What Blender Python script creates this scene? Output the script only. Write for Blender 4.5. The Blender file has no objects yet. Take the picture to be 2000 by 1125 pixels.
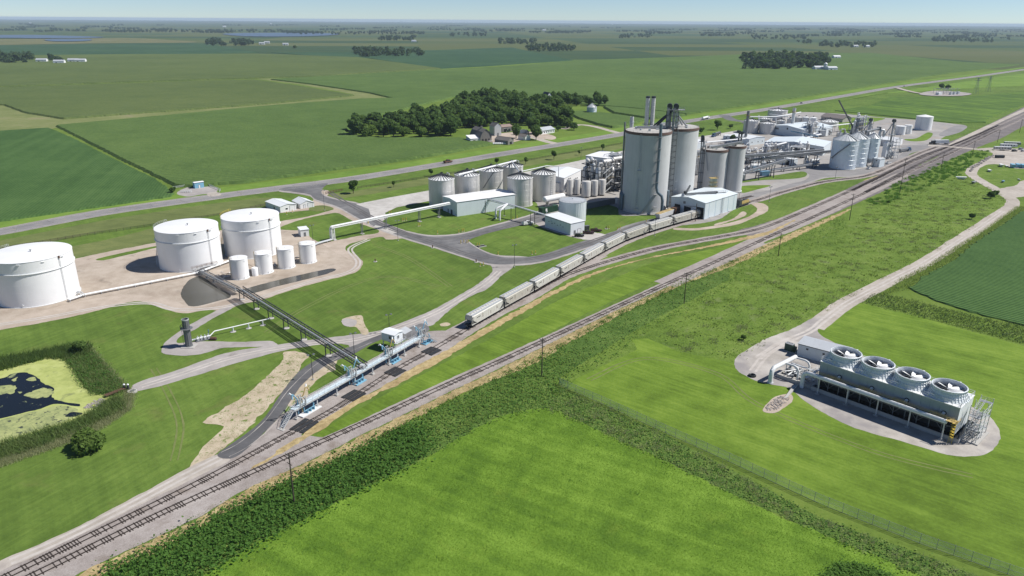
import bpy, math, random
import numpy as np
from mathutils import Vector, Matrix, noise as mnoise
random.seed(7); RNG = np.random.default_rng(11)
D = bpy.data; SC = bpy.context.scene; COL = SC.collection
PI = math.pi; cos, sin, atan2 = math.cos, math.sin, math.atan2; R = math.radians
# ---------------------------------------------------------------- camera, sky, sun, exposure
CAM_H = 100.0; HAZE = 4.5e-5
PITCH, ROLL, FPX = R(19.95), R(0.405), 1440.0      # drone camera about 100 m above the plant
cam = D.cameras.new('camera'); camo = D.objects.new('camera', cam); COL.objects.link(camo)
cam.sensor_width = 36.0; cam.lens = 36.0 * FPX / 2000.0; cam.clip_start = 1.0; cam.clip_end = 120000.0
_f = Vector((0, cos(PITCH), -sin(PITCH))); _u = Vector((0, sin(PITCH), cos(PITCH))); _x = Vector((1, 0, 0))
_rx = _x * cos(ROLL) + _u * sin(ROLL); _ru = _u * cos(ROLL) - _x * sin(ROLL)
camo.matrix_world = Matrix(((_rx.x, _ru.x, -_f.x, 0), (_rx.y, _ru.y, -_f.y, 0), (_rx.z, _ru.z, -_f.z, CAM_H), (0, 0, 0, 1)))
SC.camera = camo
SUN_EL, SUN_AZ = R(50.0), R(86.5)                   # sun on the right, shadows fall to the left
w = D.worlds.new('World'); SC.world = w; w.use_nodes = True
nt = w.node_tree; bg = nt.nodes['Background']; sky = nt.nodes.new('ShaderNodeTexSky')
sky.sky_type = 'NISHITA'; sky.sun_disc = False; sky.sun_elevation = SUN_EL; sky.sun_rotation = SUN_AZ
sky.air_density = 0.62; sky.dust_density = 0.0; sky.ozone_density = 5.5; sky.altitude = 100
w.cycles.sampling_method = 'NONE'; nt.links.new(sky.outputs[0], bg.inputs[0]); bg.inputs[1].default_value = 0.082
sl = D.lights.new('sun', 'SUN'); sl.energy = 5.0; sl.angle = R(0.53); sl.color = (1.0, 0.965, 0.91)
so = D.objects.new('sun', sl); COL.objects.link(so)
_sd = Vector((sin(SUN_AZ) * cos(SUN_EL), cos(SUN_AZ) * cos(SUN_EL), sin(SUN_EL)))
so.rotation_euler = _sd.to_track_quat('Z', 'Y').to_euler()
vs = SC.view_settings; vs.view_transform = 'Standard'; vs.look = 'None'; vs.exposure = 0.27; vs.gamma = 1.0; vs.use_curve_mapping = False
SC.cycles.use_denoising = True; SC.cycles.use_adaptive_sampling = False; SC.cycles.max_bounces = 5; SC.cycles.diffuse_bounces = 2; SC.cycles.glossy_bounces = 2
SC.cycles.transparent_max_bounces = 12; SC.cycles.volume_bounces = 0; SC.cycles.caustics_reflective = False; SC.cycles.caustics_refractive = False
# ---------------------------------------------------------------- picking points on the ground plan
def ray(px, py):
 return (_rx * ((px - 1000) / FPX) - _ru * ((py - 562.5) / FPX) + _f)
def G(px, py, z=0.0):
 d = ray(px, py); t = (z - CAM_H) / d.z
 return Vector((d.x * t, d.y * t, z))
def HT(bx, by, ty, tx=None):
 """height of a vertical thing whose foot is seen at (bx,by) and top at row ty"""
 b = G(bx, by); lo, hi = 0.0, 99.0
 for _ in range(40):
  m = (lo + hi) / 2
  if PX(b.x, b.y, m)[1] > ty: lo = m
  else: hi = m
 return lo
def PX(x, y, z):
 v = Vector((x, y, z - CAM_H)); c = v.dot(_f)
 return 1000 + FPX * v.dot(_rx) / c, 562.5 - FPX * v.dot(_ru) / c
# ---------------------------------------------------------------- material helpers
class NT:
 def __init__(s, name):
  s.m = D.materials.new(name); s.m.use_nodes = True; s.t = s.m.node_tree
  s.b = s.t.nodes['Principled BSDF']; s._pos = None
 def n(s, typ, **k):
  nd = s.t.nodes.new('ShaderNode' + typ)
  for a, v in k.items(): setattr(nd, a, v)
  return nd
 def put(s, sock, v):
  if isinstance(v, bpy.types.NodeSocket): s.t.links.new(v, sock)
  elif v is not None:
   if isinstance(v, (tuple, list)) and len(v) == 3 and sock.type == 'RGBA': v = (*v, 1)
   sock.default_value = v
 def wpos(s):
  if s._pos is None: s._pos = s.n('NewGeometry').outputs['Position']
  return s._pos
 def opos(s): return s.n('TexCoord').outputs['Object']
 def map(s, vec, scale=(1, 1, 1), rot=0.0, loc=(0, 0, 0)):
  a = s.n('Mapping'); s.put(a.inputs['Vector'], vec); a.inputs['Rotation'].default_value = (0, 0, rot); a.inputs['Location'].default_value = loc
  b = s.n('Vector Math'.replace(' ', ''), operation='MULTIPLY'); s.put(b.inputs[0], a.outputs[0]); b.inputs[1].default_value = scale
  return b.outputs[0]
 def noise(s, vec, scale, detail=3.0, rough=0.55, dist=0.0):
  a = s.n('TexNoise'); s.put(a.inputs['Vector'], vec); a.inputs['Scale'].default_value = scale; a.inputs['Detail'].default_value = detail
  a.inputs['Roughness'].default_value = rough; a.inputs['Distortion'].default_value = dist
  return a.outputs['Fac']
 def vor(s, vec, scale, out='Distance', rnd=1.0):
  a = s.n('TexVoronoi'); s.put(a.inputs['Vector'], vec); a.inputs['Scale'].default_value = scale; a.inputs['Randomness'].default_value = rnd
  return a.outputs[out]
 def wave(s, vec, scale, dist=0.0, dscale=1.0, axis='X'):
  a = s.n('TexWave', bands_direction=axis); s.put(a.inputs['Vector'], vec); a.inputs['Scale'].default_value = scale
  a.inputs['Distortion'].default_value = dist; a.inputs['Detail'].default_value = 1.5; a.inputs['Detail Scale'].default_value = dscale
  return a.outputs['Fac']
 def math(s, op, a, b=None, clamp=False):
  m = s.n('Math', operation=op, use_clamp=clamp); s.put(m.inputs[0], a)
  if b is not None: s.put(m.inputs[1], b)
  return m.outputs[0]
 def mr(s, v, a, b, c=0.0, d=1.0):
  m = s.n('MapRange'); s.put(m.inputs[0], v)
  for i, x in zip((1, 2, 3, 4), (a, b, c, d)): m.inputs[i].default_value = x
  return m.outputs[0]
 def mix(s, f, a, b, mode='MIX'):
  m = s.n('Mix', data_type='RGBA', blend_type=mode); s.put(m.inputs[0], f); s.put(m.inputs[6], a); s.put(m.inputs[7], b)
  return m.outputs[2]
 def ramp(s, f, stops):
  r = s.n('ValToRGB'); s.put(r.inputs[0], f); e = r.color_ramp.elements
  while len(e) < len(stops): e.new(0.5)
  for el, (p, c) in zip(e, stops): el.position = p; el.color = (*c, 1)
  return r.outputs[0]
 def bump(s, h, strength=0.5, dist=0.1):
  b = s.n('Bump'); s.put(b.inputs['Height'], h); b.inputs['Strength'].default_value = strength; b.inputs['Distance'].default_value = dist
  s.t.links.new(b.outputs[0], s.b.inputs['Normal'])
 def out(s, col, rough=0.9, metal=0.0, spec=0.3):
  s.put(s.b.inputs['Base Color'], col); s.put(s.b.inputs['Roughness'], rough); s.b.inputs['Metallic'].default_value = metal
  s.b.inputs['Specular IOR Level'].default_value = spec
  return s.m
def gmat(name, stops, sc=(60., 9., 1.3), wt=(.45, .33, .22), stripes=(), bump=(1.2, .5, .25), rough=.95, spec=.1, patches=None, rng=(.36, .64), grain=None):
 """ground: three sizes of mottling run through a ramp, optional wheel/mowing lines (angle, period m, amount, wobble), patches of another colour"""
 s = NT(name); p = s.wpos()
 f = s.math('MULTIPLY', s.noise(p, 1 / sc[0], 3), wt[0])
 f = s.math('ADD', f, s.math('MULTIPLY', s.noise(p, 1 / sc[1], 3), wt[1]))
 fine = s.noise(p, 1 / sc[2], 3, .65)
 f = s.math('ADD', f, s.math('MULTIPLY', fine, wt[2]))
 for ang, per, amt, wob in stripes:
  if wob < .7:      # planted rows
   wv = s.wave(s.map(p, (1, 1, 1), ang), 0.314159 / per, wob, .2)
   f = s.math('ADD', f, s.math('MULTIPLY', s.math('SUBTRACT', wv, .5), amt))
  else:             # mowing and wheel streaks
   wv = s.noise(s.map(p, (1 / per, .045 / per, .1), ang), 1.0, 4, .62)
   f = s.math('ADD', f, s.math('MULTIPLY', s.math('SUBTRACT', wv, .5), amt * 2.0))
 f = s.mr(f, *rng)
 n = len(stops); col = s.ramp(f, [(i / (n - 1), c) for i, c in enumerate(stops)])
 if patches:
  for (c, scale, lo, hi) in patches:
   col = s.mix(s.mr(s.noise(p, 1 / scale, 5, .6, .3), lo, hi), col, c)
 if grain:
  g = s.noise(p, 1 / grain[0], 2, .7); col = s.mix(s.math('MULTIPLY', s.mr(g, .5, .72), grain[2]), col, grain[1])
 if bump: s.bump(s.noise(p, bump[0], 4, .7), bump[1], bump[2])
 return s.out(col, rough, 0, spec)
def pmat(name, col, rough=.5, metal=0.0, dirt=.25, dirtcol=(.16, .13, .1), ribs=None, spec=.4, scale=.6, streak=True, ribaxis='X'):
 """paint, steel, concrete: slight tone variation, rain streaks and dirt, optional ribbed sheet relief"""
 s = NT(name); o = s.opos()
 base = s.mix(s.mr(s.noise(o, .18, 3), .3, .7), tuple(c * .93 for c in col), col)
 base = s.mix(s.math('MULTIPLY', s.mr(s.noise(o, .9, 4, .6), .45, .75), .06), base, tuple(c * .75 for c in col))
 if dirt:
  v = s.map(o, (scale * 2.5, scale * 2.5, scale * .18 if streak else scale))
  base = s.mix(s.math('MULTIPLY', s.mr(s.noise(v, 1.0, 5, .65), .5, .8), dirt), base, dirtcol)
 if ribs:
  wv = s.wave(o, 0.314159 / ribs[0], 0, 1, ribaxis); s.bump(wv, ribs[1], .05)
 return s.out(base, s.mr(s.noise(o, 1.5, 2), 0, 1, rough - .08, rough + .08), metal, spec)
# ---------------------------------------------------------------- mesh helpers
class MB:
 def __init__(s): s.v = []; s.f = []; s.m = []; s.slot = 0
 def face(s, pts):
  i = len(s.v); s.v.extend(tuple(p) for p in pts); s.f.append(tuple(range(i, i + len(pts)))); s.m.append(s.slot); return s
 def _add(s, vs, fs):
  i = len(s.v); s.v.extend(vs); s.f.extend(tuple(a + i for a in f) for f in fs); s.m.extend([s.slot] * len(fs)); return s
 def hexa(s, a, b):      # two quads of four points, bottom and top
  vs = [tuple(p) for p in a] + [tuple(p) for p in b]
  return s._add(vs, [(3, 2, 1, 0), (4, 5, 6, 7), (0, 1, 5, 4), (1, 2, 6, 5), (2, 3, 7, 6), (3, 0, 4, 7)])
 def box(s, cx, cy, z0, sx, sy, sz, rz=0.0, taper=1.0):
  c, n = cos(rz), sin(rz); q = []
  for k, z in ((1.0, z0), (taper, z0 + sz)):
   for x, y in ((-1, -1), (1, -1), (1, 1), (-1, 1)):
    x, y = x * sx / 2 * k, y * sy / 2 * k; q.append((cx + x * c - y * n, cy + x * n + y * c, z))
  return s.hexa(q[:4], q[4:])
 def beam(s, p, q, wd, ht):    # rectangular bar from p to q
  p, q = Vector(p), Vector(q); d = (q - p).normalized(); up = Vector((0, 0, 1)) if abs(d.z) < .98 else Vector((1, 0, 0))
  sx = d.cross(up).normalized() * wd / 2; sy = sx.cross(d).normalized() * ht / 2
  return s.hexa([p - sx - sy, p + sx - sy, p + sx + sy, p - sx + sy], [q - sx - sy, q + sx - sy, q + sx + sy, q - sx + sy])
 def cyl(s, p, q, r0, r1=None, n=10, caps=True):
  r1 = r0 if r1 is None else r1; p, q = Vector(p), Vector(q); d = (q - p).normalized()
  up = Vector((0, 0, 1)) if abs(d.z) < .95 else Vector((1, 0, 0)); a = d.cross(up).normalized(); b = a.cross(d)
  vs = []
  for c, r in ((p, r0), (q, r1)):
   for k in range(n): t = 2 * PI * k / n; vs.append(tuple(c + a * (r * cos(t)) + b * (r * sin(t))))
  fs = [((k + 1) % n, k, n + k, n + (k + 1) % n) for k in range(n)]
  if caps: fs += [tuple(range(n)), tuple(range(2 * n - 1, n - 1, -1))]
  return s._add(vs, fs)
 def tube(s, path, r, n=8, caps=True):
  P = [Vector(p) for p in path]; vs = []; m = len(P); prev = None
  for i, p in enumerate(P):
   d = (P[min(i + 1, m - 1)] - P[max(i - 1, 0)]).normalized()
   if prev is None: up = Vector((0, 0, 1)) if abs(d.z) < .9 else Vector((1, 0, 0)); a = d.cross(up).normalized()
   else: a = (prev - d * prev.dot(d)).normalized()
   prev = a; b = a.cross(d)
   for k in range(n): t = 2 * PI * k / n; vs.append(tuple(p + a * (r * cos(t)) + b * (r * sin(t))))
  fs = [(j * n + (k + 1) % n, j * n + k, j * n + n + k, j * n + n + (k + 1) % n) for j in range(m - 1) for k in range(n)]
  if caps: fs += [tuple(range(n)), tuple(range(m * n - 1, m * n - n - 1, -1))]
  return s._add(vs, fs)
 def lathe(s, prof, n=24, c=(0, 0), cap=False):
  vs = [(c[0] + r * cos(2 * PI * k / n), c[1] + r * sin(2 * PI * k / n), z) for r, z in prof for k in range(n)]
  fs = [(j * n + k, j * n + (k + 1) % n, j * n + n + (k + 1) % n, j * n + n + k) for j in range(len(prof) - 1) for k in range(n)]
  if cap: fs.append(tuple((len(prof) - 1) * n + k for k in range(n)))
  return s._add(vs, fs)
 def prism(s, poly, z0, z1):
  n = len(poly); vs = [(x, y, z0) for x, y in poly] + [(x, y, z1) for x, y in poly]
  return s._add(vs, [tuple(range(n - 1, -1, -1)), tuple(range(n, 2 * n))] + [(k, (k + 1) % n, n + (k + 1) % n, n + k) for k in range(n)])
 def ell(s, c, r, n=10, m=6):
  prof = [(sin(PI * j / m), -cos(PI * j / m)) for j in range(m + 1)]; vs = []
  for a, z in prof:
   for k in range(n): vs.append((c[0] + r[0] * a * cos(2 * PI * k / n), c[1] + r[1] * a * sin(2 * PI * k / n), c[2] + r[2] * z))
  return s._add(vs, [(j * n + k, j * n + (k + 1) % n, j * n + n + (k + 1) % n, j * n + n + k) for j in range(m) for k in range(n)])
 def build(s, name, mats, parent=None, smooth=False, loc=None, rz=None):
  me = D.meshes.new(name); me.from_pydata(s.v, [], s.f)
  mats = mats if isinstance(mats, (list, tuple)) else [mats]
  for m in mats: me.materials.append(m)
  if len(mats) > 1: me.polygons.foreach_set('material_index', s.m)
  if smooth:
   me.polygons.foreach_set('use_smooth', [True] * len(me.polygons))
   me.set_sharp_from_angle(angle=R(38))
  me.update(); return link(name, me, parent, loc, rz)
def link(name, me, parent=None, loc=None, rz=None):
 o = D.objects.new(name, me); COL.objects.link(o)
 if parent is not None: o.parent = parent
 if loc is not None: o.location = loc
 if rz is not None: o.rotation_euler = (0, 0, rz)
 return o
def tag(o, label=None, cat=None, group=None, kind=None):
 if label: o['label'] = label
 if cat: o['category'] = cat
 if group: o['group'] = group
 if kind: o['kind'] = kind
 return o
def thing(name, label, cat, loc, rz=0.0, group=None):
 o = D.objects.new(name, None); COL.objects.link(o); o.location = loc; o.rotation_euler = (0, 0, rz); o.empty_display_size = .5
 return tag(o, label, cat, group)
def dup(root, loc, rz=None, label=None, group=None, scale=None):
 def cp(o, par):
  c = o.copy(); COL.objects.link(c)
  if par is not None: c.parent = par
  for ch in list(o.children): cp(ch, c)
  return c
 r = cp(root, None); r.location = loc
 if rz is not None: r.rotation_euler = (0, 0, rz)
 if label: r['label'] = label
 if group: r['group'] = group
 if scale: r.scale = (scale,) * 3 if not isinstance(scale, tuple) else scale
 return r
def rawmesh(name, V, F, mats, parent=None, midx=None, smooth=False):
 """numpy verts (n,3) and equal-size faces (m,k) to an object"""
 me = D.meshes.new(name); k = F.shape[1]; me.vertices.add(len(V)); me.vertices.foreach_set('co', np.asarray(V, np.float32).ravel())
 me.loops.add(F.size); me.loops.foreach_set('vertex_index', F.astype(np.int32).ravel()); me.polygons.add(len(F))
 me.polygons.foreach_set('loop_start', np.arange(0, F.size, k, dtype=np.int32))
 mats = mats if isinstance(mats, (list, tuple)) else [mats]
 for m in mats: me.materials.append(m)
 if midx is not None: me.polygons.foreach_set('material_index', np.asarray(midx, np.int32))
 if smooth: me.polygons.foreach_set('use_smooth', np.ones(len(F), bool))
 me.update(calc_edges=True); return link(name, me, parent)
def world_poly(pts, z=0.0): return [G(x, y, z) for x, y in pts]
def rough_poly(P, step=1.2, amp=.3, seed=0.0):
 """closed outline with fine irregular edges"""
 out = []; n = len(P)
 for i in range(n):
  a, b = P[i], P[(i + 1) % n]; L = (b - a).length; st = max(step, L / 90); k = max(1, int(L / st)); nv = Vector((-(b - a).y, (b - a).x, 0)).normalized()
  for j in range(k):
   p = a + (b - a) * (j / k)
   d = mnoise.noise(Vector((p.x * .35, p.y * .35, seed))) + .6 * mnoise.noise(Vector((p.x * 1.1, p.y * 1.1, seed + 5)))
   out.append(p + nv * (amp * d))
 return out
def smooth_line(pts, n=6, closed=False):
 """Catmull-Rom through points"""
 P = [Vector(p) for p in pts]; out = []; m = len(P)
 for i in range(m if closed else m - 1):
  g = (lambda k: P[k % m]) if closed else (lambda k: P[min(max(k, 0), m - 1)])
  a, b, c, d = g(i - 1), g(i), g(i + 1), g(i + 2)
  for j in range(n):
   t = j / n
   out.append(.5 * ((2 * b) + (c - a) * t + (2 * a - 5 * b + 4 * c - d) * t * t + (3 * b - a - 3 * c + d) * t ** 3))
 if not closed: out.append(P[-1])
 return out
def sheet(name, pts, z, mat, amp=.3, step=1.2, smooth=True, px=True, kind='structure'):
 P = world_poly(pts) if px else [Vector((*p[:2], 0)) for p in pts]
 if smooth: P = smooth_line(P, 5, True)
 P = rough_poly(P, step, amp, z * 77) if amp else P
 import mathutils
 tris = mathutils.geometry.tessellate_polygon([[Vector((p.x, p.y, 0)) for p in P]])
 me = D.meshes.new(name); fs = []
 for t in tris:
  a, b, c = (P[i] for i in t)
  if (b.x - a.x) * (c.y - a.y) - (b.y - a.y) * (c.x - a.x) < 0: t = t[::-1]
  fs.append(tuple(t))
 me.from_pydata([(p.x, p.y, z) for p in P], [], fs)
 me.materials.append(mat); me.update(); o = link(name, me)
 return tag(o, kind=kind)
def ribbon(name, line, wl, wr, z, mat, amp=.25, kind='structure', prof=None, sub=6, seed=0.0, parent=None):
 """strip along a ground line; wl/wr widths to left and right (number or one per point); prof gives (offset -1..1, dz) rows"""
 L = smooth_line(line, sub); m = len(L); prof = prof or [(-1, 0), (1, 0)]; vs = []
 gl = lambda w, i: w if not isinstance(w, (list, tuple)) else w[min(int(i / sub), len(w) - 1)] * (1 - (i % sub) / sub) + w[min(int(i / sub) + 1, len(w) - 1)] * ((i % sub) / sub)
 for i, p in enumerate(L):
  d = (L[min(i + 1, m - 1)] - L[max(i - 1, 0)]); nv = Vector((-d.y, d.x, 0)).normalized()
  for o, dz in prof:
   wd = gl(wl, i) if o < 0 else gl(wr, i)
   j = amp * (mnoise.noise(Vector((p.x * .4, p.y * .4, seed + o))) + .5 * mnoise.noise(Vector((p.x * 1.3, p.y * 1.3, seed + o)))) if abs(o) == 1 else 0
   q = p - nv * (o * (wd + j)); vs.append((q.x, q.y, z + dz))
 k = len(prof); fs = [(i * k + j, i * k + j + 1, i * k + k + j + 1, i * k + k + j) for i in range(m - 1) for j in range(k - 1)]
 me = D.meshes.new(name); me.from_pydata(vs, [], fs); me.materials.append(mat); me.update()
 o = link(name, me, parent)
 return tag(o, kind=kind) if kind else o
def resample(line, step):
 out = []; acc = 0.0; P = [Vector(p) for p in line]
 for a, b in zip(P, P[1:]):
  L = (b - a).length; d = (b - a) / max(L, 1e-6); t = acc
  while t < L: out.append((a + d * t, d)); t += step
  acc = t - L
 return out
# ================================================================ SETTING: ground, fields, roads, water
g_lawn = gmat('lawn_grass', [(.066, .112, .020), (.104, .166, .030), (.145, .215, .042)], (55, 8, 1.0), (.42, .34, .24),
     stripes=[(R(28), 1.2, .17, 1.2), (R(-35), 2.2, .12, 1.5)], grain=(1 / .5, (.05, .085, .014), .5), bump=(1.6, .5, .15), patches=[((.135, .145, .045), 14, .58, .8)])
g_bright = gmat('bright_lawn_grass', [(.078, .130, .016), (.120, .195, .024), (.175, .255, .038)], (40, 7, .9), (.45, .33, .22),
    stripes=[(R(-52), 1.3, .18, 1.2), (R(-47), 7.0, .12, 1.2)], bump=(1.6, .5, .15))
g_verge = gmat('roadside_grass', [(.095, .165, .026), (.135, .220, .036), (.18, .265, .05)], (40, 6, 1.0), bump=(1.2, .6, .2))
g_dry = gmat('dry_lawn_grass', [(.098, .122, .040), (.130, .158, .052), (.175, .195, .07)], (50, 8, 1.0), stripes=[(R(-75), 2.4, .14, 1)], bump=(1.4, .5, .15))
g_hay = gmat('hayfield_grass', [(.074, .142, .016), (.112, .200, .022), (.160, .265, .034)], (26, 5, .7), (.40, .34, .26),
    stripes=[(R(-60), 4.0, .30, 2.5), (R(20), 9.0, .2, 2)], bump=(1.3, .8, .35), patches=[((.16, .235, .03), 9, .6, .85)])
g_meadow = gmat('meadow_grass', [(.075, .128, .020), (.118, .185, .030), (.18, .245, .055)], (30, 5, .9), (.36, .36, .28), bump=(.9, .9, .5),
    patches=[((.175, .205, .085), 7, .58, .8)])
g_weed = gmat('weed_ground', [(.050, .095, .018), (.080, .140, .028), (.13, .195, .045)], (14, 3, .8), bump=(.9, .9, .4))
g_corn = gmat('corn_crop', [(.058, .100, .026), (.080, .132, .034), (.108, .164, .044)], (240, 30, 2.6), (.32, .22, .46),
     stripes=[(R(63), 6.0, .10, .6)], bump=(.5, .6, .8), patches=[((.10, .15, .03), 26, .66, .9)])
g_corn2 = gmat('corn_crop_olive', [(.066, .096, .030), (.090, .124, .038), (.118, .150, .048)], (260, 30, 2.6), (.32, .22, .46), stripes=[(R(63), 6.0, .10, .6)], bump=(.5, .6, .8))
g_soy = gmat('soybean_crop', [(.040, .084, .022), (.055, .110, .030), (.078, .138, .040)], (80, 12, 1.6), (.3, .22, .48),
    stripes=[(R(-16), 1.8, .14, .5), (R(-16), 9, .2, 2)], bump=(.8, .6, .12))
g_soyb = gmat('soybean_crop_blue', [(.030, .066, .032), (.040, .084, .038), (.054, .102, .046)], (200, 30, 3), bump=(.5, .5, .4))
g_soyn = gmat('soybean_rows', [(.020, .052, .014), (.044, .096, .024), (.085, .155, .044)], (60, 6, 1.2), (.25, .25, .5), stripes=[(R(-46), 2.0, .5, .5)], bump=(1.1, .6, .12), rng=(.3, .7))
g_asph = gmat('old_asphalt', [(.17, .165, .165), (.225, .215, .212), (.27, .26, .255)], (30, 5, .6), bump=(6, .25, .03), spec=.25, rough=.88)
g_asphd = gmat('dark_asphalt', [(.095, .094, .097), (.14, .138, .14), (.20, .195, .193)], (18, 4, .5), bump=(6, .25, .03), spec=.25, rough=.85,
      stripes=[(R(60), 3.0, .12, 2)])
g_asphn = gmat('new_asphalt', [(.078, .077, .08), (.105, .104, .107), (.145, .142, .142)], (16, 3, .4), bump=(6, .25, .03), spec=.25, rough=.85)
g_gravel = gmat('grey_gravel', [(.26, .235, .222), (.335, .31, .295), (.41, .38, .36)], (18, 3, .35), bump=(5, .5, .06), patches=[((.18, .155, .14), 5, .62, .85)])
g_gravr = gmat('tan_gravel_road', [(.31, .275, .235), (.40, .36, .315), (.48, .44, .395)], (16, 2.5, .35), bump=(5, .4, .05), patches=[((.30, .265, .24), 4, .55, .8)])
g_dirt = gmat('tan_dirt', [(.31, .25, .20), (.40, .335, .275), (.49, .42, .355)], (24, 5, .5), bump=(3, .5, .08), patches=[((.20, .165, .13), 9, .62, .82)])
g_sand = gmat('sandy_soil', [(.33, .27, .19), (.43, .36, .26), (.52, .45, .34)], (9, 2, .35), bump=(3, .5, .08), patches=[((.13, .18, .045), 1.7, .58, .66)])
g_straw = gmat('dry_straw', [(.22, .16, .075), (.37, .285, .145), (.52, .42, .23)], (9, 1.5, .3), (.3, .4, .3), bump=(4, .8, .12), patches=[((.10, .15, .035), 2.4, .62, .74)])
g_ball = gmat('ballast_stone', [(.225, .195, .178), (.31, .275, .255), (.395, .36, .338)], (16, 2.2, .3), (.3, .3, .4), bump=(7, .8, .08), patches=[((.15, .115, .085), 6, .56, .8)])
g_balld = gmat('oily_ballast', [(.11, .10, .098), (.165, .148, .143), (.25, .225, .22)], (16, 2.2, .3), (.3, .3, .4), bump=(7, .8, .08))
g_conc = gmat('concrete_slab', [(.36, .34, .315), (.44, .42, .39), (.52, .50, .47)], (12, 3, .4), bump=(5, .2, .02), spec=.25, rough=.85)
g_shoulder = gmat('road_shoulder', [(.22, .20, .19), (.29, .265, .25), (.35, .325, .305)], (10, 2, .35), bump=(5, .4, .04))
def plain():
 """farmland to the horizon: sections of crops laid out on the survey grid"""
 s = NT('farmland'); p = s.wpos(); a = R(-7)
 col = None
 for (sx, sy, lx) in ((1 / 780., 1 / 390., 0),):
  v = s.map(p, (sx, sy, 0), a, (0, 0, 0))
  fl = s.n('VectorMath', operation='FLOOR'); s.put(fl.inputs[0], v)
  wn = s.n('TexWhiteNoise', noise_dimensions='2D'); s.put(wn.inputs['Vector'], fl.outputs[0])
  col = s.ramp(wn.outputs['Value'], [(0, (.034, .068, .030)), (.22, (.074, .098, .034)), (.42, (.092, .108, .038)), (.6, (.070, .102, .032)),
             (.78, (.045, .082, .036)), (.9, (.105, .118, .046)), (1, (.13, .128, .062))])
  for r in s.t.nodes:
   if r.type == 'VALTORGB': r.color_ramp.interpolation = 'CONSTANT'
 mot = s.noise(s.map(p, (1, 2.5, 1)), 1 / 320., 5, .6)
 col = s.mix(s.mr(mot, .3, .7, 0, .45), col, (.082, .112, .036))
 # near the plant this sheet is just mown grass
 d = s.n('VectorMath', operation='LENGTH'); s.put(d.inputs[0], p)
 grass = s.ramp(s.mr(s.math('ADD', s.math('MULTIPLY', s.noise(p, 1 / 30., 3), .6), s.math('MULTIPLY', s.noise(p, .8, 3), .4)), .35, .65), [(0, (.085, .135, .022)), (.5, (.115, .175, .030)), (1, (.15, .205, .042))])
 col = s.mix(s.mr(d.outputs['Value'], 2050, 2150), grass, col)
 s.bump(s.noise(p, .6, 4, .7), .5, .3)
 return s.out(col, .95, 0, .1)
def ground_sheet():
 c = sorted({t * k for k in (1, -1) for t in (0, 150, 400, 900, 1800, 4000, 9000, 20000, 33000)})
 V = [(x, y, 0.0) for y in c for x in c]; n = len(c)
 F = [(j * n + i, j * n + i + 1, j * n + n + i + 1, j * n + n + i) for j in range(n - 1) for i in range(n - 1)]
 me = D.meshes.new('ground'); me.from_pydata(V, [], F); me.materials.append(plain()); me.update()
 tag(link('ground', me), kind='structure')
ground_sheet()
# ---- lawns and meadow round the plant
HWY = [(-420, 515), (-120, 470), (0, 453), (200, 415.5), (400, 387), (560, 366), (700, 347.5), (880, 318), (1000, 297.5), (1200, 264.5), (1340, 237.5), (1500, 213), (1636, 189.5), (1760, 168.5), (1910, 149), (2000, 136), (2140, 117)]
hw = [G(x, y) for x, y in HWY]
sheet('lawn', [(-300, 520), (0, 455), (200, 417), (400, 388), (560, 367), (700, 348.5), (880, 319), (1000, 298.5), (1200, 265.5), (1340, 238.5), (1500, 214), (1636, 190.5), (1760, 169.5), (2080, 127), (2250, 190), (2000, 240), (1700, 360),
    (1500, 470), (1200, 610), (900, 748), (640, 870), (300, 1020), (0, 1150), (-500, 1300), (-900, 900)], .010, g_lawn, amp=0, smooth=False)
sheet('dry_lawn', [(-250, 560), (0, 496), (200, 452), (430, 418), (530, 398), (525, 386), (400, 400), (200, 431), (0, 470), (-250, 515)], .020, g_dry, .5)
sheet('dry_lawn', [(-200, 600), (0, 520), (135, 505), (310, 470), (330, 440), (200, 470), (0, 507), (-200, 560)], .022, g_dry, .5)
sheet('dry_lawn', [(640, 388), (700, 383), (836, 360), (1000, 330), (1215, 290), (1215, 281), (1000, 318), (840, 346), (700, 372), (636, 380)], .020, g_dry, .5)
sheet('meadow', [(700, 905), (900, 800), (1100, 694), (1225, 630), (1425, 524), (1620, 432), (1700, 385), (1830, 318), (1915, 286), (2060, 240), (2300, 255), (2200, 420), (1980, 408), (1880, 478), (1700, 578), (1560, 655), (1500, 760), (1000, 1000)], .016, g_meadow, .3)
sheet('cooling_lawn', [(1098, 752), (1150, 728), (1246, 682), (1232, 664), (1266, 661), (1326, 687), (1427, 708), (1520, 680), (1600, 634), (1650, 604), (1690, 590), (2000, 676), (2160, 720), (2350, 1200), (2100, 1170), (1974, 1123), (1603, 986), (1422, 900), (1250, 820)], .030, g_bright, .4, smooth=False)
sheet('grass_wedge', [(620, 846), (800, 745), (960, 660), (1100, 582), (1200, 543), (1290, 508), (1400, 484), (1468, 464), (1440, 478), (1350, 520), (1200, 586), (1000, 686), (820, 775), (690, 838)], .024, g_bright, .4)
sheet('hayfield', [(380, 1140), (416, 1112), (506, 1058), (605, 1008), (740, 940), (830, 896), (965, 819), (1065, 798), (1126, 820), (1201, 855), (1352, 926), (1502, 1001), (1603, 1041), (1753, 1106), (1900, 1180), (1700, 1330), (300, 1330)], .034, g_hay, .5)
sheet('rough_grass', [(180, 1140), (210, 1112), (320, 1068), (380, 1030), (474, 982), (552, 942), (660, 896), (800, 826), (1000, 723), (1200, 610), (1320, 548), (1425, 516), (1425, 545), (1250, 640), (1080, 745), (1100, 760), (1300, 850), (1600, 1010), (1900, 1120), (1960, 1160), (1880, 1175), (1753, 1108), (1603, 1043), (1352, 928), (1126, 822), (1065, 800), (965, 821), (740, 942), (605, 1010), (416, 1114), (380, 1150)], .026, g_weed, .4, smooth=False)
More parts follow.
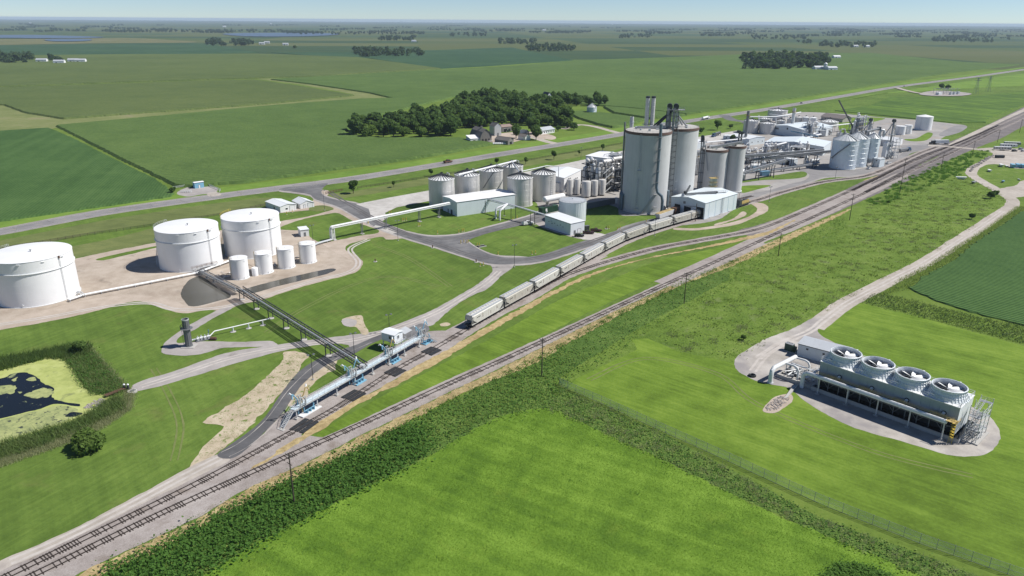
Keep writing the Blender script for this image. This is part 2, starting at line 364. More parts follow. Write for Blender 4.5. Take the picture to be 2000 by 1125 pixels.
sheet('ditch', [(1683, 591), (1713, 574), (1780, 590), (1900, 622), (2010, 640), (2080, 662), (2080, 690), (2000, 672), (1850, 632)], .040, g_meadow, .4)
# ---- crops stand as tall blocks
def crop(name, pts, h, mat, amp=1.1):
 P = rough_poly([p.copy() for p in world_poly(pts)], 2.0, amp, h)
 from mathutils.geometry import tessellate_polygon
 n = len(P); area = sum(P[i].x * P[(i + 1) % n].y - P[(i + 1) % n].x * P[i].y for i in range(n)); fs = []; B = []
 for i in range(n):      # sides splayed outward at the foot so they shade lighter
  d = P[(i + 1) % n] - P[i - 1]; B.append(P[i] + Vector((d.y, -d.x, 0)).normalized() * (h * (1 if area > 0 else -1)))
 vs = [(p.x, p.y, h) for p in P] + [(p.x, p.y, 0.0) for p in B]
 for t in tessellate_polygon([[Vector((p.x, p.y, 0)) for p in P]]):
  a, b, c = (P[i] for i in t)
  fs.append(t if (b.x - a.x) * (c.y - a.y) - (b.y - a.y) * (c.x - a.x) > 0 else t[::-1])
 for i in range(n):
  q = (i, n + i, n + (i + 1) % n, (i + 1) % n); fs.append(q if area > 0 else q[::-1])
 me = D.meshes.new(name); me.from_pydata(vs, [], fs); me.materials.append(mat); me.update()
 return tag(link(name, me), kind='structure')
crop('soybean_field', [(-500, 300), (-80, 262), (95, 251), (140, 270), (210, 306), (300, 350), (338, 378), (330, 385), (200, 404), (0, 433), (-180, 462), (-600, 540)], .9, g_soy)
crop('corn_field', [(112, 247), (330, 227), (540, 207), (700, 195), (768, 193), (720, 182), (600, 164), (530, 156), (620, 151), (860, 137), (1000, 130), (1120, 119), (1330, 112), (1500, 105), (1700, 104), (1880, 122), (1990, 127), (1840, 145), (1640, 178), (1500, 200), (1340, 224), (1230, 212), (1130, 204), (1080, 196), (900, 186), (700, 236), (668, 262), (740, 272), (900, 272), (962, 282), (880, 299), (760, 318), (640, 334), (560, 346), (470, 358), (425, 361), (380, 366), (345, 364), (240, 312)], 1.7, g_corn)
sheet('grass_waterway', [(500, 154), (540, 153), (640, 164), (740, 181), (775, 194), (700, 199), (540, 211), (330, 231), (110, 250), (80, 256), (-60, 268), (-200, 280), (-200, 195), (0, 204), (50, 220), (125, 230), (330, 214), (520, 200), (690, 184), (585, 165)], .05, gmat('dry_waterway_grass', [(.125, .155, .05), (.165, .19, .07), (.22, .225, .10)], (40, 9, 2), bump=(.6, .6, .4), patches=[((.24, .205, .13), 40, .6, .8)]), .8, smooth=False)
crop('corn_field', [(-200, 190), (0, 173), (200, 166), (400, 159), (496, 157), (580, 168.5), (690, 187.5), (520, 204), (330, 218), (125, 233), (50, 221), (10, 206), (-200, 198)], 1.7, g_corn2)
crop('corn_field', [(-300, 165), (0, 110), (200, 107.5), (500, 106), (560, 108), (700, 113), (860, 135), (620, 150), (400, 156.5), (200, 163), (0, 170.5), (-300, 186)], 2.2, g_corn2)
crop('soybean_field', [(-200, 92), (0, 89), (180, 86), (370, 84), (430, 90), (505, 103), (380, 106), (200, 107), (0, 109), (-200, 114)], .9, g_soyb)
crop('soybean_field', [(530, 103), (700, 102), (860, 98), (1000, 93), (1050, 104), (1120, 118), (960, 129), (860, 134.5), (720, 114), (600, 108)], .9, g_soyb)
crop('corn_field', [(1112, 222), (1135, 219), (1190, 224), (1260, 235), (1218, 247), (1196, 250), (1168, 244), (1130, 232)], 2.0, g_corn)
crop('corn_field', [(1180, 210), (1230, 214), (1338, 226), (1270, 233), (1200, 222)], 2.2, g_corn)
crop('corn_field', [(1632, 217), (1700, 207), (1740, 190), (1880, 190), (2050, 176), (2060, 186), (1972, 214), (1926, 234), (1924, 240), (1860, 240), (1760, 230)], .8, gmat('young_crop', [(.055, .105, .02), (.08, .14, .026), (.12, .20, .03)], (60, 12, 2), stripes=[(R(-30), 14, .35, 2)], bump=(.7, .5, .3)))
crop('corn_field', [(1990, 168), (1900, 172), (1700, 184), (1640, 198), (1700, 187), (1800, 172), (1950, 150), (2100, 132), (2100, 160)], .5, g_verge)
crop('soybean_field', [(1778, 563), (1800, 545), (1870, 506), (1900, 478), (1960, 438), (2000, 412), (2150, 340), (2500, 480), (2300, 720), (2050, 648), (1950, 624), (1880, 606), (1840, 592), (1800, 576)], .5, g_soyn)
# ---- highway
ribbon('road_shoulder', hw, 8.0, 7.4, .050, g_shoulder, .4)
ribbon('highway', hw, 5.9, 5.9, .058, g_asph, .1)
ribbon('roadside_grass', [p + Vector((0, 0, 0)) for p in [G(x, y - 1.5) for x, y in HWY]], 22.0, -6.0, .044, g_verge, 1.0)
m_line = pmat('road_paint', (.62, .60, .55), .7, dirt=.5, dirtcol=(.3, .29, .28))
m_liney = pmat('yellow_road_paint', (.55, .40, .10), .7, dirt=.5, dirtcol=(.3, .29, .28))
for off, mt in ((4.6, m_line), (-4.6, m_line)): ribbon('lane_marking', hw, off + .07, -off + .07, .066, mt, 0)
for k, (p, d) in enumerate(resample(smooth_line(hw, 6), 12.0)):
 if 200 < p.length < 1300 and k % 1 == 0:
  m = MB(); m.beam(p - d * 1.5 + Vector((0, 0, .064)), p + d * 1.5 + Vector((0, 0, .064)), .14, .004); tag(m.build('lane_marking', m_liney), kind='structure')
def cracks(line, half, z, seed):
 rr = random.Random(seed); mb = MB()
 for p, d in resample(smooth_line(line, 6), 17.0):
  if not 150 < p.length < 900: continue
  nv = Vector((-d.y, d.x, 0)); a = p - nv * half * rr.uniform(.3, 1); prev = a + d * rr.uniform(-3, 3); k = 7
  for i in range(1, k):
   q = a + nv * (2 * half * .9 * i / k) + d * rr.uniform(-.5, .5)
   if rr.random() < .8: mb.beam(prev + Vector((0, 0, z)), q + Vector((0, 0, z)), rr.uniform(.08, .22), .003)
   prev = q
 return mb
m_tar = pmat('crack_sealant', (.045, .043, .045), .6, dirt=0)
tag(cracks(hw, 5.6, .066, 3).build('sealed_crack', m_tar), kind='stuff')
# ---- plant roads and yards
sheet('gravel_yard', [(500, 420), (560, 409), (590, 402), (612, 390), (600, 374), (640, 372), (640, 388), (665, 396), (700, 402), (730, 430), (770, 452), (800, 462), (760, 468), (742, 463), (690, 474), (674, 486), (690, 496), (709, 512), (697, 530), (668, 540), (620, 552), (558, 570), (515, 585), (475, 594), (439, 606), (400, 606), (360, 612), (320, 603), (280, 590), (248, 591), (178, 610), (90, 629), (0, 645), (-200, 690), (-260, 560), (0, 540), (137, 508), (196, 495), (309, 473), (441, 448), (520, 436), (590, 425), (636, 414), (650, 408), (590, 412)], .036, g_dirt, .5)
sheet('lawn_patch', [(545, 447), (585, 430), (640, 418), (662, 417), (690, 432), (742, 452), (700, 461), (655, 470), (622, 474), (590, 452)], .046, g_lawn, .4)
sheet('lawn_patch', [(605, 405), (630, 401), (652, 407), (632, 412), (608, 412)], .046, g_dry, .3)
sheet('lawn_patch', [(192, 505), (309, 480), (330, 483), (306, 491), (222, 507)], .046, g_lawn, .3)
sheet('lawn_patch', [(532, 426), (566, 420), (582, 418), (566, 424), (540, 430)], .046, g_lawn, .2)
sheet('tank_basin', [(140, 520), (240, 500), (320, 480), (440, 452), (550, 450), (612, 468), (650, 490), (690, 512), (660, 526), (560, 552), (480, 575), (430, 590), (376, 600), (330, 585), (250, 575), (150, 590), (60, 612), (-100, 640), (-160, 560)], .048, gmat('basin_soil', [(.30, .245, .195), (.39, .33, .27), (.48, .415, .35)], (20, 4, .5), bump=(3, .5, .08), patches=[((.15, .125, .10), 12, .60, .78)]), .5)
sheet('driveway', [(686, 654), (600, 665), (526, 676), (440, 690), (350, 722), (267, 748), (262, 764), (310, 755), (391, 731), (470, 707), (533, 690), (590, 678), (640, 672), (680, 674), (690, 690), (727, 668), (760, 655), (820, 640), (846, 634), (880, 604), (920, 578), (952, 564), (978, 540), (1002, 519), (960, 514), (962, 530), (940, 550), (905, 572), (846, 605), (800, 624), (740, 646)], .050, g_gravel, .35)
sheet('flare_pad', [(320, 690), (318, 675), (341, 654), (377, 631), (423, 607), (462, 592), (455, 601), (423, 618), (380, 644), (354, 656), (347, 670), (380, 668), (427, 667), (480, 668), (526, 666), (540, 676), (470, 678), (430, 681), (391, 692), (355, 695)], .054, g_gravel, .35)
sheet('sandy_ground', [(556, 687), (603, 692), (590, 712), (578, 735), (517, 804), (470, 850), (431, 881), (371, 916), (397, 873), (435, 834), (401, 825), (430, 802), (465, 782), (517, 739), (550, 706)], .048, g_sand, .8)
sheet('sandy_ground', [(585, 735), (640, 700), (660, 694), (655, 720), (640, 728), (615, 745), (602, 765), (590, 790), (560, 790)], .047, g_sand, .6)
sheet('sandy_ground', [(668, 625), (672, 622), (705, 616), (712, 634), (721, 650), (708, 654), (697, 640), (680, 638), (669, 633)], .052, g_sand, .3)
sheet('gravel_patch', [(668, 626), (678, 622), (696, 626), (694, 636), (680, 638), (670, 634)], .056, g_gravel, .2)
sheet('gravel_strip', [(860, 633), (872, 630), (880, 633), (874, 637), (862, 637)], .052, g_sand, .1)
# asphalt
A = [(605, 362), (640, 358), (632, 366), (628, 376), (634, 383), (660, 391), (700, 399), (722, 410), (724, 424), (748, 436), (775, 447), (805, 456), (845, 462), (900, 458), (950, 445), (1000, 432), (1040, 420), (1060, 410), (1075, 415), (1062, 432), (1010, 442), (960, 454), (920, 467), (918, 476), (960, 498), (1010, 503), (1060, 497), (1120, 477), (1180, 458), (1220, 445), (1270, 428), (1290, 430), (1280, 440), (1230, 457), (1180, 472), (1120, 492), (1060, 510), (1005, 516), (955, 515), (905, 500), (850, 482), (790, 464), (740, 446), (700, 426), (660, 404), (618, 390), (604, 380), (575, 375), (545, 371), (560, 366)]
sheet('road_shoulder', [(x, y + (3.2 if i > 25 else -2.6)) for i, (x, y) in enumerate(A)], .056, g_gravel, .35)
sheet('plant_road', A, .064, g_asphd, .15)
sheet('concrete_apron', [(695, 399), (760, 386), (836, 372.5), (1000, 341), (1150, 310), (1215, 295.5), (1350, 270), (1440, 255), (1440, 266), (1350, 288), (1215, 318), (1000, 372), (837, 393), (775, 405), (752, 416), (757, 426), (745, 433), (726, 427), (720, 408)], .070, g_conc, 0, smooth=False)
sheet('concrete_patch', [(733, 440), (760, 446), (778, 454), (766, 457), (745, 449), (730, 443)], .070, g_conc, 0, smooth=False)
sheet('loading_road', [(618, 703), (650, 690), (700, 672), (727, 660), (760, 648), (765, 655), (727, 671), (690, 692), (640, 712), (600, 742), (578, 768), (551, 808), (515, 846), (479, 880), (450, 896), (425, 888), (470, 855), (515, 818), (555, 760), (584, 726)], .066, g_asphn, .15)
sheet('turning_area', [(760, 655), (800, 640), (826, 632), (838, 646), (800, 662), (770, 664)], .062, g_asphd, .3)
sheet('gravel_strip', [(1040, 428), (1090, 440), (1150, 463), (1168, 455), (1185, 462), (1140, 468), (1060, 445)], .050, g_gravel, .2)
sheet('parking_pad', [(1124, 460), (1150, 452), (1186, 459), (1162, 469), (1138, 468)], .066, g_conc, 0, smooth=False)
sheet('plant_yard', [(1040, 378), (1100, 350), (1180, 304), (1300, 279), (1350, 285), (1440, 262), (1480, 241), (1520, 226), (1570, 219), (1651, 223), (1730, 230), (1788, 234), (1856, 241), (1888, 246), (1878, 256), (1847, 266), (1834, 277), (1852, 283), (1820, 290), (1784, 298), (1771, 305), (1750, 320), (1720, 336), (1690, 343), (1666, 346), (1620, 347), (1592, 354), (1552, 368), (1506, 378), (1486, 392), (1437, 408), (1400, 430), (1330, 440), (1300, 432), (1290, 420), (1215, 421), (1203, 404), (1150, 396), (1110, 408), (1060, 420), (1050, 400)], .040, gmat('yard_paving', [(.24, .23, .22), (.31, .295, .28), (.38, .36, .34)], (22, 5, .6), bump=(5, .3, .03), patches=[((.34, .295, .25), 16, .55, .72)]), .4)
sheet('plant_road', [(1205, 448), (1262, 430), (1320, 425), (1437, 394), (1452, 380), (1500, 372), (1540, 360), (1572, 352), (1580, 340), (1556, 332), (1600, 326), (1680, 330), (1740, 312), (1765, 296), (1760, 284), (1800, 283), (1850, 276), (1830, 288), (1788, 296), (1768, 308), (1740, 326), (1716, 336), (1660, 343), (1612, 346), (1586, 353), (1548, 366), (1500, 377), (1470, 390), (1436, 402), (1330, 438), (1240, 455)], .060, g_asph, .25)
sheet('lawn_patch', [(1447, 372), (1448, 364), (1476, 362), (1506, 362.5), (1476, 371), (1452, 377)], .062, g_bright, .2)
sheet('lawn_patch', [(1450, 354), (1484, 347), (1524, 341), (1564, 335), (1576, 339), (1570, 346), (1540, 350), (1490, 352), (1450, 357)], .062, g_lawn, .2)
sheet('lawn_patch', [(1640, 256), (1640, 236), (1660, 229), (1728, 231), (1700, 240), (1682, 251), (1660, 262)], .062, g_bright, .2)
sheet('lawn_patch', [(1766, 272), (1790, 270), (1811, 259), (1822, 262), (1809, 274), (1780, 276)], .062, g_bright, .2)
sheet('asphalt_patch', [(1847, 266), (1834, 262), (1862, 247), (1888, 246), (1878, 257)], .062, g_asph, .2)
# gravel road to the cooling tower and its pad, junk yard
ribbon('gravel_road', [G(x, y) for x, y in ((1590, 640), (1640, 600), (1683, 576), (1752, 541), (1805, 514), (1865, 476), (1924, 437), (1962, 412), (1977, 401), (1976, 390), (1962, 380), (1940, 367), (1915, 353), (1900, 343), (1897, 336), (1905, 326), (1930, 316), (1965, 308))], 3.6, 3.6, .046, g_gravr, .5)
sheet('gravel_pad', [(1622, 618), (1592, 620), (1544, 644), (1490, 665), (1439, 698), (1437, 719), (1460, 737), (1499, 750), (1535, 756), (1550, 766), (1592, 797), (1670, 836), (1760, 862), (1850, 888), (1890, 892), (1928, 886), (1950, 866), (1953, 842), (1934, 816), (1907, 800), (1800, 740), (1700, 701), (1640, 674), (1608, 658), (1597, 644), (1604, 629)], .052, gmat('pad_gravel', [(.30, .275, .245), (.40, .37, .335), (.48, .45, .415)], (16, 4, .35), bump=(5, .5, .05), patches=[((.27, .25, .245), 14, .48, .66)]), .35)
sheet('gravel_yard', [(1906, 292), (1946, 288), (2000, 290), (2150, 280), (2200, 330), (2000, 330), (1960, 322), (1926, 322), (1897, 338), (1888, 340), (1888, 334), (1905, 320), (1940, 300)], .044, g_gravr, .5)
sheet('gravel_yard', [(1948, 372), (1965, 366), (1985, 362), (2000, 352), (2060, 345), (2080, 380), (2000, 384), (1975, 386)], .044, g_gravr, .4)
ribbon('level_crossing_road', [G(x, y) for x, y in ((1812, 284), (1850, 286.5), (1900, 291), (1950, 296), (2010, 303))], 4.0, 4.0, .30, g_gravr, .2, prof=[(-1, -.26), (-.8, 0), (.8, 0), (1, -.26)])
sheet('dirt_drive', [(1318, 449), (1360, 450), (1402, 445), (1442, 438), (1476, 424), (1497, 414), (1500, 404), (1488, 397), (1466, 397), (1478, 406), (1476, 414), (1460, 424), (1430, 434), (1395, 441), (1355, 446), (1320, 445)], .050, g_dirt, .3)
sheet('dirt_drive', [(1398, 437), (1430, 428), (1448, 414), (1457, 415), (1457, 420), (1440, 428), (1400, 440)], .050, g_dirt, .3)
sheet('farm_yard', [(905, 277), (940, 268), (965, 262), (1020, 257), (1060, 260), (1085, 267), (1078, 273), (1040, 270), (1000, 278), (962, 282), (930, 280)], .05, g_dirt, .5)
ribbon('farm_drive', [G(x, y) for x, y in ((1030, 266), (1050, 271), (1070, 277), (1096, 283))], 4, 4, .056, g_gravr, .4)
ribbon('farm_drive', [G(x, y) for x, y in ((1218, 262), (1190, 255), (1160, 247), (1130, 244), (1100, 252))], 3.5, 3.5, .056, g_gravr, .4)
sheet('substation_pad', [(1795, 184), (1830, 178), (1895, 183), (1878, 188), (1820, 188)], .8, g_gravel, .3)
ribbon('farm_drive', [G(x, y) for x, y in ((1750, 172), (1790, 182), (1830, 185))], 4, 4, .85, g_gravr, .3)
sheet('valve_yard', [(345, 377), (372, 364), (400, 363), (425, 368), (418, 377), (392, 380), (366, 384)], .056, g_gravel, .2)
sheet('driveway', [(405, 378), (424, 375), (432, 381), (410, 384)], .060, g_gravr, .2)
# junction and turnoff at the right end of the plant
ribbon('driveway', [G(x, y) for x, y in ((1412, 224), (1430, 234), (1456, 238), (1470, 246))], 6, 6, .060, g_asphd, .3)
# ---- water
def water(name, col, rough=.08, extra=None):
 s = NT(name); p = s.wpos(); c = col
 if extra: c = s.mix(s.mr(s.noise(p, extra[1], 6, .65, .4), extra[2], extra[3]), col, extra[0])
 s.bump(s.noise(p, 1.2, 3), .06, .05); return s.out(c, rough, 0, .3)
w_mud = water('muddy_water', (.070, .066, .052), .14, ((.11, .095, .07), 14, .5, .7))
sheet('basin_water', [(353, 572), (366, 550), (383, 541), (398, 542), (425, 562), (452, 578), (430, 587), (378, 599), (362, 590)], .058, w_mud, .3)
sheet('basin_water', [(472, 567), (520, 553), (560, 543), (600, 534), (644, 525), (656, 527), (644, 533), (621, 540), (540, 560), (493, 573)], .058, w_mud, .25)
w_duck = gmat('duckweed', [(.25, .29, .09), (.36, .40, .13), (.44, .47, .19)], (9, 2, .4), (.5, .3, .2), bump=(3, .2, .02), rough=.8, patches=[((.20, .22, .10), 3.5, .58, .72)])
w_duck2 = gmat('duckweed_film', [(.17, .20, .095), (.30, .33, .14), (.40, .42, .18)], (5, 1.3, .4), bump=(3, .2, .02), rough=.7, patches=[((.045, .055, .05), 1.5, .56, .64)])
w_dark = water('pond_water', (.008, .011, .015), .12, ((.24, .27, .12), .16, .63, .66))
sheet('pond', [(-160, 760), (-60, 738), (0, 723), (78, 704), (90, 698), (125, 702), (144, 723), (165, 755), (178, 767), (208, 771), (208, 782), (184, 802), (160, 812), (144, 824), (60, 848), (0, 866), (-160, 900)], .060, w_duck, .4)
sheet('pond_open_water', [(-160, 770), (-80, 745), (0, 739), (24, 730), (53, 728), (74, 739), (86, 750), (104, 758), (102, 776), (120, 784), (155, 790), (151, 795), (112, 789), (80, 798), (48, 806), (0, 818), (-80, 834), (-160, 850)], .066, w_dark, .45)
sheet('pond_algae', [(-100, 850), (0, 821), (50, 808), (85, 800), (112, 792), (148, 797), (152, 806), (130, 822), (60, 845), (0, 862), (-100, 885)], .066, w_duck2, .5)
sheet('pond_algae', [(-40, 763), (10, 752), (28, 757), (24, 768), (0, 772), (-40, 780)], .072, w_duck2, 1.3)
for q in ([(52, 741), (64, 737), (72, 743), (58, 746)], [(20, 742), (34, 737), (30, 744)], [(60, 768), (84, 775), (70, 778), (48, 773)], [(34, 765), (44, 766), (38, 769)]): sheet('pond_algae', q, .074, w_duck2, .7)
sheet('pond_algae', [(70, 766), (84, 757), (99, 762), (100, 773), (88, 779), (80, 772)], .072, w_duck2, 1.2)
sheet('pond_open_water', [(128, 812), (140, 805), (160, 808), (150, 813), (134, 814)], .072, w_dark, .4)
w_lake = water('lake_water', (.075, .10, .13), .3)
for pts in ([(-300, 69), (0, 69), (70, 69), (200, 73), (150, 75.5), (60, 75.5), (0, 75), (-300, 76)], [(92, 78), (175, 77.5), (165, 81), (105, 81.5)], [(440, 66), (560, 64.5), (640, 65.5), (662, 68), (600, 71.5), (480, 71.5)]):
 sheet('lake', pts, 2.6, w_lake, 2.0)
for pts in ([(-300, 77), (100, 76), (240, 74), (330, 78), (380, 83), (180, 85), (-300, 91)],):
 sheet('marsh', pts, .5, gmat('marsh_grass', [(.10, .115, .045), (.14, .14, .06), (.18, .165, .085)], (150, 40, 8), bump=None), 3)
# ---- wheel tracks worn into gravel and grass
g_rut = gmat('worn_wheel_track', [(.38, .345, .31), (.45, .415, .38), (.52, .48, .445)], (8, 2, .4), bump=None)
g_rutd = gmat('dark_tyre_marks', [(.085, .083, .085), (.115, .11, .11), (.16, .152, .15)], (6, 2, .4), bump=None)
g_worn = gmat('worn_grass', [(.12, .155, .045), (.15, .18, .06), (.19, .20, .085)], (5, 2, .5), bump=None)
def ruts(line, z, mt, wd=.28, gap=.85, off=0.0):
 L = [G(*p) for p in line]
 for s_ in (-1, 1): ribbon('wheel_track', L, s_ * gap + off + wd, -(s_ * gap + off) + wd, z, mt, .12, seed=s_ * 3.0 + off)
ruts(((1600, 632), (1645, 598), (1690, 573), (1752, 541), (1805, 514), (1865, 476), (1924, 437), (1960, 412)), .054, g_rut, .4)
ruts(((1480, 700), (1530, 668), (1580, 648), (1606, 628), (1640, 602)), .060, g_rut, .45); ruts(((1470, 725), (1500, 690), (1550, 662), (1590, 642)), .061, g_rut, .35)
ruts(((275, 755), (350, 732), (440, 702), (533, 682), (610, 672), (690, 664), (760, 646), (850, 612), (915, 574), (950, 552), (975, 530)), .058, g_rut, .35)
ruts(((20, 1098), (130, 1050), (260, 984), (370, 925), (430, 895)), .072, g_rut, .4)
ruts(((-40, 640), (90, 620), (200, 600), (290, 592), (340, 604), (420, 602), (500, 584), (600, 552), (680, 532), (700, 512), (684, 486), (720, 468)), .056, g_rut, .45)
ruts(((640, 375), (665, 392), (700, 412), (750, 440), (810, 464), (870, 484), (920, 500), (1000, 510), (1080, 499), (1180, 465), (1260, 438)), .072, g_rutd, .5, 1.0, 1.2); ruts(((700, 412), (760, 446), (830, 465), (900, 464), (980, 446), (1050, 424)), .073, g_rutd, .45, 1.0)
ruts(((440, 888), (480, 866), (530, 822), (580, 756), (640, 704), (720, 666)), .074, g_rut, .06, 1.6)
for q in (((300, 720), (330, 770), (352, 830), (340, 900)), ((520, 650), (580, 610), (680, 560), (760, 540), (860, 560)), ((1150, 742), (1260, 700), (1400, 730), (1480, 790), (1700, 880), (1900, 930)), ((880, 560), (800, 505), (740, 482))): ruts(q, .0445, g_worn, .22, .8)
# ---- railway: ballast, straw verges, tracks
MAIN = [G(*p) for p in ((-140, 1224), (64.7, 1125), (327.6, 998), (573, 887.5), (660, 849.5), (766.7, 801.5), (900, 740), (1000, 695.5), (1195, 604.5), (1300, 556), (1400, 510.5), (1460, 482.5), (1520, 454.5), (1580, 428), (1640, 400), (1680, 381.5), (1730, 358), (1766, 341), (1802, 324.5), (1838, 308), (1872, 292), (1910, 273.5), (1946, 256), (2000, 231), (2100, 185))]
SIDE = [G(*p) for p in ((-200, 1231), (21.5, 1123), (172, 1049.5), (323, 976), (431, 921), (573, 843.5), (660, 795.5), (772, 723.5), (847, 682), (913, 643), (980, 604.5), (1039, 572), (1088, 546), (1140, 526), (1200, 507.5), (1290, 484), (1400, 464), (1460, 453), (1500, 442), (1540, 426), (1580, 409), (1620, 391.5), (1660, 373.5), (1701, 355), (1755, 328.5), (1798, 309.5), (1829, 297), (1862, 283), (1900, 268), (1946, 247), (2000, 222.5), (2100, 178))]
TRAIN = [G(*p) for p in ((1039, 572), (1090, 542), (1136, 516), (1177, 493), (1218, 472.5), (1264, 455.5), (1312, 440.5), (1357, 428), (1400, 414), (1449, 399), (1486, 389), (1520, 378), (1560, 367), (1597, 357.5), (1640, 351), (1681, 346), (1715, 336), (1755, 318), (1798, 299), (1830, 287))]
SHEDT = [G(*p) for p in ((1215, 470), (1262, 449), (1300, 430), (1330, 421), (1400, 401), (1446, 388.5), (1470, 383))]
sheet('ballast_bed', [(-260, 1170), (-120, 1150), (0, 1098), (129, 1042), (259, 975), (366, 917), (425, 889), (450, 897), (515, 847), (551, 809), (590, 790), (604, 770), (640, 752), (700, 716), (760, 682), (800, 662), (838, 647), (870, 646), (905, 628), (985, 585), (1040, 556), (1092, 530), (1140, 508), (1188, 500), (1150, 520), (1092, 556), (1040, 588), (985, 614), (925, 650), (878, 682), (814, 715), (764, 746), (711, 775), (674, 792), (617, 828), (588, 850), (640, 855), (720, 814), (800, 776), (900, 730), (1000, 686), (1195, 597), (1300, 549), (1400, 503), (1420, 500), (1470, 482), (1425, 506), (1300, 562), (1200, 608), (1000, 708), (873, 768), (767, 821), (692, 856), (660, 874), (560, 920), (474, 959), (388, 1011), (259, 1071), (160, 1118), (-60, 1235)], .060, g_ball, .3, smooth=False)
sheet('gravel_road', [(-260, 1172), (-120, 1148), (0, 1096), (129, 1040), (259, 973), (366, 915), (425, 888), (448, 899), (400, 924), (300, 974), (200, 1024), (100, 1072), (0, 1116), (-200, 1200)], .064, g_gravr, .3)
ribbon('ballast_bed', SIDE[12:23], 3.4, 3.2, .074, g_ball, .5)
ribbon('ballast_bed', TRAIN, 3.6, 3.4, .078, g_ball, .5)
ribbon('ballast_bed', MAIN[9:18], 5.5, 4.4, .070, g_ball, .5)
sheet('ballast_bed', [(1440, 452), (1480, 440), (1540, 420), (1580, 402), (1640, 376), (1690, 352), (1740, 330), (1790, 306), (1822, 291), (1850, 279), (1900, 258), (1990, 214), (2080, 170), (2110, 190), (2000, 246), (1960, 268), (1910, 288), (1860, 310), (1790, 346), (1720, 376), (1640, 412), (1560, 446), (1480, 482), (1440, 490), (1470, 466)], .068, g_balld, .5)
sheet('gravel_strip', [(1560, 420), (1640, 384), (1690, 360), (1700, 364), (1640, 392), (1580, 422), (1520, 450), (1480, 466), (1470, 460), (1510, 444)], .082, g_ball, .4)
sheet('gravel_road', [(1855, 281), (1900, 258), (1950, 235), (2000, 212), (2100, 166), (2105, 171), (2000, 218), (1950, 241), (1900, 266), (1866, 283)], .076, g_gravr, .4)
sheet('dry_straw', [(160, 1120), (259, 1073), (388, 1013), (474, 961), (560, 921), (660, 875), (767, 822), (873, 769), (1000, 709), (1200, 609), (1350, 542), (1430, 506), (1540, 458), (1640, 416), (1660, 408), (1650, 416), (1560, 460), (1480, 498), (1410, 528), (1320, 562), (1200, 622), (1110, 670), (1040, 712), (900, 770), (760, 846), (660, 900), (552, 947), (474, 986), (379, 1035), (319, 1072), (207, 1122), (130, 1160)], .066, g_straw, .9, step=.8)
sheet('dry_straw', [(588, 850), (617, 828), (674, 792), (711, 775), (764, 746), (814, 715), (878, 682), (925, 652), (985, 620), (1040, 590), (1095, 562), (1150, 536), (1260, 505), (1340, 489), (1400, 476), (1450, 464), (1500, 452), (1560, 426), (1500, 458), (1440, 472), (1380, 484), (1290, 500), (1200, 522), (1140, 546), (1100, 566), (1050, 594), (985, 632), (935, 660), (890, 688), (820, 728), (779, 750), (716, 782), (674, 808), (640, 832), (609, 850), (560, 880), (480, 925), (560, 868)], .084, g_straw, .8, step=.8)
sheet('dry_straw', [(1688, 352), (1720, 342), (1732, 338), (1710, 346), (1692, 352)], .086, g_straw, .3)
for pts in ([(1800, 318), (1830, 304), (1846, 297), (1830, 307), (1806, 318)], [(1788, 324), (1800, 319), (1798, 323)], [(1500, 470), (1560, 448), (1500, 474)]):
 sheet('weed_patch', pts, .088, g_meadow, .3)
m_rail = pmat('rusty_rail', (.060, .045, .038), .55, .4, dirt=.3, dirtcol=(.09, .06, .045))
m_tie = pmat('creosote_tie', (.052, .044, .040), .9, 0, dirt=.7, dirtcol=(.15, .125, .11), spec=.1)
tie_me = None
def track(name, line, label, zt=.16, near_ties=300, stuff_to=900.0, bury=.4, seed=1):
 global tie_me
 L = smooth_line(line, 8); rr = random.Random(seed)
 t = thing(name, None, None, L[len(L) // 4]); tag(t, kind='structure'); t['label'] = label; base = t.location.copy()
 def put(o): o.location = -base; return o
 for s in (-1, 1):
  m = MB(); P = []
  for i, p in enumerate(L):
   d = (L[min(i + 1, len(L) - 1)] - L[max(i - 1, 0)]); nv = Vector((-d.y, d.x, 0)).normalized(); P.append(p + nv * (s * .76))
  for i, p in enumerate(P):
   d = (P[min(i + 1, len(P) - 1)] - P[max(i - 1, 0)]); nv = Vector((-d.y, d.x, 0)).normalized() * .06
   m.v += [tuple(p + nv + Vector((0, 0, zt + .03))), tuple(p + nv + Vector((0, 0, zt + .19))), tuple(p - nv + Vector((0, 0, zt + .19))), tuple(p - nv + Vector((0, 0, zt + .03)))]
  m.f = [(4 * i + k, 4 * i + (k + 1) % 4, 4 * i + 4 + (k + 1) % 4, 4 * i + 4 + k) for i in range(len(P) - 1) for k in range(4)]
  m.m = [0] * len(m.f); put(m.build('rail', m_rail, t))
 ribbon('ballast_bed', line, 1.7, 1.7, .05, g_ball if seed < 4 else g_balld, .15, prof=[(-1, 0), (-.72, .062), (.72, .062), (1, 0)])
 if tie_me is None:
  m = MB(); m.box(0, 0, -.12, .24, 2.55, .17); o = m.build('tie', m_tie); tie_me = o.data; D.objects.remove(o)
 T = [(p, d) for p, d in resample(L, .56) if p.y > 95]
 T = [(p, d) for p, d in T if -60 < PX(p.x, p.y, 0)[0] < 2060 and PX(p.x, p.y, 0)[1] < 1150]
 T.sort(key=lambda q: q[0].length)
 far = MB()
 for i, (p, d) in enumerate(T):
  a = atan2(d.y, d.x) + rr.uniform(-.05, .05); z = zt - .05 + rr.uniform(-.10, .02)
  if i < near_ties:
   o = link('tie', tie_me, t, p - base + Vector((0, 0, z)), a)
  elif p.length < stuff_to: far.box(p.x, p.y, z - .12, .24, 2.5, .17, a)
 if far.f: tag(put(far.build('ties', m_tie, t)), kind='stuff')
 return t
track('railway_track', MAIN, 'through railway track nearest the pole line', seed=1)
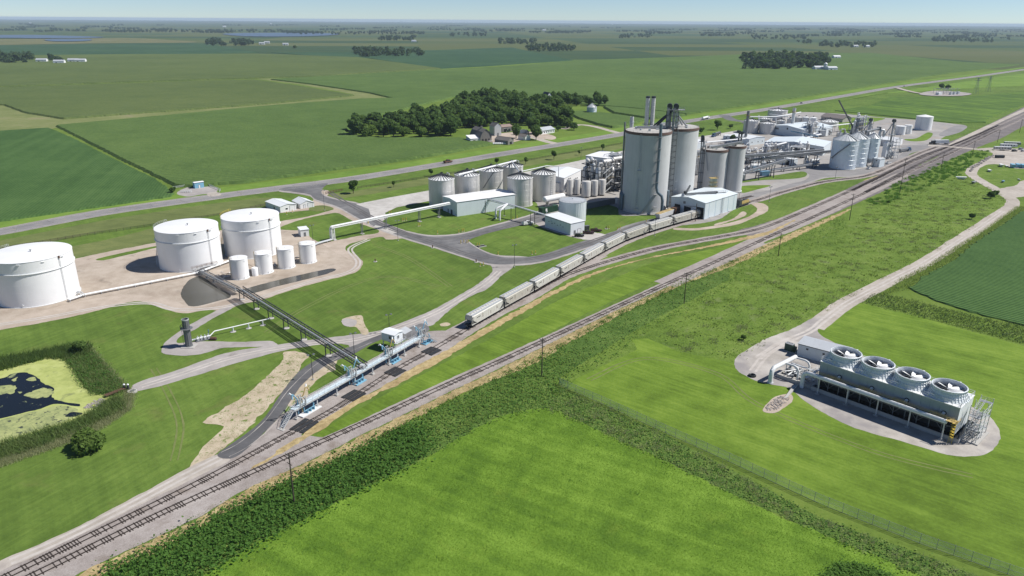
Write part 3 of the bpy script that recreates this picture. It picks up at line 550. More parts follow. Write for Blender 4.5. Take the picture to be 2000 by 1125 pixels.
track('railway_track', SIDE, 'loading siding beside the blue loading rack, curving off past the train', seed=2)
track('railway_track', TRAIN, 'spur under the hopper cars into the loading shed', near_ties=60, seed=3)
track('railway_track', SHEDT, 'short track behind the train into the loading shed', near_ties=40, seed=4)
track('railway_track', [G(*p) for p in ((1665, 372), (1712, 348), (1760, 324), (1802, 304), (1840, 291), (1880, 275), (1950, 245))], 'yard track beside the through track near the crossing', near_ties=10, seed=5)
track('railway_track', [G(*p) for p in ((1690, 376), (1745, 347), (1800, 318), (1850, 295), (1900, 272), (1960, 244))], 'middle yard track near the crossing', near_ties=10, seed=6)
# rubber pans between and beside the rails at the loading rack
m_pan = pmat('black_track_pan', (.038, .040, .043), .6, .2, dirt=.3, dirtcol=(.08, .075, .07))
for q in (((571, 840), (587, 847), (602, 818), (617, 826)), ((672, 778), (684, 784), (697, 763), (711, 769)), ((754.5, 730.5), (768, 735), (776, 718), (790, 724)), ((826.5, 689), (839, 694.5), (846, 679), (859, 684))):
 P = [G(*p) for p in q]; a = (P[0] + P[1]) / 2; b = (P[2] + P[3]) / 2; c = (a + b) / 2; d = b - a; ang = atan2(d.y, d.x)
 t = thing('track_pan', {571: 'black spill pan across the rails at the stair end of the loading rack', 672: 'black spill pan second from the stairs of the loading rack', 754.5: 'black spill pan across the rails below the middle loading arms', 826.5: 'black spill pan across the rails nearest the train'}[q[0][0]], 'spill pan', (c.x, c.y, .17), ang, 'spill pans on the loading siding')
 for y, wd in ((-1.62, 1.35), (0, 1.3), (1.62, 1.35)):
  m = MB(); m.box(0, y, 0, d.length, wd, .14)
  for k in range(6): m.box(-d.length / 2 + d.length * (k + .5) / 6, y, .14, .08, wd, .03)
  m.build('pan_panel', m_pan, t)
# ================================================================ MATERIALS FOR STRUCTURES
m_white = pmat('white_tank_paint', (.80, .80, .80), .45, dirt=.10, dirtcol=(.45, .42, .38))
m_whiter = pmat('white_painted_metal', (.74, .75, .75), .5, dirt=.2, dirtcol=(.35, .32, .29))
m_wall = pmat('white_sheet_siding', (.72, .75, .77), .5, dirt=.15, dirtcol=(.35, .33, .31), ribs=(.3, .35))
m_wallb = pmat('pale_blue_sheet_siding', (.64, .70, .73), .5, dirt=.15, dirtcol=(.3, .3, .3), ribs=(.3, .35))
m_roofw = pmat('white_sheet_roof', (.72, .74, .75), .45, dirt=.15, dirtcol=(.4, .38, .35), ribs=(.6, .4), streak=False)
m_roofb = pmat('pale_blue_sheet_roof', (.66, .72, .75), .45, dirt=.15, dirtcol=(.35, .34, .32), ribs=(.6, .4), streak=False)
m_galv = pmat('galvanized_steel', (.58, .60, .61), .45, .35, dirt=.25, dirtcol=(.25, .23, .21))
m_galvd = pmat('weathered_galvanized', (.34, .35, .36), .55, .4, dirt=.3, dirtcol=(.15, .13, .12))
m_ss = pmat('stainless_tank', (.62, .605, .58), .42, .2, dirt=.35, dirtcol=(.26, .23, .20))
m_conct = pmat('silo_concrete', (.53, .535, .53), .9, dirt=.35, dirtcol=(.26, .26, .255), spec=.15)
m_conc = pmat('bare_concrete', (.44, .425, .40), .9, dirt=.3, dirtcol=(.25, .24, .22), spec=.15)
m_dark = pmat('dark_steel', (.055, .06, .065), .55, .3, dirt=.25, dirtcol=(.12, .10, .09))
m_grey = pmat('grey_steel', (.20, .21, .22), .5, .35, dirt=.3, dirtcol=(.12, .10, .09))
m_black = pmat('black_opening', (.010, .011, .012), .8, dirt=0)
m_yel = pmat('safety_yellow', (.58, .42, .055), .5, dirt=.15)
m_yeld = pmat('tan_yellow_rail', (.46, .34, .13), .55, dirt=.2)
m_blue = pmat('light_blue_paint', (.20, .42, .56), .5, dirt=.2)
m_slate = pmat('slate_blue_paint', (.13, .175, .205), .5, dirt=.25)
m_blued = pmat('faded_blue_paint', (.16, .30, .42), .5, dirt=.25)
m_rust = pmat('rusty_steel', (.13, .07, .045), .8, .1, dirt=.4, dirtcol=(.05, .035, .03))
m_brownrim = pmat('brown_rim', (.135, .085, .07), .8, dirt=.4)
m_green = pmat('dark_green_paint', (.02, .06, .035), .5, dirt=.2)
m_glass = pmat('window_glass', (.03, .04, .05), .12, 0, dirt=0, spec=.6)
m_wood = pmat('pole_wood', (.075, .06, .05), .9, dirt=.4, dirtcol=(.03, .027, .024), spec=.1)
def depth(P): return (P - Vector((0, 0, CAM_H))).dot(_f)
def cyl_at(xl, xr, yb, yt=None):
 """round thing from its two sides, its lowest foot row and the row of its rim's middle: centre, radius, height"""
 xm = (xl + xr) / 2; P = G(xm, yb); d = Vector((P.x, P.y, 0)).normalized(); r = 1.0
 for _ in range(30): C = P + d * r; r = (xr - xl) / 2 * depth(C) / FPX
 h = None
 if yt is not None: q = PX(C.x, C.y, 0); h = HT(q[0], q[1], yt)
 return C, r, h
def cyl_top(xl, xr, yrim, h):
 C = G((xl + xr) / 2, yrim, h); r = (xr - xl) / 2 * depth(C) / FPX
 return Vector((C.x, C.y, 0)), r, h
def ladder(mb, p, q, wd=.5, n=None, off=None):
 p, q = Vector(p), Vector(q); s = off or Vector((wd / 2, 0, 0)); n = n or max(3, int((q - p).length / .6))
 mb.beam(p - s, q - s, .07, .07); mb.beam(p + s, q + s, .07, .07)
 for i in range(n): c = p + (q - p) * ((i + .5) / n); mb.beam(c - s, c + s, .05, .05)
def railing(mb, path, h=1.1, post=2.0, t=.06, mid=True):
 P = [Vector(p) for p in path]
 for a, b in zip(P, P[1:]):
  for z in ((h, h * .55) if mid else (h,)): mb.beam(a + Vector((0, 0, z)), b + Vector((0, 0, z)), t, t)
  k = max(1, int((b - a).length / post))
  for i in range(k + 1): c = a + (b - a) * (i / k); mb.beam(c, c + Vector((0, 0, h)), t, t)
def arc(r, a0, a1, z, n=16, c=(0, 0)): return [(c[0] + r * cos(a0 + (a1 - a0) * i / n), c[1] + r * sin(a0 + (a1 - a0) * i / n), z) for i in range(n + 1)]
# ================================================================ TANK FARM
def storage_tank(label, C, r, h, stair='galv', band=.74, big=True, group=None, mat=None, n=56):
 t = thing('storage_tank', label, 'tank', C, 0, group); mat = mat or m_white
 m = MB(); m.lathe([(r, 0), (r, h)], n); m.lathe([(r + .12, 0), (r + .12, .18), (r, .2)], n)
 k = 6 if big else 3
 for i in range(1, k): m.lathe([(r, h * i / k - .02), (r + .012, h * i / k), (r, h * i / k + .02)], n)
 m.build('shell', mat, t, True)
 m = MB(); m.lathe([(r + .10, h - .02), (r + .10, h + .06), (r, h + .08), (.1, h + r * .035)], n); m.build('roof', mat, t, True)
 m = MB(); m.lathe([(r + .45, 0), (r + .45, .12), (r - .1, .13)], n); m.build('ring_foundation', m_conc, t)
 if big:
  m = MB(); z = h * band; m.lathe([(r, z - .14), (r + .32, z - .1), (r + .32, z + .1), (r, z + .14)], n); m.build('wind_girder', m_whiter, t)
  m = MB(); railing(m, arc(r + .05, R(150), R(215), h, 10), 1.1, 1.6, .06); m.build('roof_railing', m_yel if stair == 'yellow' else m_galv, t)
  # stair winding up the far left side
  m = MB(); a0, a1 = R(205), R(150); N = 46
  for i in range(N):
   a = a0 + (a1 - a0) * i / N; z = h * (i + 1) / N
   m.box((r + .55) * cos(a), (r + .55) * sin(a), z - .05, .9, .35, .05, a)
  for rr_ in (r + .12, r + 1.0):
   m.tube([((rr_) * cos(a0 + (a1 - a0) * i / N), rr_ * sin(a0 + (a1 - a0) * i / N), h * i / N) for i in range(0, N + 1, 2)], .07, 4)
  m.tube([((r + 1.0) * cos(a0 + (a1 - a0) * i / N), (r + 1.0) * sin(a0 + (a1 - a0) * i / N), h * i / N + 1.1) for i in range(0, N + 1, 2)], .05, 4)
  for i in range(0, N + 1, 4):
   a = a0 + (a1 - a0) * i / N; m.beam(((r + 1.0) * cos(a), (r + 1.0) * sin(a), h * i / N), ((r + 1.0) * cos(a), (r + 1.0) * sin(a), h * i / N + 1.1), .05, .05)
  m.build('stair', m_yel if stair == 'yellow' else m_galv, t)
  a = atan2(-C.y, -C.x) + R(38)          # ladder with a rusty head on the sunny side
  m = MB(); u = Vector((-sin(a), cos(a), 0)) * .22; p = Vector(((r + .2) * cos(a), (r + .2) * sin(a), 0)); ladder(m, p + Vector((0, 0, .4)), p + Vector((0, 0, h - .3)), off=u); m.build('ladder', m_galv, t)
  m = MB(); m.box(p.x, p.y, h - .8, .5, .5, .9, a); m.build('gauge_head', m_rust, t)
  for k, b in enumerate((R(14), R(-18), R(44))):
   bb = a - R(38) + b; m = MB(); m.box((r + .1) * cos(bb), (r + .1) * sin(bb), h - .75, .35, 1.0, .25, bb); m.build('overflow_vent', m_galv if k == 2 else m_white, t)
  m = MB(); m.cyl((.8, -.4, h + r * .03), (.8, -.4, h + r * .03 + .7), .18, n=8); m.box(.8, -.4, h + r * .03 + .7, .6, .6, .12); m.build('roof_vent', m_grey, t)
  m = MB(); bb = a - R(62); m.cyl(((r - .1) * cos(bb), (r - .1) * sin(bb), .9), ((r + .12) * cos(bb), (r + .12) * sin(bb), .9), .42, n=12); m.build('manway', m_whiter, t)
 else:
  a = atan2(-C.y, -C.x)
  m = MB(); b = a - R(62); p = Vector(((r + .3) * cos(b), (r + .3) * sin(b), 0)); ladder(m, p, p + Vector((0, 0, h + .9)), off=Vector((-sin(b), cos(b), 0)) * .3)
  railing(m, arc(r, b - .35, b + .35, h, 4), 1.0, 1.0, .06); m.build('ladder', m_yeld, t)
  for b in (R(-25), R(40)):
   bb = a + b; m = MB(); m.box((r + .06) * cos(bb), (r + .06) * sin(bb), h - .75, .25, .8, .22, bb); m.build('overflow_vent', m_white, t)
  m = MB(); m.cyl((0, 0, h), (0, 0, h + .5), .14, n=8); m.build('roof_vent', m_whiter, t)
  for b in (R(-8), R(25), R(52)):
   bb = a + b; m = MB(); m.cyl((r * cos(bb), r * sin(bb), .7), ((r + .2) * cos(bb), (r + .2) * sin(bb), .7), .16, n=8); m.build('nozzle', m_galv, t)
 return t
gt = 'large white storage tanks'
C1, r1, h1 = cyl_at(10, 152, 598, 493); storage_tank('large white tank at the left edge of the tank farm', C1, r1, h1, group=gt)
C3, r3, h3 = cyl_at(320, 434, 531, 441); storage_tank('middle large white tank with galvanized stairs', C3, r3, h3, group=gt)
C2, r2, h2 = cyl_at(447, 549, 505, 420); storage_tank('large white tank with yellow stairs behind the small tanks', C2, 12.5, 17.0, 'yellow', group=gt)
gs = 'small white tanks in a row'
SMALL = []
for a, lb in (((453.6, 487, 547, 502), 'small white tank nearest the pipe bridge'), ((501, 533.7, 536, 493), 'small white tank with the tiny tank at its foot'), ((543.6, 577, 526, 485), 'third small white tank, behind the long pool'), ((587, 618, 515.5, 475), 'small white tank beside the white control hut')):
 C, r, h = cyl_at(*a); SMALL.append(C); storage_tank(lb, C, 3.55, 8.5, big=False, group=gs, n=32)
C, r, h = cyl_at(493, 505, 540, 523); t = thing('additive_tank', 'tiny white tank between two small white tanks', 'tank', C)
m = MB(); m.lathe([(1.25, 0), (1.25, 3.3), (1.1, 3.5), (0, 3.65)], 24); m.build('shell', m_white, t, True)
m = MB(); m.cyl((0, 0, 3.6), (0, 0, 4.0), .15, n=8); m.build('vent', m_white, t)
def pipe_run(name, label, cat, pts, pipes, mat, support=None, sup_mat=None, sup_h=None, step=7.0, group=None):
 """parallel pipes through world points; pipes = (sideways offset, up offset, radius)"""
 P = [Vector(p) for p in pts]; base = Vector((P[0].x, P[0].y, 0)); t = thing(name, label, cat, base, 0, group)
 for off, up, r in pipes:
  path = []
  for i, p in enumerate(P):
   d = P[min(i + 1, len(P) - 1)] - P[max(i - 1, 0)]; d.z = 0
   nv = Vector((-d.y, d.x, 0)).normalized() if d.length > 1e-3 else Vector((0, 1, 0)); path.append(p - base + nv * off + Vector((0, 0, up)))
  m = MB(); m.tube(path, r, 8); m.build('pipe', mat, t, True)
 if support:
  ow = max(abs(o) for o, _, _ in pipes) + .4
  for p, d in resample(P, step):
   d2 = Vector((d.x, d.y, 0)).normalized(); nv = Vector((-d2.y, d2.x, 0)); z = p.z - .25
   m = MB(); m.beam(p - base + nv * ow - Vector((0, 0, .2)), p - base - nv * ow - Vector((0, 0, .2)), .18, .18)
   for s in (1, -1): q = p - base + nv * (ow * s * .8); m.beam((q.x, q.y, 0), (q.x, q.y, max(z, .1)), .16, .16)
   m.build('support', sup_mat or m_galv, t)
 return t
def zz(p, z): return Vector((p[0], p[1], z))
a, b, c = G(135, 590), G(385, 537), G(452, 512)
pipe_run('pipe_run', 'long low white pipe run crossing the tank basin', 'pipes', [zz(a, 1.0), zz(G(165, 580), 1.0), zz(b, 1.0), zz(c, 1.0)], [(-.45, 0, .22), (0, 0, .16), (.45, 0, .22)], m_whiter, True, m_galv, step=6)
pipe_run('pipe_run', 'pipes from the left large tank to the low pipe run', 'pipes', [zz(G(146, 573), .8), zz(G(158, 576), 1.1), zz(G(165, 582), 1.1)], [(-.4, 0, .2), (.4, 0, .2)], m_galv)
t = thing('catwalk', 'rusty handrail catwalk over the pipes in front of the middle large tank', 'catwalk', G(400, 532)); a = G(376, 534) - t.location; b = G(425, 522) - t.location
m = MB(); m.beam(zz(a, 1.6), zz(b, 1.6), 1.0, .1); m.build('deck', m_galv, t); m = MB()
for s in (.5, -.5):
 d = (b - a).normalized(); nv = Vector((-d.y, d.x, 0)) * s; railing(m, [zz(a + nv, 1.65), zz(b + nv, 1.65)], 1.1, 2.2)
m.build('handrail', m_rust, t);
for k in (.05, .5, .95): m = MB(); m.beam(zz(a + (b - a) * k, 0), zz(a + (b - a) * k, 1.6), .15, .15); m.build('post', m_galv, t)
# tangle of small pipes and valves between the tanks
rr = random.Random(5)
t = thing('valve_manifold', 'tangle of pipes and valves between the big and small tanks', 'pipes', G(470, 510)); base = t.location.copy()
for k in range(26):
 p = G(rr.uniform(432, 600), 0 + 0 + 520) if False else (SMALL[0] + (SMALL[3] - SMALL[0]) * rr.uniform(-.35, 1.05) + Vector((-2.9, 2.9, 0)) * rr.uniform(.9, 2.2)) - base
 L = rr.uniform(1.5, 5); d = Vector((.71, .71, 0)) if rr.random() < .6 else Vector((-.71, .71, 0)); z = rr.choice((.5, .8, 1.2)); m = MB()
 m.tube([zz(p, .1), zz(p, z), zz(p + d * L, z), zz(p + d * L, .1)], rr.uniform(.07, .14), 6); m.build('pipe', rr.choice((m_galv, m_whiter, m_rust, m_galv)), t)
for k in range(8):
 p = SMALL[0] + (SMALL[3] - SMALL[0]) * (k / 7) + Vector((-3.2, 3.2, 0)) - base; m = MB(); m.box(p.x, p.y, 0, .8, .8, .9, .78); m.cyl(zz(p, .9), zz(p, 1.3), .25, n=8); m.build('valve', rr.choice((m_yeld, m_rust, m_galv)), t)
# ---- truss bridge over the basin, then the long pipe bridge on dark posts
def truss_bridge(label, a, b, z0, z1, wd, posts, pipes, mat, zbase=None, cat='pipe bridge', pipemat=None):
 a, b = Vector(a), Vector(b); base = Vector((a.x, a.y, 0)); L = (b - a).length; ang = atan2(b.y - a.y, b.x - a.x)
 t = thing('pipe_bridge', label, cat, base, ang); hh = 1.1
 zf = lambda x: z0 + (z1 - z0) * x / L
 for s in (-1, 1):
  m = MB(); y = s * wd / 2
  for dz in (0, hh): m.beam((0, y, z0 + dz), (L, y, z1 + dz), .22, .28)
  n = max(4, int(L / 2.4))
  for i in range(n):
   x0, x1 = L * i / n, L * (i + 1) / n; m.beam((x0, y, zf(x0)), (x0, y, zf(x0) + hh), .12, .12)
   m.beam((x0, y, zf(x0) + (hh if i % 2 else 0)), (x1, y, zf(x1) + (0 if i % 2 else hh)), .10, .10)
  m.build('truss', mat, t)
 n = max(4, int(L / 2.4))
 for i in range(n + 1): x = L * i / n; m = MB(); m.beam((x, -wd / 2, zf(x)), (x, wd / 2, zf(x)), .14, .14); m.build('cross_beam', mat, t)
 for y, up, r in pipes:
  m = MB(); m.tube([(0, y, z0 + up), (L, y, z1 + up)], r, 8); m.build('pipe', pipemat or m_galv, t, True)
 for x in posts:
  m = MB(); z = zf(x)
  for s in (-1, 1): m.beam((x, s * wd * .32, .2), (x, s * wd * .32, z), .26, .26)
  m.beam((x, -wd / 2, z - .15), (x, wd / 2, z - .15), .26, .3); p = m.build('post', mat, t)
  m = MB(); m.lathe([(1.1, .0), (1.1, .18), (.9, .25), (0, .26)], 12, (x, 0)); m.build('footing', m_conc, p)
 return t
a, b = G(392, 536), G(466, 576); truss_bridge('short pale truss bridge over the muddy basin water', a, b, 1.2, 1.6, 1.9, [.5, 7.0, 13.5], [(-.5, .4, .2), (0, .4, .16), (.5, .4, .2)], m_grey)
b0 = G(471, 584); b1 = G(712, 741); hb = HT(471, 584, 569)
L = (b1 - b0).length; truss_bridge('long elevated pipe bridge on dark posts across the lawn', b0, b1, 3.7, 4.0, 2.5, [L * .01, L * .155, L * .29, L * .425, L * .57, L * .755], [(.15, .55, .22)], m_dark)
# white pipe rack from the tank farm to the fermentation hall
q0, q1 = G(648, 470), G(878, 420); hq = HT(648, 470, 441)
t = thing('pipe_rack', 'long white pipe rack on posts over the plant road', 'pipe rack', q0, atan2(q1.y - q0.y, q1.x - q0.x)); L = (q1 - q0).length; z = hq - 1.0
for y, r in ((-.45, .36), (.4, .3)):
 m = MB(); m.tube([(-.2 - y * .4, y, .8), (-.2 - y * .4, y, z - .5), (.3, y, z + .5), (1.0, y, z + .6), (L, y, z + .6)], r, 10); m.build('pipe', m_whiter, t, True)
for y in (-.95, .95): m = MB(); m.beam((0, y, z), (L, y, z), .2, .45); m.build('beam', m_whiter, t)
for k in range(25): m = MB(); m.beam((L * k / 24, -.9, z - .1), (L * k / 24, .9, z - .1), .15, .15); m.build('cross_beam', m_grey, t)
for k in (.02, .235, .43, .72, .90):
 m = MB(); [m.beam((L * k, y, 0), (L * k, y, z - .2), .3, .3) for y in (-.6, .6)]; m.beam((L * k, -.9, z - .25), (L * k, .9, z - .25), .25, .3)
 p = m.build('post', m_whiter if k < .1 else m_grey, t); m = MB(); m.box(L * k, 0, 0, 1.6, 2.2, .3); m.build('footing', m_conc, p)
pipe_run('pipe_run', 'low silver pipes from the control hut to the white pipe rack', 'pipes', [zz(G(604, 486), .9), zz(G(622, 478), .9), zz(G(648, 471), .9)], [(-.4, 0, .3), (.4, 0, .3)], m_galv, True, step=4)
# ================================================================ BUILDINGS
def building(name, label, cat, A, B, C, h, rise=0.8, ridge='x', wall=None, roof=None, over=.25, depth_=None, openings=(), group=None, length=None, trimmat=None, z0=0.0):
 """rectangular building: A-B is its front foot line, C lies on the far side; openings = (face, along 0..1, width, height, sill, kind)"""
 wall, roof = wall or m_wall, roof or m_roofw
 u = B - A; L = length or u.length; ang = atan2(u.y, u.x); perp = Vector((-sin(ang), cos(ang), 0)); W = depth_ or (C - A).dot(perp); flip = False
 if (C - A).dot(perp) < 0 or (depth_ and depth_ < 0):
  A = A + Vector((cos(ang), sin(ang), 0)) * L; ang += PI; W = abs(W); flip = True
 t = thing(name, label, cat, (A.x, A.y, 0), ang, group); o = over
 m = MB(); rz = rise
 if ridge == 'x':
  prof = [(0, 0), (W, 0), (W, h), (W / 2, h + rz), (0, h)]
  m.v = [(0, y, z) for y, z in prof] + [(L, y, z) for y, z in prof]; m.f = [(4, 3, 2, 1, 0), (5, 6, 7, 8, 9), (0, 1, 6, 5), (1, 2, 7, 6), (4, 0, 5, 9)]
 elif ridge == 'y':
  prof = [(0, 0), (L, 0), (L, h), (L / 2, h + rz), (0, h)]
  m.v = [(x, 0, z) for x, z in prof] + [(x, W, z) for x, z in prof]; m.f = [(0, 1, 2, 3, 4), (9, 8, 7, 6, 5), (1, 6, 7, 2), (0, 4, 9, 5)]
 else:     # shed roof rising towards the back
  m.v = [(0, 0, 0), (L, 0, 0), (L, W, 0), (0, W, 0), (0, 0, h), (L, 0, h), (L, W, h + rz), (0, W, h + rz)]; m.f = [(0, 1, 5, 4), (1, 2, 6, 5), (2, 3, 7, 6), (3, 0, 4, 7)]
 m.m = [0] * len(m.f); m.build('wall', wall, t)
 th = .12
 def slab(pts):
  mm = MB(); mm.hexa([(x, y, z + .01) for x, y, z in pts], [(x, y, z + th) for x, y, z in pts]); mm.build('roof', roof, t)
 if ridge == 'x':
  dz = rz * 2 * o / W
  slab([(-o, -o, h - dz), (L + o, -o, h - dz), (L + o, W / 2, h + rz), (-o, W / 2, h + rz)]); slab([(L + o, W + o, h - dz), (-o, W + o, h - dz), (-o, W / 2, h + rz), (L + o, W / 2, h + rz)])
  m = MB(); m.beam((-o, W / 2, h + rz + .1), (L + o, W / 2, h + rz + .1), .4, .08); m.build('ridge_cap', roof, t)
 elif ridge == 'y':
  dz = rz * 2 * o / L
  slab([(-o, W + o, h - dz), (-o, -o, h - dz), (L / 2, -o, h + rz), (L / 2, W + o, h + rz)]); slab([(L + o, -o, h - dz), (L + o, W + o, h - dz), (L / 2, W + o, h + rz), (L / 2, -o, h + rz)])
  m = MB(); m.beam((L / 2, -o, h + rz + .1), (L / 2, W + o, h + rz + .1), .4, .08); m.build('ridge_cap', roof, t)
 else: slab([(-o, -o, h), (L + o, -o, h), (L + o, W + o, h + rz), (-o, W + o, h + rz)])
 tm = trimmat or m_grey
 for (p, q) in ((((-.03, -.03)), ((L + .03, -.03))), ((L + .03, -.03), (L + .03, W + .03)), ((-.03, W + .03), (-.03, -.03))):
  if ridge == 'y' and p[1] == q[1]: continue
  if ridge == 'x' and p[0] == q[0]: continue
  zz0 = h if ridge != 'shed' else h
  m = MB(); m.beam((*p, zz0 - .14), (*q, zz0 - .14 + (rz if ridge == 'shed' and p[1] < q[1] else 0)), .08, .22); m.build('eave_trim', tm, t)
 for (fc, al, wd, ht, sill, kind) in openings:
  if flip and fc in ('f', 'b'): al = 1 - al
  if flip and fc in ('l', 'r'): fc = {'l': 'r', 'r': 'l'}[fc]
  if fc == 'f': c = (L * al, -.02); rz_ = 0
  elif fc == 'b': c = (L * al, W + .02); rz_ = PI
  elif fc == 'l': c = (-.02, W * al); rz_ = -PI / 2
  else: c = (L + .02, W * al); rz_ = PI / 2
  mt = {'door': m_grey, 'big': m_black, 'white': m_whiter, 'win': m_glass, 'louver': m_grey, 'dark': m_dark}[kind]
  m = MB(); m.box(c[0], c[1], sill, wd, .08, ht, rz_); nm = {'win': 'window', 'louver': 'louver'}.get(kind, 'door'); p = m.build(nm, mt, t)
  m = MB(); cc, sn = cos(rz_), sin(rz_)
  for (dx, dz, sx, sz) in ((-wd / 2 - .05, 0, .1, ht), (wd / 2 + .05, 0, .1, ht), (0, ht, wd + .2, .1)):
   m.box(c[0] + dx * cc + sn * .03, c[1] + dx * sn - cc * .03, sill + dz, sx, .09, sz, rz_)
  m.build('frame', m_whiter if kind in ('win', 'big') else m_grey, p)
 return t
# hut, two white sheds and the small white cabin near the highway
h = HT(585, 463, 447); building('control_hut', 'small white square hut beside the fourth small tank', 'hut', G(588, 463), G(604, 461), G(580, 458), 3.4, .25, 'shed', m_whiter, m_roofw, openings=(('f', .5, .8, 2, 0, 'louver'),))
building('white_shed', 'wide white shed with a low roof near the highway', 'shed', G(548, 415.5), G(579, 410), G(529, 403), HT(548, 415.5, 404), .9, 'y', m_white, m_roofw, openings=(('f', .40, 1.2, .9, 1.2, 'win'), ('f', .75, 3.0, 3.0, 0, 'white'), ('l', .4, 1.0, 2.1, 0, 'door')))
building('white_shed', 'white gabled shed next to the plant entrance road', 'shed', G(587, 408), G(614, 404), G(574, 400), HT(587, 408, 399), 1.6, 'y', m_white, m_roofw, openings=(('f', .7, 2.6, 2.6, 0, 'white'), ('f', .3, 1.0, 2.1, 0, 'white'), ('l', .3, 1.0, 2.0, 0, 'dark')))
# flare stack with its skid and pipe
C, r, h = cyl_at(363, 377, 679, 623); t = thing('flare_stack', 'tall grey round flare stack standing on gravel', 'stack', C); r = 1.0
m = MB(); m.lathe([(r * 1.25, 0), (r * 1.25, .3), (r, .35), (r, h), (r * .85, h), (r * .85, h - .8), (0, h - .8)], 20); m.build('shell', m_grey, t, True)
for k in range(12): m = MB(); a = 2 * PI * k / 12; m.box(1.02 * cos(a), 1.02 * sin(a), .4, .1, .14, h - 1.0, a); m.build('rib', m_grey, t)
m = MB(); m.lathe([(1.03, h - .35), (1.12, h - .35), (1.12, h), (1.0, h + .01)], 20); m.build('rim', m_galv, t)
m = MB(); m.lathe([(1.05, h * .66), (1.9, h * .66), (1.9, h * .66 + .1), (1.05, h * .66 + .1)], 16); railing(m, arc(1.85, R(120), R(260), h * .66 + .1, 8), 1.0, .8); m.build('platform', m_grey, t)
m = MB(); ladder(m, (-1.3, -.3, 0), (-1.3, -.3, h * .66)); m.build('ladder', m_grey, t)
m = MB(); m.box(0, 0, 0, 4.2, 3.4, .22); m.build('pad', m_conc, t)
t = thing('pump_skid', 'grey blower skid with motors beside the flare stack', 'machinery', G(398, 664), R(35))
m = MB(); m.box(0, 0, .05, 5, 1.8, .25); m.build('base', m_grey, t)
for k, (x, y) in enumerate(((-1.7, 0), (-.6, .2), (.5, -.1), (1.6, .1))):
 m = MB(); m.cyl((x - .5, y, .9), (x + .4, y, .9), .5, n=12); m.box(x, y, .3, .6, .9, .4); m.box(x, y, 1.3, .35, .35, .5); m.build('blower', m_galv, t)
m = MB(); m.tube([(-2.4, 0, .9), (-3.4, 0, .9), (-5.5, -1.0, .9)], .25, 8); m.build('duct', m_galv, t)
t = thing('control_post', 'thin blue-grey control post by the blower skid', 'post', G(409, 661)); m = MB(); m.beam((0, 0, 0), (0, 0, 3.2), .12, .12); m.box(0, 0, 2.2, .3, .15, 1.0); m.build('post', m_blued, t)
t = thing('blower_motor', 'low dark round motor on the ground beside the skid', 'motor', G(417, 664)); m = MB(); m.cyl((-.9, 0, .55), (.9, 0, .55), .55, n=12); m.build('housing', m_rust, t); m = MB(); m.box(-.9, 0, 0, .4, .8, .5); m.box(.8, 0, 0, .4, .8, .5); m.build('foot', m_dark, t)
a, b, e = G(410, 661), G(420, 656), G(528, 632)
t = thing('flare_pipe', 'white gas pipe on short piers across the lawn to the flare', 'pipe', Vector((a.x, a.y, 0))); base = t.location.copy()
m = MB(); m.tube([zz(a - base, .8), zz(b - base, 1.7), zz(e - base, 1.9)], .19, 10); m.build('pipe', m_whiter, t, True)
for k in (.32, .60, .86):
 p = b + (e - b) * k - base; m = MB(); m.box(p.x, p.y, 0, .35, .35, 1.6); q = m.build('pier', m_whiter, t); m = MB(); m.lathe([(1.0, 0.05), (1.0, .1), (0, .12)], 10, (p.x, p.y)); m.build('footing', m_conc, q)
# ================================================================ RAIL LOADING RACK
a, b = G(561, 833), G(836, 668); base = G(590, 815)
A0, B0 = G(573, 822), G(829, 671.5); u = (B0 - A0); L = u.length; ang = atan2(u.y, u.x)
m_deck = pmat('pale_blue_grating', (.60, .70, .75), .5, dirt=.15)
rack = thing('loading_rack', 'long pale blue elevated railcar loading rack on grey posts', 'loading rack', (A0.x, A0.y, 0), ang)
zd = 3.3
for y in (-.7, .7): m = MB(); m.beam((0, y, zd - .2), (L, y, zd - .2), .18, .45); m.build('beam', m_galv, rack)
npan = int(L / 1.6)
for k in range(npan):
 m = MB(); m.box(L * (k + .5) / npan, 0, zd + .03, L / npan - .05, 1.5, .06); m.build('grating_panel', m_deck, rack)
for s in (-1, 1): m = MB(); railing(m, [(0, s * .78, zd), (L, s * .78, zd)], 1.1, 2.2, .05); m.build('railing', m_galv, rack)
for k, y, r in ((0, 1.15, .2), (1, 1.5, .16), (2, -.15, .13)): m = MB(); m.tube([(1, y, zd - (.1 if k < 2 else .65)), (L - 2, y, zd - (.1 if k < 2 else .65))], r, 8); m.build('pipe', m_galv, rack, True)
for k in range(8):
 x = L * (.02 + .93 * k / 7); m = MB(); [m.beam((x, y, .3), (x, y, zd - .4), .28, .28) for y in (-.1,)]; m.beam((x, -.9, zd - .5), (x, 1.6, zd - .5), .2, .25); p = m.build('post', m_galv, rack)
 m = MB(); m.box(x, -.1, 0, 1.1, 1.1, .4); m.build('footing', m_conc, p)
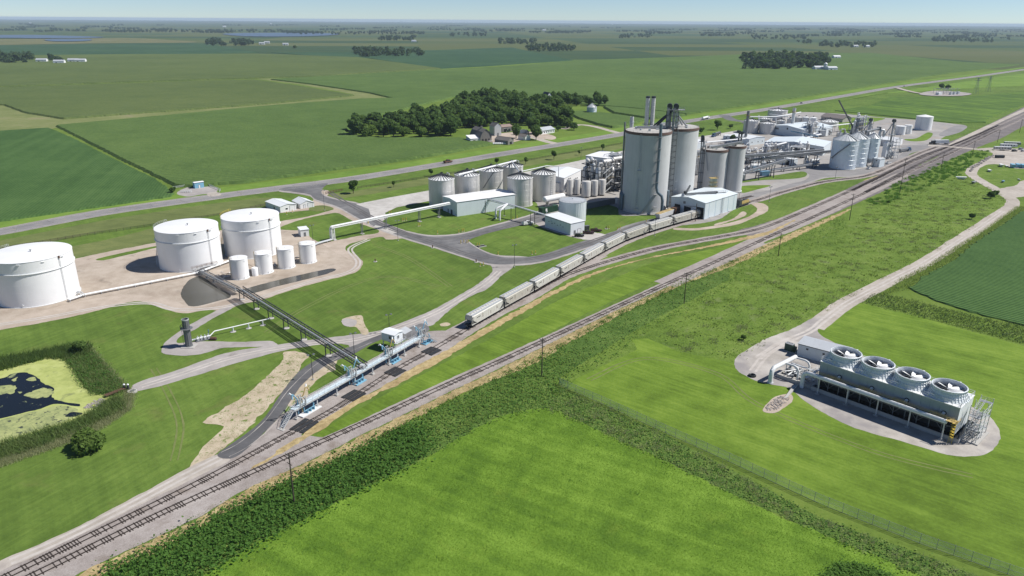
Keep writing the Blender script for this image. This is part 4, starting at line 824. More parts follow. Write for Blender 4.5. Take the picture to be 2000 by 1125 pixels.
# stairs at both ends
m = MB()
for s in (-.55, .55): m.beam((.2, s, zd), (-4.6, s - .6, .2), .1, .3); m.beam((.2, s, zd + 1.05), (-4.6, s - .6, 1.2), .06, .06); [m.beam((.2 - 4.8 * q, s - .6 * q, zd * (1 - q)), (.2 - 4.8 * q, s - .6 * q, zd * (1 - q) + 1.05), .05, .05) for q in (.2, .45, .7, .95)]
for k in range(13): q = (k + .5) / 13; m.box(.2 - 4.8 * q, -.6 * q, zd * (1 - q), .28, 1.1, .05)
m.build('stair', m_galv, rack); m = MB(); m.box(-4.8, -.6, .02, .9, 2.2, .16); m.build('stair_footing', m_conc, rack)
m = MB()
for s in (-.5, .5): m.beam((L, s, zd), (L + 3.2, s - 2.4, .2), .1, .3); m.beam((L, s, zd + 1.0), (L + 3.2, s - 2.4, 1.2), .06, .06)
for k in range(10): q = (k + .5) / 10; m.box(L + 3.2 * q, -2.4 * q, zd * (1 - q), .3, 1.0, .05, -.64)
m.build('stair', m_galv, rack)
# loading stations: arms, frame, pump set below (each station a thing)
def station(k, x, label, armcol):
 P = A0 + u.normalized() * x; t = thing('loading_station', label, 'loading station', (P.x, P.y, 0), ang, 'loading arms along the rack')
 m = MB(); [m.beam((dx, dy, zd), (dx, dy, zd + 2.6), .16, .16) for dx in (-.9, .9) for dy in (-.9, .9)]; m.beam((-.9, -.9, zd + 2.5), (.9, -.9, zd + 2.5), .14, .14); m.beam((-.9, .9, zd + 2.5), (.9, .9, zd + 2.5), .14, .14); m.build('frame', m_galv, t)
 for s, c in ((-1, m_blue), (1, armcol)):
  m = MB(); m.tube([(s * .7, .5, .8), (s * .7, .5, zd + 1.6), (s * 1.1, .1, zd + 2.3), (s * 2.3, .3, zd + 4.0), (s * 2.7, .1, zd + 4.2), (s * 3.0, -.3, zd + 3.0)], .16, 8); m.build('arm', c, t, True)
  m = MB(); m.tube([(s * 2.6, .4, zd + 4.0), (s * 3.0, .7, zd + 4.6), (s * 3.2, .9, zd + 4.2)], .2, 8); m.build('counterweight', m_whiter, t, True)
  m = MB(); m.tube([(s * .3, -.8, zd + 2.4), (s * .5, -1.2, zd + 1.6), (s * .3, -1.1, zd + .5), (s * .5, -.9, zd - .2)], .09, 6); m.build('hose', m_dark, t)
 m = MB(); ladder(m, (-1.0, -1.0, zd), (-1.0, -1.0, zd + 3.2)); m.build('ladder', m_galv, t)
 m = MB(); m.box(0, 0, zd + 1.2, .6, .5, 1.0); m.build('control_panel', m_galv, t)
 m = MB(); m.tube([(.2, .9, zd), (.2, .9, zd + 2.2), (-.4, .6, zd + 2.8)], .14, 8); m.build('riser_pipe', m_galv, t)
 m = MB(); m.tube([(-.5, .9, zd - .3), (-.5, .9, zd + 1.4), (.4, .9, zd + 1.4)], .12, 8); m.build('riser_pipe', m_galv, t)
 return t
for k, (x, lb, ac) in enumerate(((L * .055, 'loading arms at the stair end of the rack', m_yeld), (L * .40, 'second loading arms from the stairs, by the pipe bridge end', m_blue), (L * .685, 'yellow and blue loading arms beside the white booth', m_yeld), (L * .975, 'blue loading arms at the far end near the train', m_blue))):
 station(k, x, lb, ac)
 P = A0 + u.normalized() * (x + 2.6) + Vector((sin(ang), -cos(ang), 0)) * .3
 t = thing('pump_set', ('blue pump set on a white curb at the stair end', 'blue pump set under the second loading arms', 'blue pump set below the yellow loading arm', 'blue pump set under the far loading arms')[k], 'pump', (P.x, P.y, 0), ang, 'blue pump sets under the rack')
 m = MB(); m.box(0, 0, .08, 4.2 if k else 7, 1.9, .3); m.build('base', m_blue if k else m_whiter, t)
 for dx in (-1.2, 0, 1.2):
  m = MB(); m.cyl((dx - .4, .1, .8), (dx + .4, .1, .8), .32, n=10); m.box(dx, .1, .35, .5, .6, .3); m.cyl((dx, -.5, .35), (dx, -.5, 1.5), .18, n=8); m.build('pump', m_blue, t)
 m = MB(); m.tube([(-1.8, .2, .8), (-1.8, .2, 2.9)], .14, 8); m.build('riser_pipe', m_blue, t)
 m = MB(); m.tube([(1.6, .4, .6), (1.9, .4, 1.6), (1.4, .4, 2.6)], .2, 8); m.build('riser_pipe', m_blue if k != 2 else m_whiter, t)
# pipe drop from the long bridge onto the rack
P = b1; t = thing('pipe_drop', 'silver pipes dropping from the pipe bridge to the loading rack', 'pipes', (P.x, P.y, 0), ang)
for k in (-.35, 0, .35): m = MB(); m.tube([(k - 1.2, 1.2, 4.8), (k, .2, 4.75), (k + .25, 0, 4.4), (k + .25, -.2, 3.2)], .17, 8); m.build('pipe', m_galv, t, True)
# booth on legs
A = G(787, 689.5)
u2 = ang + R(0); bh = 3.0; zb = 2.9
A = G(772.5, 687); Bq = A + Vector((cos(ang), sin(ang), 0)) * 3.9
bo = thing('operator_booth', 'white raised operator booth beside the loading rack', 'booth', (A.x - sin(ang) * .2, A.y + cos(ang) * .2, 0), ang)
LB, WB = 4.2, 5.2
m = MB(); m.v = [(x, y, z) for z in (zb, zb + 2.7) for x, y in ((0, 0), (LB, 0), (LB, WB), (0, WB))] + [(LB / 2, 0, zb + 3.05), (LB / 2, WB, zb + 3.05)]
m.f = [(3, 2, 1, 0), (0, 1, 5, 8, 4), (1, 2, 6, 5), (2, 3, 7, 9, 6), (3, 0, 4, 7)]; m.m = [0] * 5; m.build('wall', m_wall, bo)
for s in (0, 1):
 m = MB(); x0, x1 = ((-.25, LB / 2) if s == 0 else (LB + .25, LB / 2)); q = [(x0, -.3, zb + 2.64), (x1, -.3, zb + 3.06), (x1, WB + .3, zb + 3.06), (x0, WB + .3, zb + 2.64)]
 m.hexa(q if s == 0 else q[::-1], [(x, y, z + .12) for x, y, z in (q if s == 0 else q[::-1])]); m.build('roof', m_roofw, bo)
for (x, y, rz_, wd) in ((-.03, 1.6, PI / 2, 1.3), (LB * .45, -.03, 0, .9)):
 m = MB(); m.box(x, y, zb + 1.0, wd, .08, 1.1, rz_); wn = m.build('window', m_glass, bo)
 m = MB()
 for dx in (-wd / 2, 0, wd / 2): m.box(x + dx * cos(rz_), y + dx * sin(rz_), zb + .95, .09, .12, 1.2, rz_)
 m.box(x, y, zb + .92, wd + .2, .12, .09, rz_); m.box(x, y, zb + 2.1, wd + .2, .12, .09, rz_); m.build('frame', m_whiter, wn)
for x in (.3, LB - .3):
 for y in (.3, WB - .3): m = MB(); m.beam((x, y, 0), (x, y, zb), .25, .25); m.build('leg', m_galv, bo)
m = MB(); m.box(LB * .5, -.55, zb - .05, LB + .6, 1.0, .1); railing(m, [(-.2, -1.0, zb), (LB + .3, -1.0, zb)]); m.build('landing', m_galv, bo)
c = A + Vector((cos(ang), sin(ang), 0)) * 8.6 + Vector((-sin(ang), cos(ang), 0)) * 2.5
t = thing('canopy', 'small tilted grey canopy between the booth and the far loading arms', 'canopy', (c.x, c.y, 0), ang)
m = MB(); m.hexa([(-2, -1.2, 3.3), (2, -1.2, 3.3), (2, 1.6, 4.0), (-2, 1.6, 4.0)], [(-2, -1.2, 3.4), (2, -1.2, 3.4), (2, 1.6, 4.1), (-2, 1.6, 4.1)]); m.build('roof', m_galv, t)
for x in (-1.8, 1.8):
 for y, z in ((-1, 3.3), (1.4, 3.9)): m = MB(); m.beam((x, y, 0), (x, y, z), .14, .14); m.build('post', m_galv, t)
# ================================================================ FERMENTATION TANKS AND SILOS
def silo_tank(label, C, r, h, rise, ribs=24, mat=None, ribmat=None, name='storage_tank', cat='tank', group=None, seams=4, n=40, hatch=True):
 t = thing(name, label, cat, C, 0, group); mat = mat or m_ss
 m = MB(); m.lathe([(r, 0), (r, h)], n)
 for i in range(1, seams + 1): z = h * i / (seams + 1); m.lathe([(r, z - .03), (r + .03, z), (r, z + .03)], n)
 for i in range(seams + 1):
  for k in range(5): a = 2 * PI * (k / 5 + i * .07); m.box((r + .01) * cos(a), (r + .01) * sin(a), h * i / (seams + 1), .04, .06, h / (seams + 1), a)
 m.build('shell', mat, t, True)
 m = MB(); m.lathe([(r + .12, h - .02), (r + .12, h + .06), (.5, h + rise)], n); m.build('roof', m_whiter if ribs else mat, t, True)
 m = MB(); m.lathe([(r + .12, h - .25), (r + .16, h - .25), (r + .16, h), (r, h)], n); m.build('rim', mat, t)
 for k in range(ribs):
  a = 2 * PI * (k + .3) / ribs; m = MB(); m.beam((r * cos(a), r * sin(a), h + .12), (.8 * cos(a), .8 * sin(a), h + rise + .06), .24, .5); m.build('roof_rib', ribmat or m_dark, t)  # dark ribs on the white roof also carry the rib shadows as colour
 if hatch: m = MB(); m.cyl((0, 0, h + rise - .1), (0, 0, h + rise + .9), .5, n=10); m.box(.4, .2, h + rise + .5, .9, .7, .5); m.build('hatch', m_dark, t)
 a = atan2(-C.y, -C.x)
 m = MB(); b = a + R(50); p = Vector(((r + .25) * cos(b), (r + .25) * sin(b), 0)); ladder(m, p + Vector((0, 0, .3)), p + Vector((0, 0, h + .6)), off=Vector((-sin(b), cos(b), 0)) * .25); m.build('ladder', m_galv, t)
 m = MB(); m.lathe([(r + .3, 0), (r + .3, .25), (r - .1, .26)], n); m.build('ring_foundation', m_conc, t)
 return t
gf = 'fermentation tanks with ribbed cone roofs'
HF = 16.0
C5, r5, _ = cyl_at(990, 1040, 405, 345)
FERM = []
for (xl, xr, yr, lb) in ((837, 887, 348, 'silver fermentation tank at the left end of the back row'), (890, 934, 340, 'second silver tank of the back row behind the white hall'), (937, 980, 331, 'third silver tank of the back row with a slanting pipe on it'), (977, 1020, 323, 'silver tank at the far right end of the back row')):
 C, r, _ = cyl_top(xl, xr, yr, HF); FERM.append(C); silo_tank(lb, C, 7.3, HF, 2.5, group=gf)
silo_tank('silver tank standing alone in front at the corner of the white hall', C5, 7.3, HF, 2.5, group=gf)
C6, _, _ = cyl_top(1041, 1082, 337, HF); silo_tank('front silver tank with bright rungs, beside the bullet tank', C6, 7.3, HF, 2.5, group=gf)
# manifold pipe over the back row, rungs on tank six
t = thing('overhead_pipe', 'long white pipe running over the roofs of the back row', 'pipe', (FERM[0].x, FERM[0].y, 0)); b = t.location.copy()
d = (FERM[3] - FERM[0]).normalized(); nv = Vector((d.y, -d.x, 0)) * 5.5
m = MB(); m.tube([zz(FERM[0] - b + nv + d * 8, HF + 1.6), zz(FERM[3] - b + nv * .4 + d * 2, HF + 2.9)], .55, 10); m.build('pipe', m_whiter, t, True)
for k in range(4): p = FERM[k] - b + nv * .8 + d * 2; m = MB(); m.tube([zz(p, HF + 2.0), zz(p, HF + 3.0), zz(p - nv * .3, HF + 3.2), zz(p - nv * .45, HF + 1.8)], .3, 8); m.build('elbow', m_galv, t, True)
t = thing('overhead_pipe', 'white pipe frame on top of the front tanks leading to the second white hall', 'pipe', (C5.x, C5.y, 0)); b = t.location.copy()
m = MB(); m.tube([(1, 3, HF + 2.6), zz(C6 - b + Vector((2, 2, 0)), HF + 3.6), zz(C6 - b + Vector((9, 2, 0)), HF + 3.2), zz(C6 - b + Vector((9, 2, 0)), HF - 3)], .3, 8); m.build('pipe', m_whiter, t, True)
m = MB(); m.tube([(0, 1, HF + 2.2), zz(FERM[3] - b, HF + 3.0)], .35, 8); m.build('pipe', m_galv, t)
t = thing('slanting_pipe', 'thin dark pipe slanting down the front of the third back row tank', 'pipe', (FERM[2].x, FERM[2].y, 0)); m = MB(); m.tube([(2, -7.6, HF), (-4.5, -7.0, 6.0)], .16, 6); m.build('pipe', m_dark, t)
t = thing('wall_rungs', 'column of bright clips down the sunny side of the front tank beside the bullet tank', 'rungs', (C6.x, C6.y, 0)); a = atan2(-C6.y, -C6.x) + R(42)
for k in range(13): m = MB(); m.box(7.5 * cos(a), 7.5 * sin(a), 1.5 + k * 1.1, .3, 1.1, .12, a); m.build('rung', m_whiter, t)
# white hall, second hall, pump house
building('fermentation_hall', 'long white hall between the rows of silver tanks', 'hall', G(893, 423), G(948, 415), G(862, 411), 7.9, .7, 'x', m_wallb, m_white, length=37, openings=(('l', .38, 1.8, 2.4, 0, 'dark'), ('l', .62, .9, 2.1, 0, 'door')), trimmat=m_grey)
A = G(1102, 348, 9.0); Bc = G(1139, 330, 9.0); Cc = G(1077, 335, 9.0); building('white_hall', 'white hall with a wide pale roof behind the silver tanks', 'hall', A, Bc, Cc, 9.0, 1.2, 'x', m_white, m_roofw, length=30, depth_=19, openings=(('l', .3, 4, 4.5, 0, 'big'),))
A = G(1095, 372); building('lean_to', 'low white lean-to at the foot of the second white hall', 'lean-to', G(1092, 376), G(1108, 371), G(1080, 366), 6.0, .5, 'shed', m_white, m_roofw, length=12, depth_=9)
ph = building('pump_house', 'white flat-roofed pump house with parked vehicles beside it', 'pump house', G(1114, 460), G(1141, 454), G(1063, 444), 6.0, .45, 'shed', m_wall, m_roofw, openings=(('f', .62, 2.2, 2.6, 0, 'white'), ('f', .3, 1.0, 2.1, 0, 'louver')))
for k, x in enumerate((.25, .34, .44, .54, .63, .74)): m = MB(); W = 22; m.box(-.12, W * x, 3.0 + (.6 if k % 2 else 0), .2, .5, .35); m.build('wall_vent', m_grey, ph)
m = MB(); m.tube([(1.5, 20, 6.2), (1.5, 20, 8.0), (2.2, 20, 8.2)], .15, 6); m.build('roof_pipe', m_galv, ph)
m = MB(); m.box(-.3, 14.5, 3.9, .5, .8, .7); m.build('wall_lamp', m_whiter, ph)
C, r, h = cyl_at(1091, 1143.5, 436, 391); C.z = 0
t = thing('fire_water_tank', 'pale ribbed water tank with railing behind the pump house', 'tank', C)
m = MB(); n = 72; m.lathe([(r, 0), (r, h)], n); m.build('shell', m_wall, t, True)
for k in range(36): a = 2 * PI * k / 36; m = MB(); m.box((r + .03) * cos(a), (r + .03) * sin(a), 0, .10, .12, h, a); m.build('shell_rib', m_wall, t)
m = MB(); m.lathe([(r + .1, h), (r + .1, h + .08), (.3, h + .7)], 48); m.build('roof', m_galv, t, True)
m = MB(); railing(m, arc(r, 0, 2 * PI, h, 20), .9, 3, .05); m.build('roof_railing', m_galv, t)
m = MB(); m.cyl((0, 0, h + .6), (0, 0, h + 1.1), .35, n=10); m.build('roof_vent', m_galv, t)
# bullet tank, green container
P = G(1064, 404); Q = G(1100, 397); d = (Q - P).normalized()
t = thing('bullet_tank', 'white horizontal bullet tank on saddles behind the water tank', 'tank', P, atan2(d.y, d.x)); m = MB(); zc = 4.3; rb = 1.75
m.cyl((0, 0, zc), (14, 0, zc), rb, n=20, caps=False); m.ell((0, 0, zc), (1.2, rb, rb), 20, 10); m.ell((14, 0, zc), (1.2, rb, rb), 20, 10); m.build('vessel', m_white, t, True)
for x in (2, 12): m = MB(); m.box(x, 0, 0, .5, 2.4, 2.8); m.build('saddle', m_conc, t)
m = MB(); m.cyl((5, 0, zc + rb - .1), (5, 0, zc + rb + .6), .3, n=8); m.build('manway', m_whiter, t)
P = G(1059, 420); Q = G(1090, 413); d = Q - P; ang2 = atan2(d.y, d.x)
t = thing('generator_container', 'dark green generator container beside the water tank', 'container', P, ang2); m = MB(); m.box(d.length / 2, 1.6, .3, d.length, 3.0, 3.4); m.build('body', m_green, t)
for k in range(9): m = MB(); m.box(d.length * (k + .5) / 9, .06, .5, .18, .08, 3.0); m.build('rib', m_green, t)
m = MB(); m.box(3.2, .03, 1.6, 1.2, .06, 1.5); m.build('sign_panel', m_white, t); m = MB(); m.box(d.length / 2, 1.6, 3.7, d.length * .5, 1.6, .3); m.build('roof_louver', m_dark, t)
m = MB(); m.box(d.length / 2, 1.6, 0, d.length + .4, 3.4, .3); m.build('base', m_conc, t)
# corner pipe frame with two big elbows and its trestle to the pump house
f0 = G(948, 415); f1 = G(985, 422); f2 = G(1064, 442); zf = 7.0
t = thing('pipe_trestle', 'pipe trestle with two big white elbows running to the pump house', 'pipe trestle', f0); b = t.location.copy()
m = MB(); P1, P2, P3 = (zz(G(948, 388, zf) - b, zf), zz(G(996, 400, zf) - b, zf), zz(G(1064, 420, 6.0) - b, 6.0))
for o in (-.5, .5): m = MB(); m.tube([zz((P1.x + o * .3, P1.y + o), zf + .3), zz((P2.x, P2.y + o), zf + .3), zz((P3.x, P3.y + o), 6.2)], .3, 8); m.build('pipe', m_whiter if o < 0 else m_galv, t, True)
for o in (-.9, .9): m = MB(); m.tube([P1 + Vector((o * .4, o, -.3)), P2 + Vector((o * .4, o, -.3)), P3 + Vector((o * .4, o, -.3))], .14, 4); m.build('beam', m_grey, t)
for (x, y, top) in ((948, 415, 0), (957, 413.5, 0), (985, 422, 0), (998, 430, 0), (1007, 428, 0), (1036, 440, 0), (1044, 439, 0)):
 p = G(x, y) - b; m = MB(); m.beam((p.x, p.y, 0), (p.x, p.y, 6.6), .28, .28); q = m.build('post', m_dark, t); m = MB(); m.box(p.x, p.y, 0, 1.0, 1.0, .2); m.build('footing', m_conc, q)
for (x, y) in ((968.5, 428), (976, 431)):
 p = G(x, y) - b; e = G(x + 18, y - 33 + 0, 6.6) - b; m = MB(); m.tube([(p.x, p.y, .2), (p.x, p.y, 4.6), (p.x + .3, p.y + .3, 5.6), (p.x + 1.2, p.y + 1.0, 6.1), (P2.x - 1.5, P2.y, zf + .4)], .55, 10); m.build('elbow_pipe', m_whiter, t, True)
p = G(935, 416.5) - b; m = MB(); m.tube([(p.x, p.y, .2), (p.x, p.y, 1.2), (p.x + 1.8, p.y + 1, 1.4), (P1.x, P1.y - .3, zf)], .3, 8); m.build('riser_pipe', m_galv, t)
# cluster of small stainless tanks
gk = 'small stainless process tanks'
for (xl, xr, yb, lb) in ((1106, 1118, 383, 'narrow dark stainless tank at the left end of the small tank cluster'), (1119, 1132, 382, 'second stainless tank of the small cluster, behind the front one'), (1135, 1153, 387, 'wide front stainless tank of the small cluster'), (1152.5, 1167, 385, 'stainless tank with a badge in the small cluster'), (1167.5, 1182, 383, 'stainless tank with a rusty top at the right end of the cluster'), (1137, 1150, 372, 'left one of two tall stainless tanks behind the small cluster'), (1151, 1162, 370, 'right one of two tall stainless tanks behind the small cluster')):
 C, r, h = cyl_at(xl, xr, yb); h = 14.2 if yb < 375 else 9.6; t = thing('process_tank', lb, 'tank', C, 0, gk)
 m = MB(); m.lathe([(r, .8), (r, h), (r * .96, h + .15), (0, h + .7)], 22); m.lathe([(r, h * .55), (r + .05, h * .56), (r, h * .57)], 22); m.build('shell', m_ss, t, True)
 for k in range(4): a = PI / 4 + k * PI / 2; m = MB(); m.beam((r * .85 * cos(a), r * .85 * sin(a), 0), (r * .85 * cos(a), r * .85 * sin(a), 1.0), .3, .3); m.build('leg', m_conc, t)
 m = MB(); m.cyl((.3, 0, h + .5), (.3, 0, h + 1.3), .22, n=8); m.box(-.6, .3, h + .3, .8, .5, .5); m.build('agitator', m_rust if xl == 1167.5 else m_dark, t)
t = thing('pipe_trestle', 'dark low pipe trestle from the small tank cluster to the concrete silo', 'pipe trestle', G(1182, 372)); b = t.location.copy(); e = G(1216, 380) - b
for o in (-.5, .2): m = MB(); m.tube([(0, o, 6.0), (e.x, e.y + o, 5.4)], .4, 8); m.build('pipe', m_dark if o < 0 else m_galvd, t)
for k in (.1, .5, .9): m = MB(); m.beam((e.x * k, e.y * k, 0), (e.x * k, e.y * k, 5.6), .3, .3); m.build('post', m_dark, t)
t = thing('concrete_wall', 'low dark wall behind the lawn beside the big silo', 'wall', G(1146, 408)); b = t.location.copy(); e = G(1203, 397) - b
m = MB(); m.beam((0, 0, 1.6), (e.x, e.y, 1.6), .35, 3.2); m.build('panel', m_grey, t); m = MB(); m.box(e.x, e.y, 0, 1.4, 1.4, 3.4); m.build('cabinet', m_whiter, t)
# ---- distillation area: steel frame full of vessels and pipes
fo = G(1168, 380); fa = R(38)
t = thing('steel_structure', 'dark steel frame of the distillation area behind the small tanks', 'steel frame', fo, fa)
NX, NY, NZ, S = 6, 3, 4, 5.2
for i in range(NX + 1):
 for j in range(NY + 1):
  m = MB(); m.beam((i * S, j * S, 0), (i * S, j * S, NZ * 4.2 - (4.2 if (i + j) % 3 == 0 else 0)), .3, .3); m.build('column', m_dark, t)
for k in range(1, NZ + 1):
 z = k * 4.2
 for j in range(NY + 1): m = MB(); m.beam((0, j * S, z), (NX * S, j * S, z), .25, .35); m.build('beam', m_dark, t)
 for i in range(NX + 1): m = MB(); m.beam((i * S, 0, z), (i * S, NY * S, z), .25, .35); m.build('beam', m_dark, t)
 if k < NZ: m = MB(); m.box(NX * S / 2, NY * S / 2, z + .15, NX * S * .9, NY * S * .7, .08); m.build('floor', m_grey, t)
 m = MB(); railing(m, [(0, 0, z + .2), (NX * S, 0, z + .2)], 1.1, 2.6, .06); m.build('railing', m_yeld if k == 2 else m_galv, t)
m = MB()
for k in range(4): m.beam((NX * S * .1, -.8, k * 4.2), (NX * S * .35, -.8, k * 4.2 + 4.2), .8, .2)
m.build('stair', m_galv, t)
def local(o, ang, x, y, z=0.0): return Vector((o.x + x * cos(ang) - y * sin(ang), o.y + x * sin(ang) + y * cos(ang), z))
rr = random.Random(21)
gp = 'vessels in the distillation area'
words = ['slim', 'tall', 'short', 'fat', 'domed', 'dull', 'shiny', 'banded', 'dark-topped', 'elbow-topped', 'pale', 'long']
for k in range(12):
 x, y = (k % 6) * 5.2 + 2.2 + rr.uniform(-.7, .7), (k // 6) * 6 + 2.2 + rr.uniform(-1, 1); r = rr.uniform(.9, 1.9); z0 = rr.choice((.6, 4.4)); h = rr.uniform(8, 13) + (3 if k // 6 else 0)
 t = thing('process_vessel', 'stainless vessel standing in the distillation frame between dark columns', 'vessel', local(fo, fa, x, y), fa, gp)
 m = MB(); m.lathe([(r * .7, z0), (r, z0 + .7), (r, z0 + h - .8), (r * .7, z0 + h - .2), (0, z0 + h)], 16)
 for q in (.3, .6, .85): m.lathe([(r, z0 + h * q), (r + .08, z0 + h * q + .1), (r, z0 + h * q + .2)], 16)
 m.build('shell', m_ss if k % 3 else m_galv, t, True)
 m = MB(); d = rr.uniform(1.5, 3); q = rr.uniform(.5, .95); m.tube([(0, 0, z0 + h - .2), (0, 0, z0 + h + 1.2), (.5, 0, z0 + h + 1.9), (d, 0, z0 + h + 1.7), (d + .5, 0, z0 + h + .9), (d + .5, 0, z0 + h * .3)], rr.uniform(.3, .6), 8); m.build('vapour_pipe', rr.choice((m_ss, m_galv, m_whiter)), t, True)
 m = MB(); m.lathe([(r * .7, 0), (r * .7, z0 + .2)], 10); m.build('skirt', m_dark, t)
for k in range(5):
 x, y = rr.uniform(0, 26), rr.uniform(3, 14); z = 17.0 + rr.uniform(0, 1.2); L = rr.uniform(5, 8)
 t = thing('evaporator', 'horizontal stainless drum lying on top of the distillation frame', 'vessel', local(fo, fa, x, y), fa + rr.choice((0, .9)), 'drums on the distillation frame')
 m = MB(); r = rr.uniform(.9, 1.4); m.cyl((-L / 2, 0, z + r), (L / 2, 0, z + r), r, n=16, caps=False); m.ell((-L / 2, 0, z + r), (.7, r, r), 16, 8); m.ell((L / 2, 0, z + r), (.7, r, r), 16, 8); m.build('drum', m_ss, t, True)
 for q in (-.3, .3): m = MB(); m.box(L * q, 0, z - 2, .4, 1.4, 2.3); m.build('saddle', m_dark, t)
t = thing('pipe_bundle', 'maze of silver pipes through the distillation frame', 'pipes', fo, fa)
for k in range(46):
 x, y, z = rr.uniform(-2, 31), rr.uniform(-1.5, 15), rr.uniform(1, 15); P = [Vector((x, y, z))]
 for q in range(rr.randint(2, 4)): ax = rr.randint(0, 2); v = Vector((0, 0, 0)); v[ax] = rr.uniform(1.5, 6) * rr.choice((-1, 1)); nx = P[-1] + v; nx.z = max(.4, min(17.5, nx.z)); P.append(nx)
 m = MB(); m.tube(P, rr.uniform(.10, .32), 6); m.build('pipe', rr.choice((m_ss, m_galv, m_whiter, m_galvd, m_dark)), t)
building('process_building', 'white box building with pipes on its roof left of the big silo', 'building', G(1184, 352), G(1216, 340), G(1184 - 14, 340), 14.5, .3, 'shed', m_wallb, m_white, length=24, depth_=16)
t = thing('rusty_machinery', 'heap of orange-brown machinery beside the distillation frame', 'machinery', G(1146, 352), .5)
for k in range(12): m = MB(); m.box(rr.uniform(-3.5, 3.5), rr.uniform(-2, 2), rr.uniform(0, 1.5) + 6, rr.uniform(.8, 2.2), rr.uniform(.8, 1.6), rr.uniform(.8, 2), rr.uniform(0, 3)); m.build('casing', rr.choice((m_rust, m_yeld, m_rust)), t)
m = MB(); m.box(0, 0, 0, 8, 5, 6); m.build('plinth', m_conc, t)
# ---- the concrete silos
def conc_silo(label, C, r, h, n=56):
 t = thing('concrete_silo', label, 'silo', C, 0, 'concrete grain silos'); m = MB()
 m.lathe([(r + .4, 0), (r + .4, .5), (r, .6), (r, h - 1.4)], n); k = 6
 for i in range(1, k): z = h * i / k; m.lathe([(r, z - .04), (r + .025, z), (r, z + .04)], n)
 m.build('shell', m_conct, t, True)
 m = MB(); m.lathe([(r, h - 1.4), (r + .2, h - 1.35), (r + .2, h), (r, h + .1)], n); m.build('rim', m_brownrim, t, True)
 m = MB(); m.lathe([(r + .05, h + .05), (0, h + .5)], n); m.build('roof', m_conc, t, True)
 return t
def put(t, name, mat, f, smooth=False):
 m = MB(); f(m); return m.build(name, mat, t, smooth)
CS1, rs1, hs1 = cyl_at(1213, 1299, 418, 254); CS1.z = 0
s1 = conc_silo('biggest concrete silo at the front left with the blue duct on its side', CS1, rs1, hs1)
CS2, _, _ = cyl_top(1322 - 39, 1322 + 38.5, 246.5, hs1); s2 = conc_silo('tall concrete silo behind the elevator tower', CS2, 12.4, hs1)
hs3 = 26.5; CS3, rs3, _ = cyl_top(1371, 1423, 290, hs3); s3 = conc_silo('shorter concrete silo with the dust collector on its front', CS3, rs3, hs3)
CS4, rs4, _ = cyl_top(1419, 1457, 282, 29.0); s4 = conc_silo('narrow concrete silo at the right end of the four', CS4, rs4, 28.5)
def pb(t, name, mat, *a): m = MB(); m.box(*a); return m.build(name, mat, t)
def pm(t, name, mat, *a): m = MB(); m.beam(*a); return m.build(name, mat, t)
def pc(t, name, mat, *a, **k): m = MB(); m.cyl(*a, **k); return m.build(name, mat, t)
def on_silo(C, r, px, z):    # angle on a silo facing the camera at picture column px
 a0 = atan2(-C.y, -C.x); best = None
 for i in range(-90, 91):
  a = a0 + R(i); q = PX(C.x + r * cos(a), C.y + r * sin(a), z)[0]
  if best is None or abs(q - px) < best[0]: best = (abs(q - px), a)
 return best[1]
for (px, z0, z1) in ((1251, 24, 43.5), (1245, 3, 21)):
 a = on_silo(CS1, rs1, px, (z0 + z1) / 2); p = Vector(((rs1 + .5) * cos(a), (rs1 + .5) * sin(a), 0)); u = Vector((-sin(a), cos(a), 0)) * .35
 put(s1, 'caged_ladder', m_galv, lambda m: (ladder(m, p + Vector((0, 0, z0)), p + Vector((0, 0, z1)), off=u), [m.box(p.x + .35 * cos(a), p.y + .35 * sin(a), z0 + 2 + i * 1.4, .7, 1.0, .08, a) for i in range(int((z1 - z0 - 2) / 1.4))]))
 pb(s1, 'ladder_landing', m_galv, p.x, p.y, z0 - .2, 1.2, 2.0, .15, a)
a = on_silo(CS1, rs1, 1284, 30); q = Vector(((rs1 + 1.2) * cos(a), (rs1 + 1.2) * sin(a), 0)); du = Vector((cos(a), sin(a), 0))
d = thing('dust_duct', 'dark blue-grey duct running down the front of the biggest silo', 'duct', (CS1.x, CS1.y, 0))
put(d, 'duct', m_slate, lambda m: m.tube([zz(q, hs1 + 5), zz(q, 15), zz(q + du * .6 + Vector((.5, 0, 0)), 12.5), zz(q + du * 1.0 + Vector((2.6, -.6, 0)), 10.6), zz(q + du * 1.0 + Vector((3.2, -.6, 0)), 8), zz(q + du + Vector((3.2, -.6, 0)), 0.3)], .8, 12), True)
for z in (4, 18, 24, 30, 36, 42): pb(d, 'bracket', m_galvd, q.x, q.y, z, 2.0, 1.8, .2, a)
put(d, 'fan_leg', m_conc, lambda m: m.hexa([zz(q + Vector((-8.0, .4, 0)), 0), zz(q + Vector((-6.6, .4, 0)), 0), zz(q + Vector((-6.6, 1.2, 0)), 0), zz(q + Vector((-8.0, 1.2, 0)), 0)], [zz(q + Vector((-.9, .2, 0)), 11), zz(q + Vector((.5, .2, 0)), 11), zz(q + Vector((.5, .9, 0)), 11), zz(q + Vector((-.9, .9, 0)), 11)]))
C = G(1299, 410); t = thing('filter_vessel', 'blue-grey round filter vessel at the foot of the biggest silo', 'vessel', C); put(t, 'shell', m_slate, lambda m: m.lathe([(1.5, 1.5), (1.7, 3), (1.7, 11.2), (0, 11.7)], 18), True)
for k in range(3): pm(t, 'leg', m_dark, (1.4 * cos(k * 2.1), 1.4 * sin(k * 2.1), 0), (1.4 * cos(k * 2.1), 1.4 * sin(k * 2.1), 2.5), .25, .25)
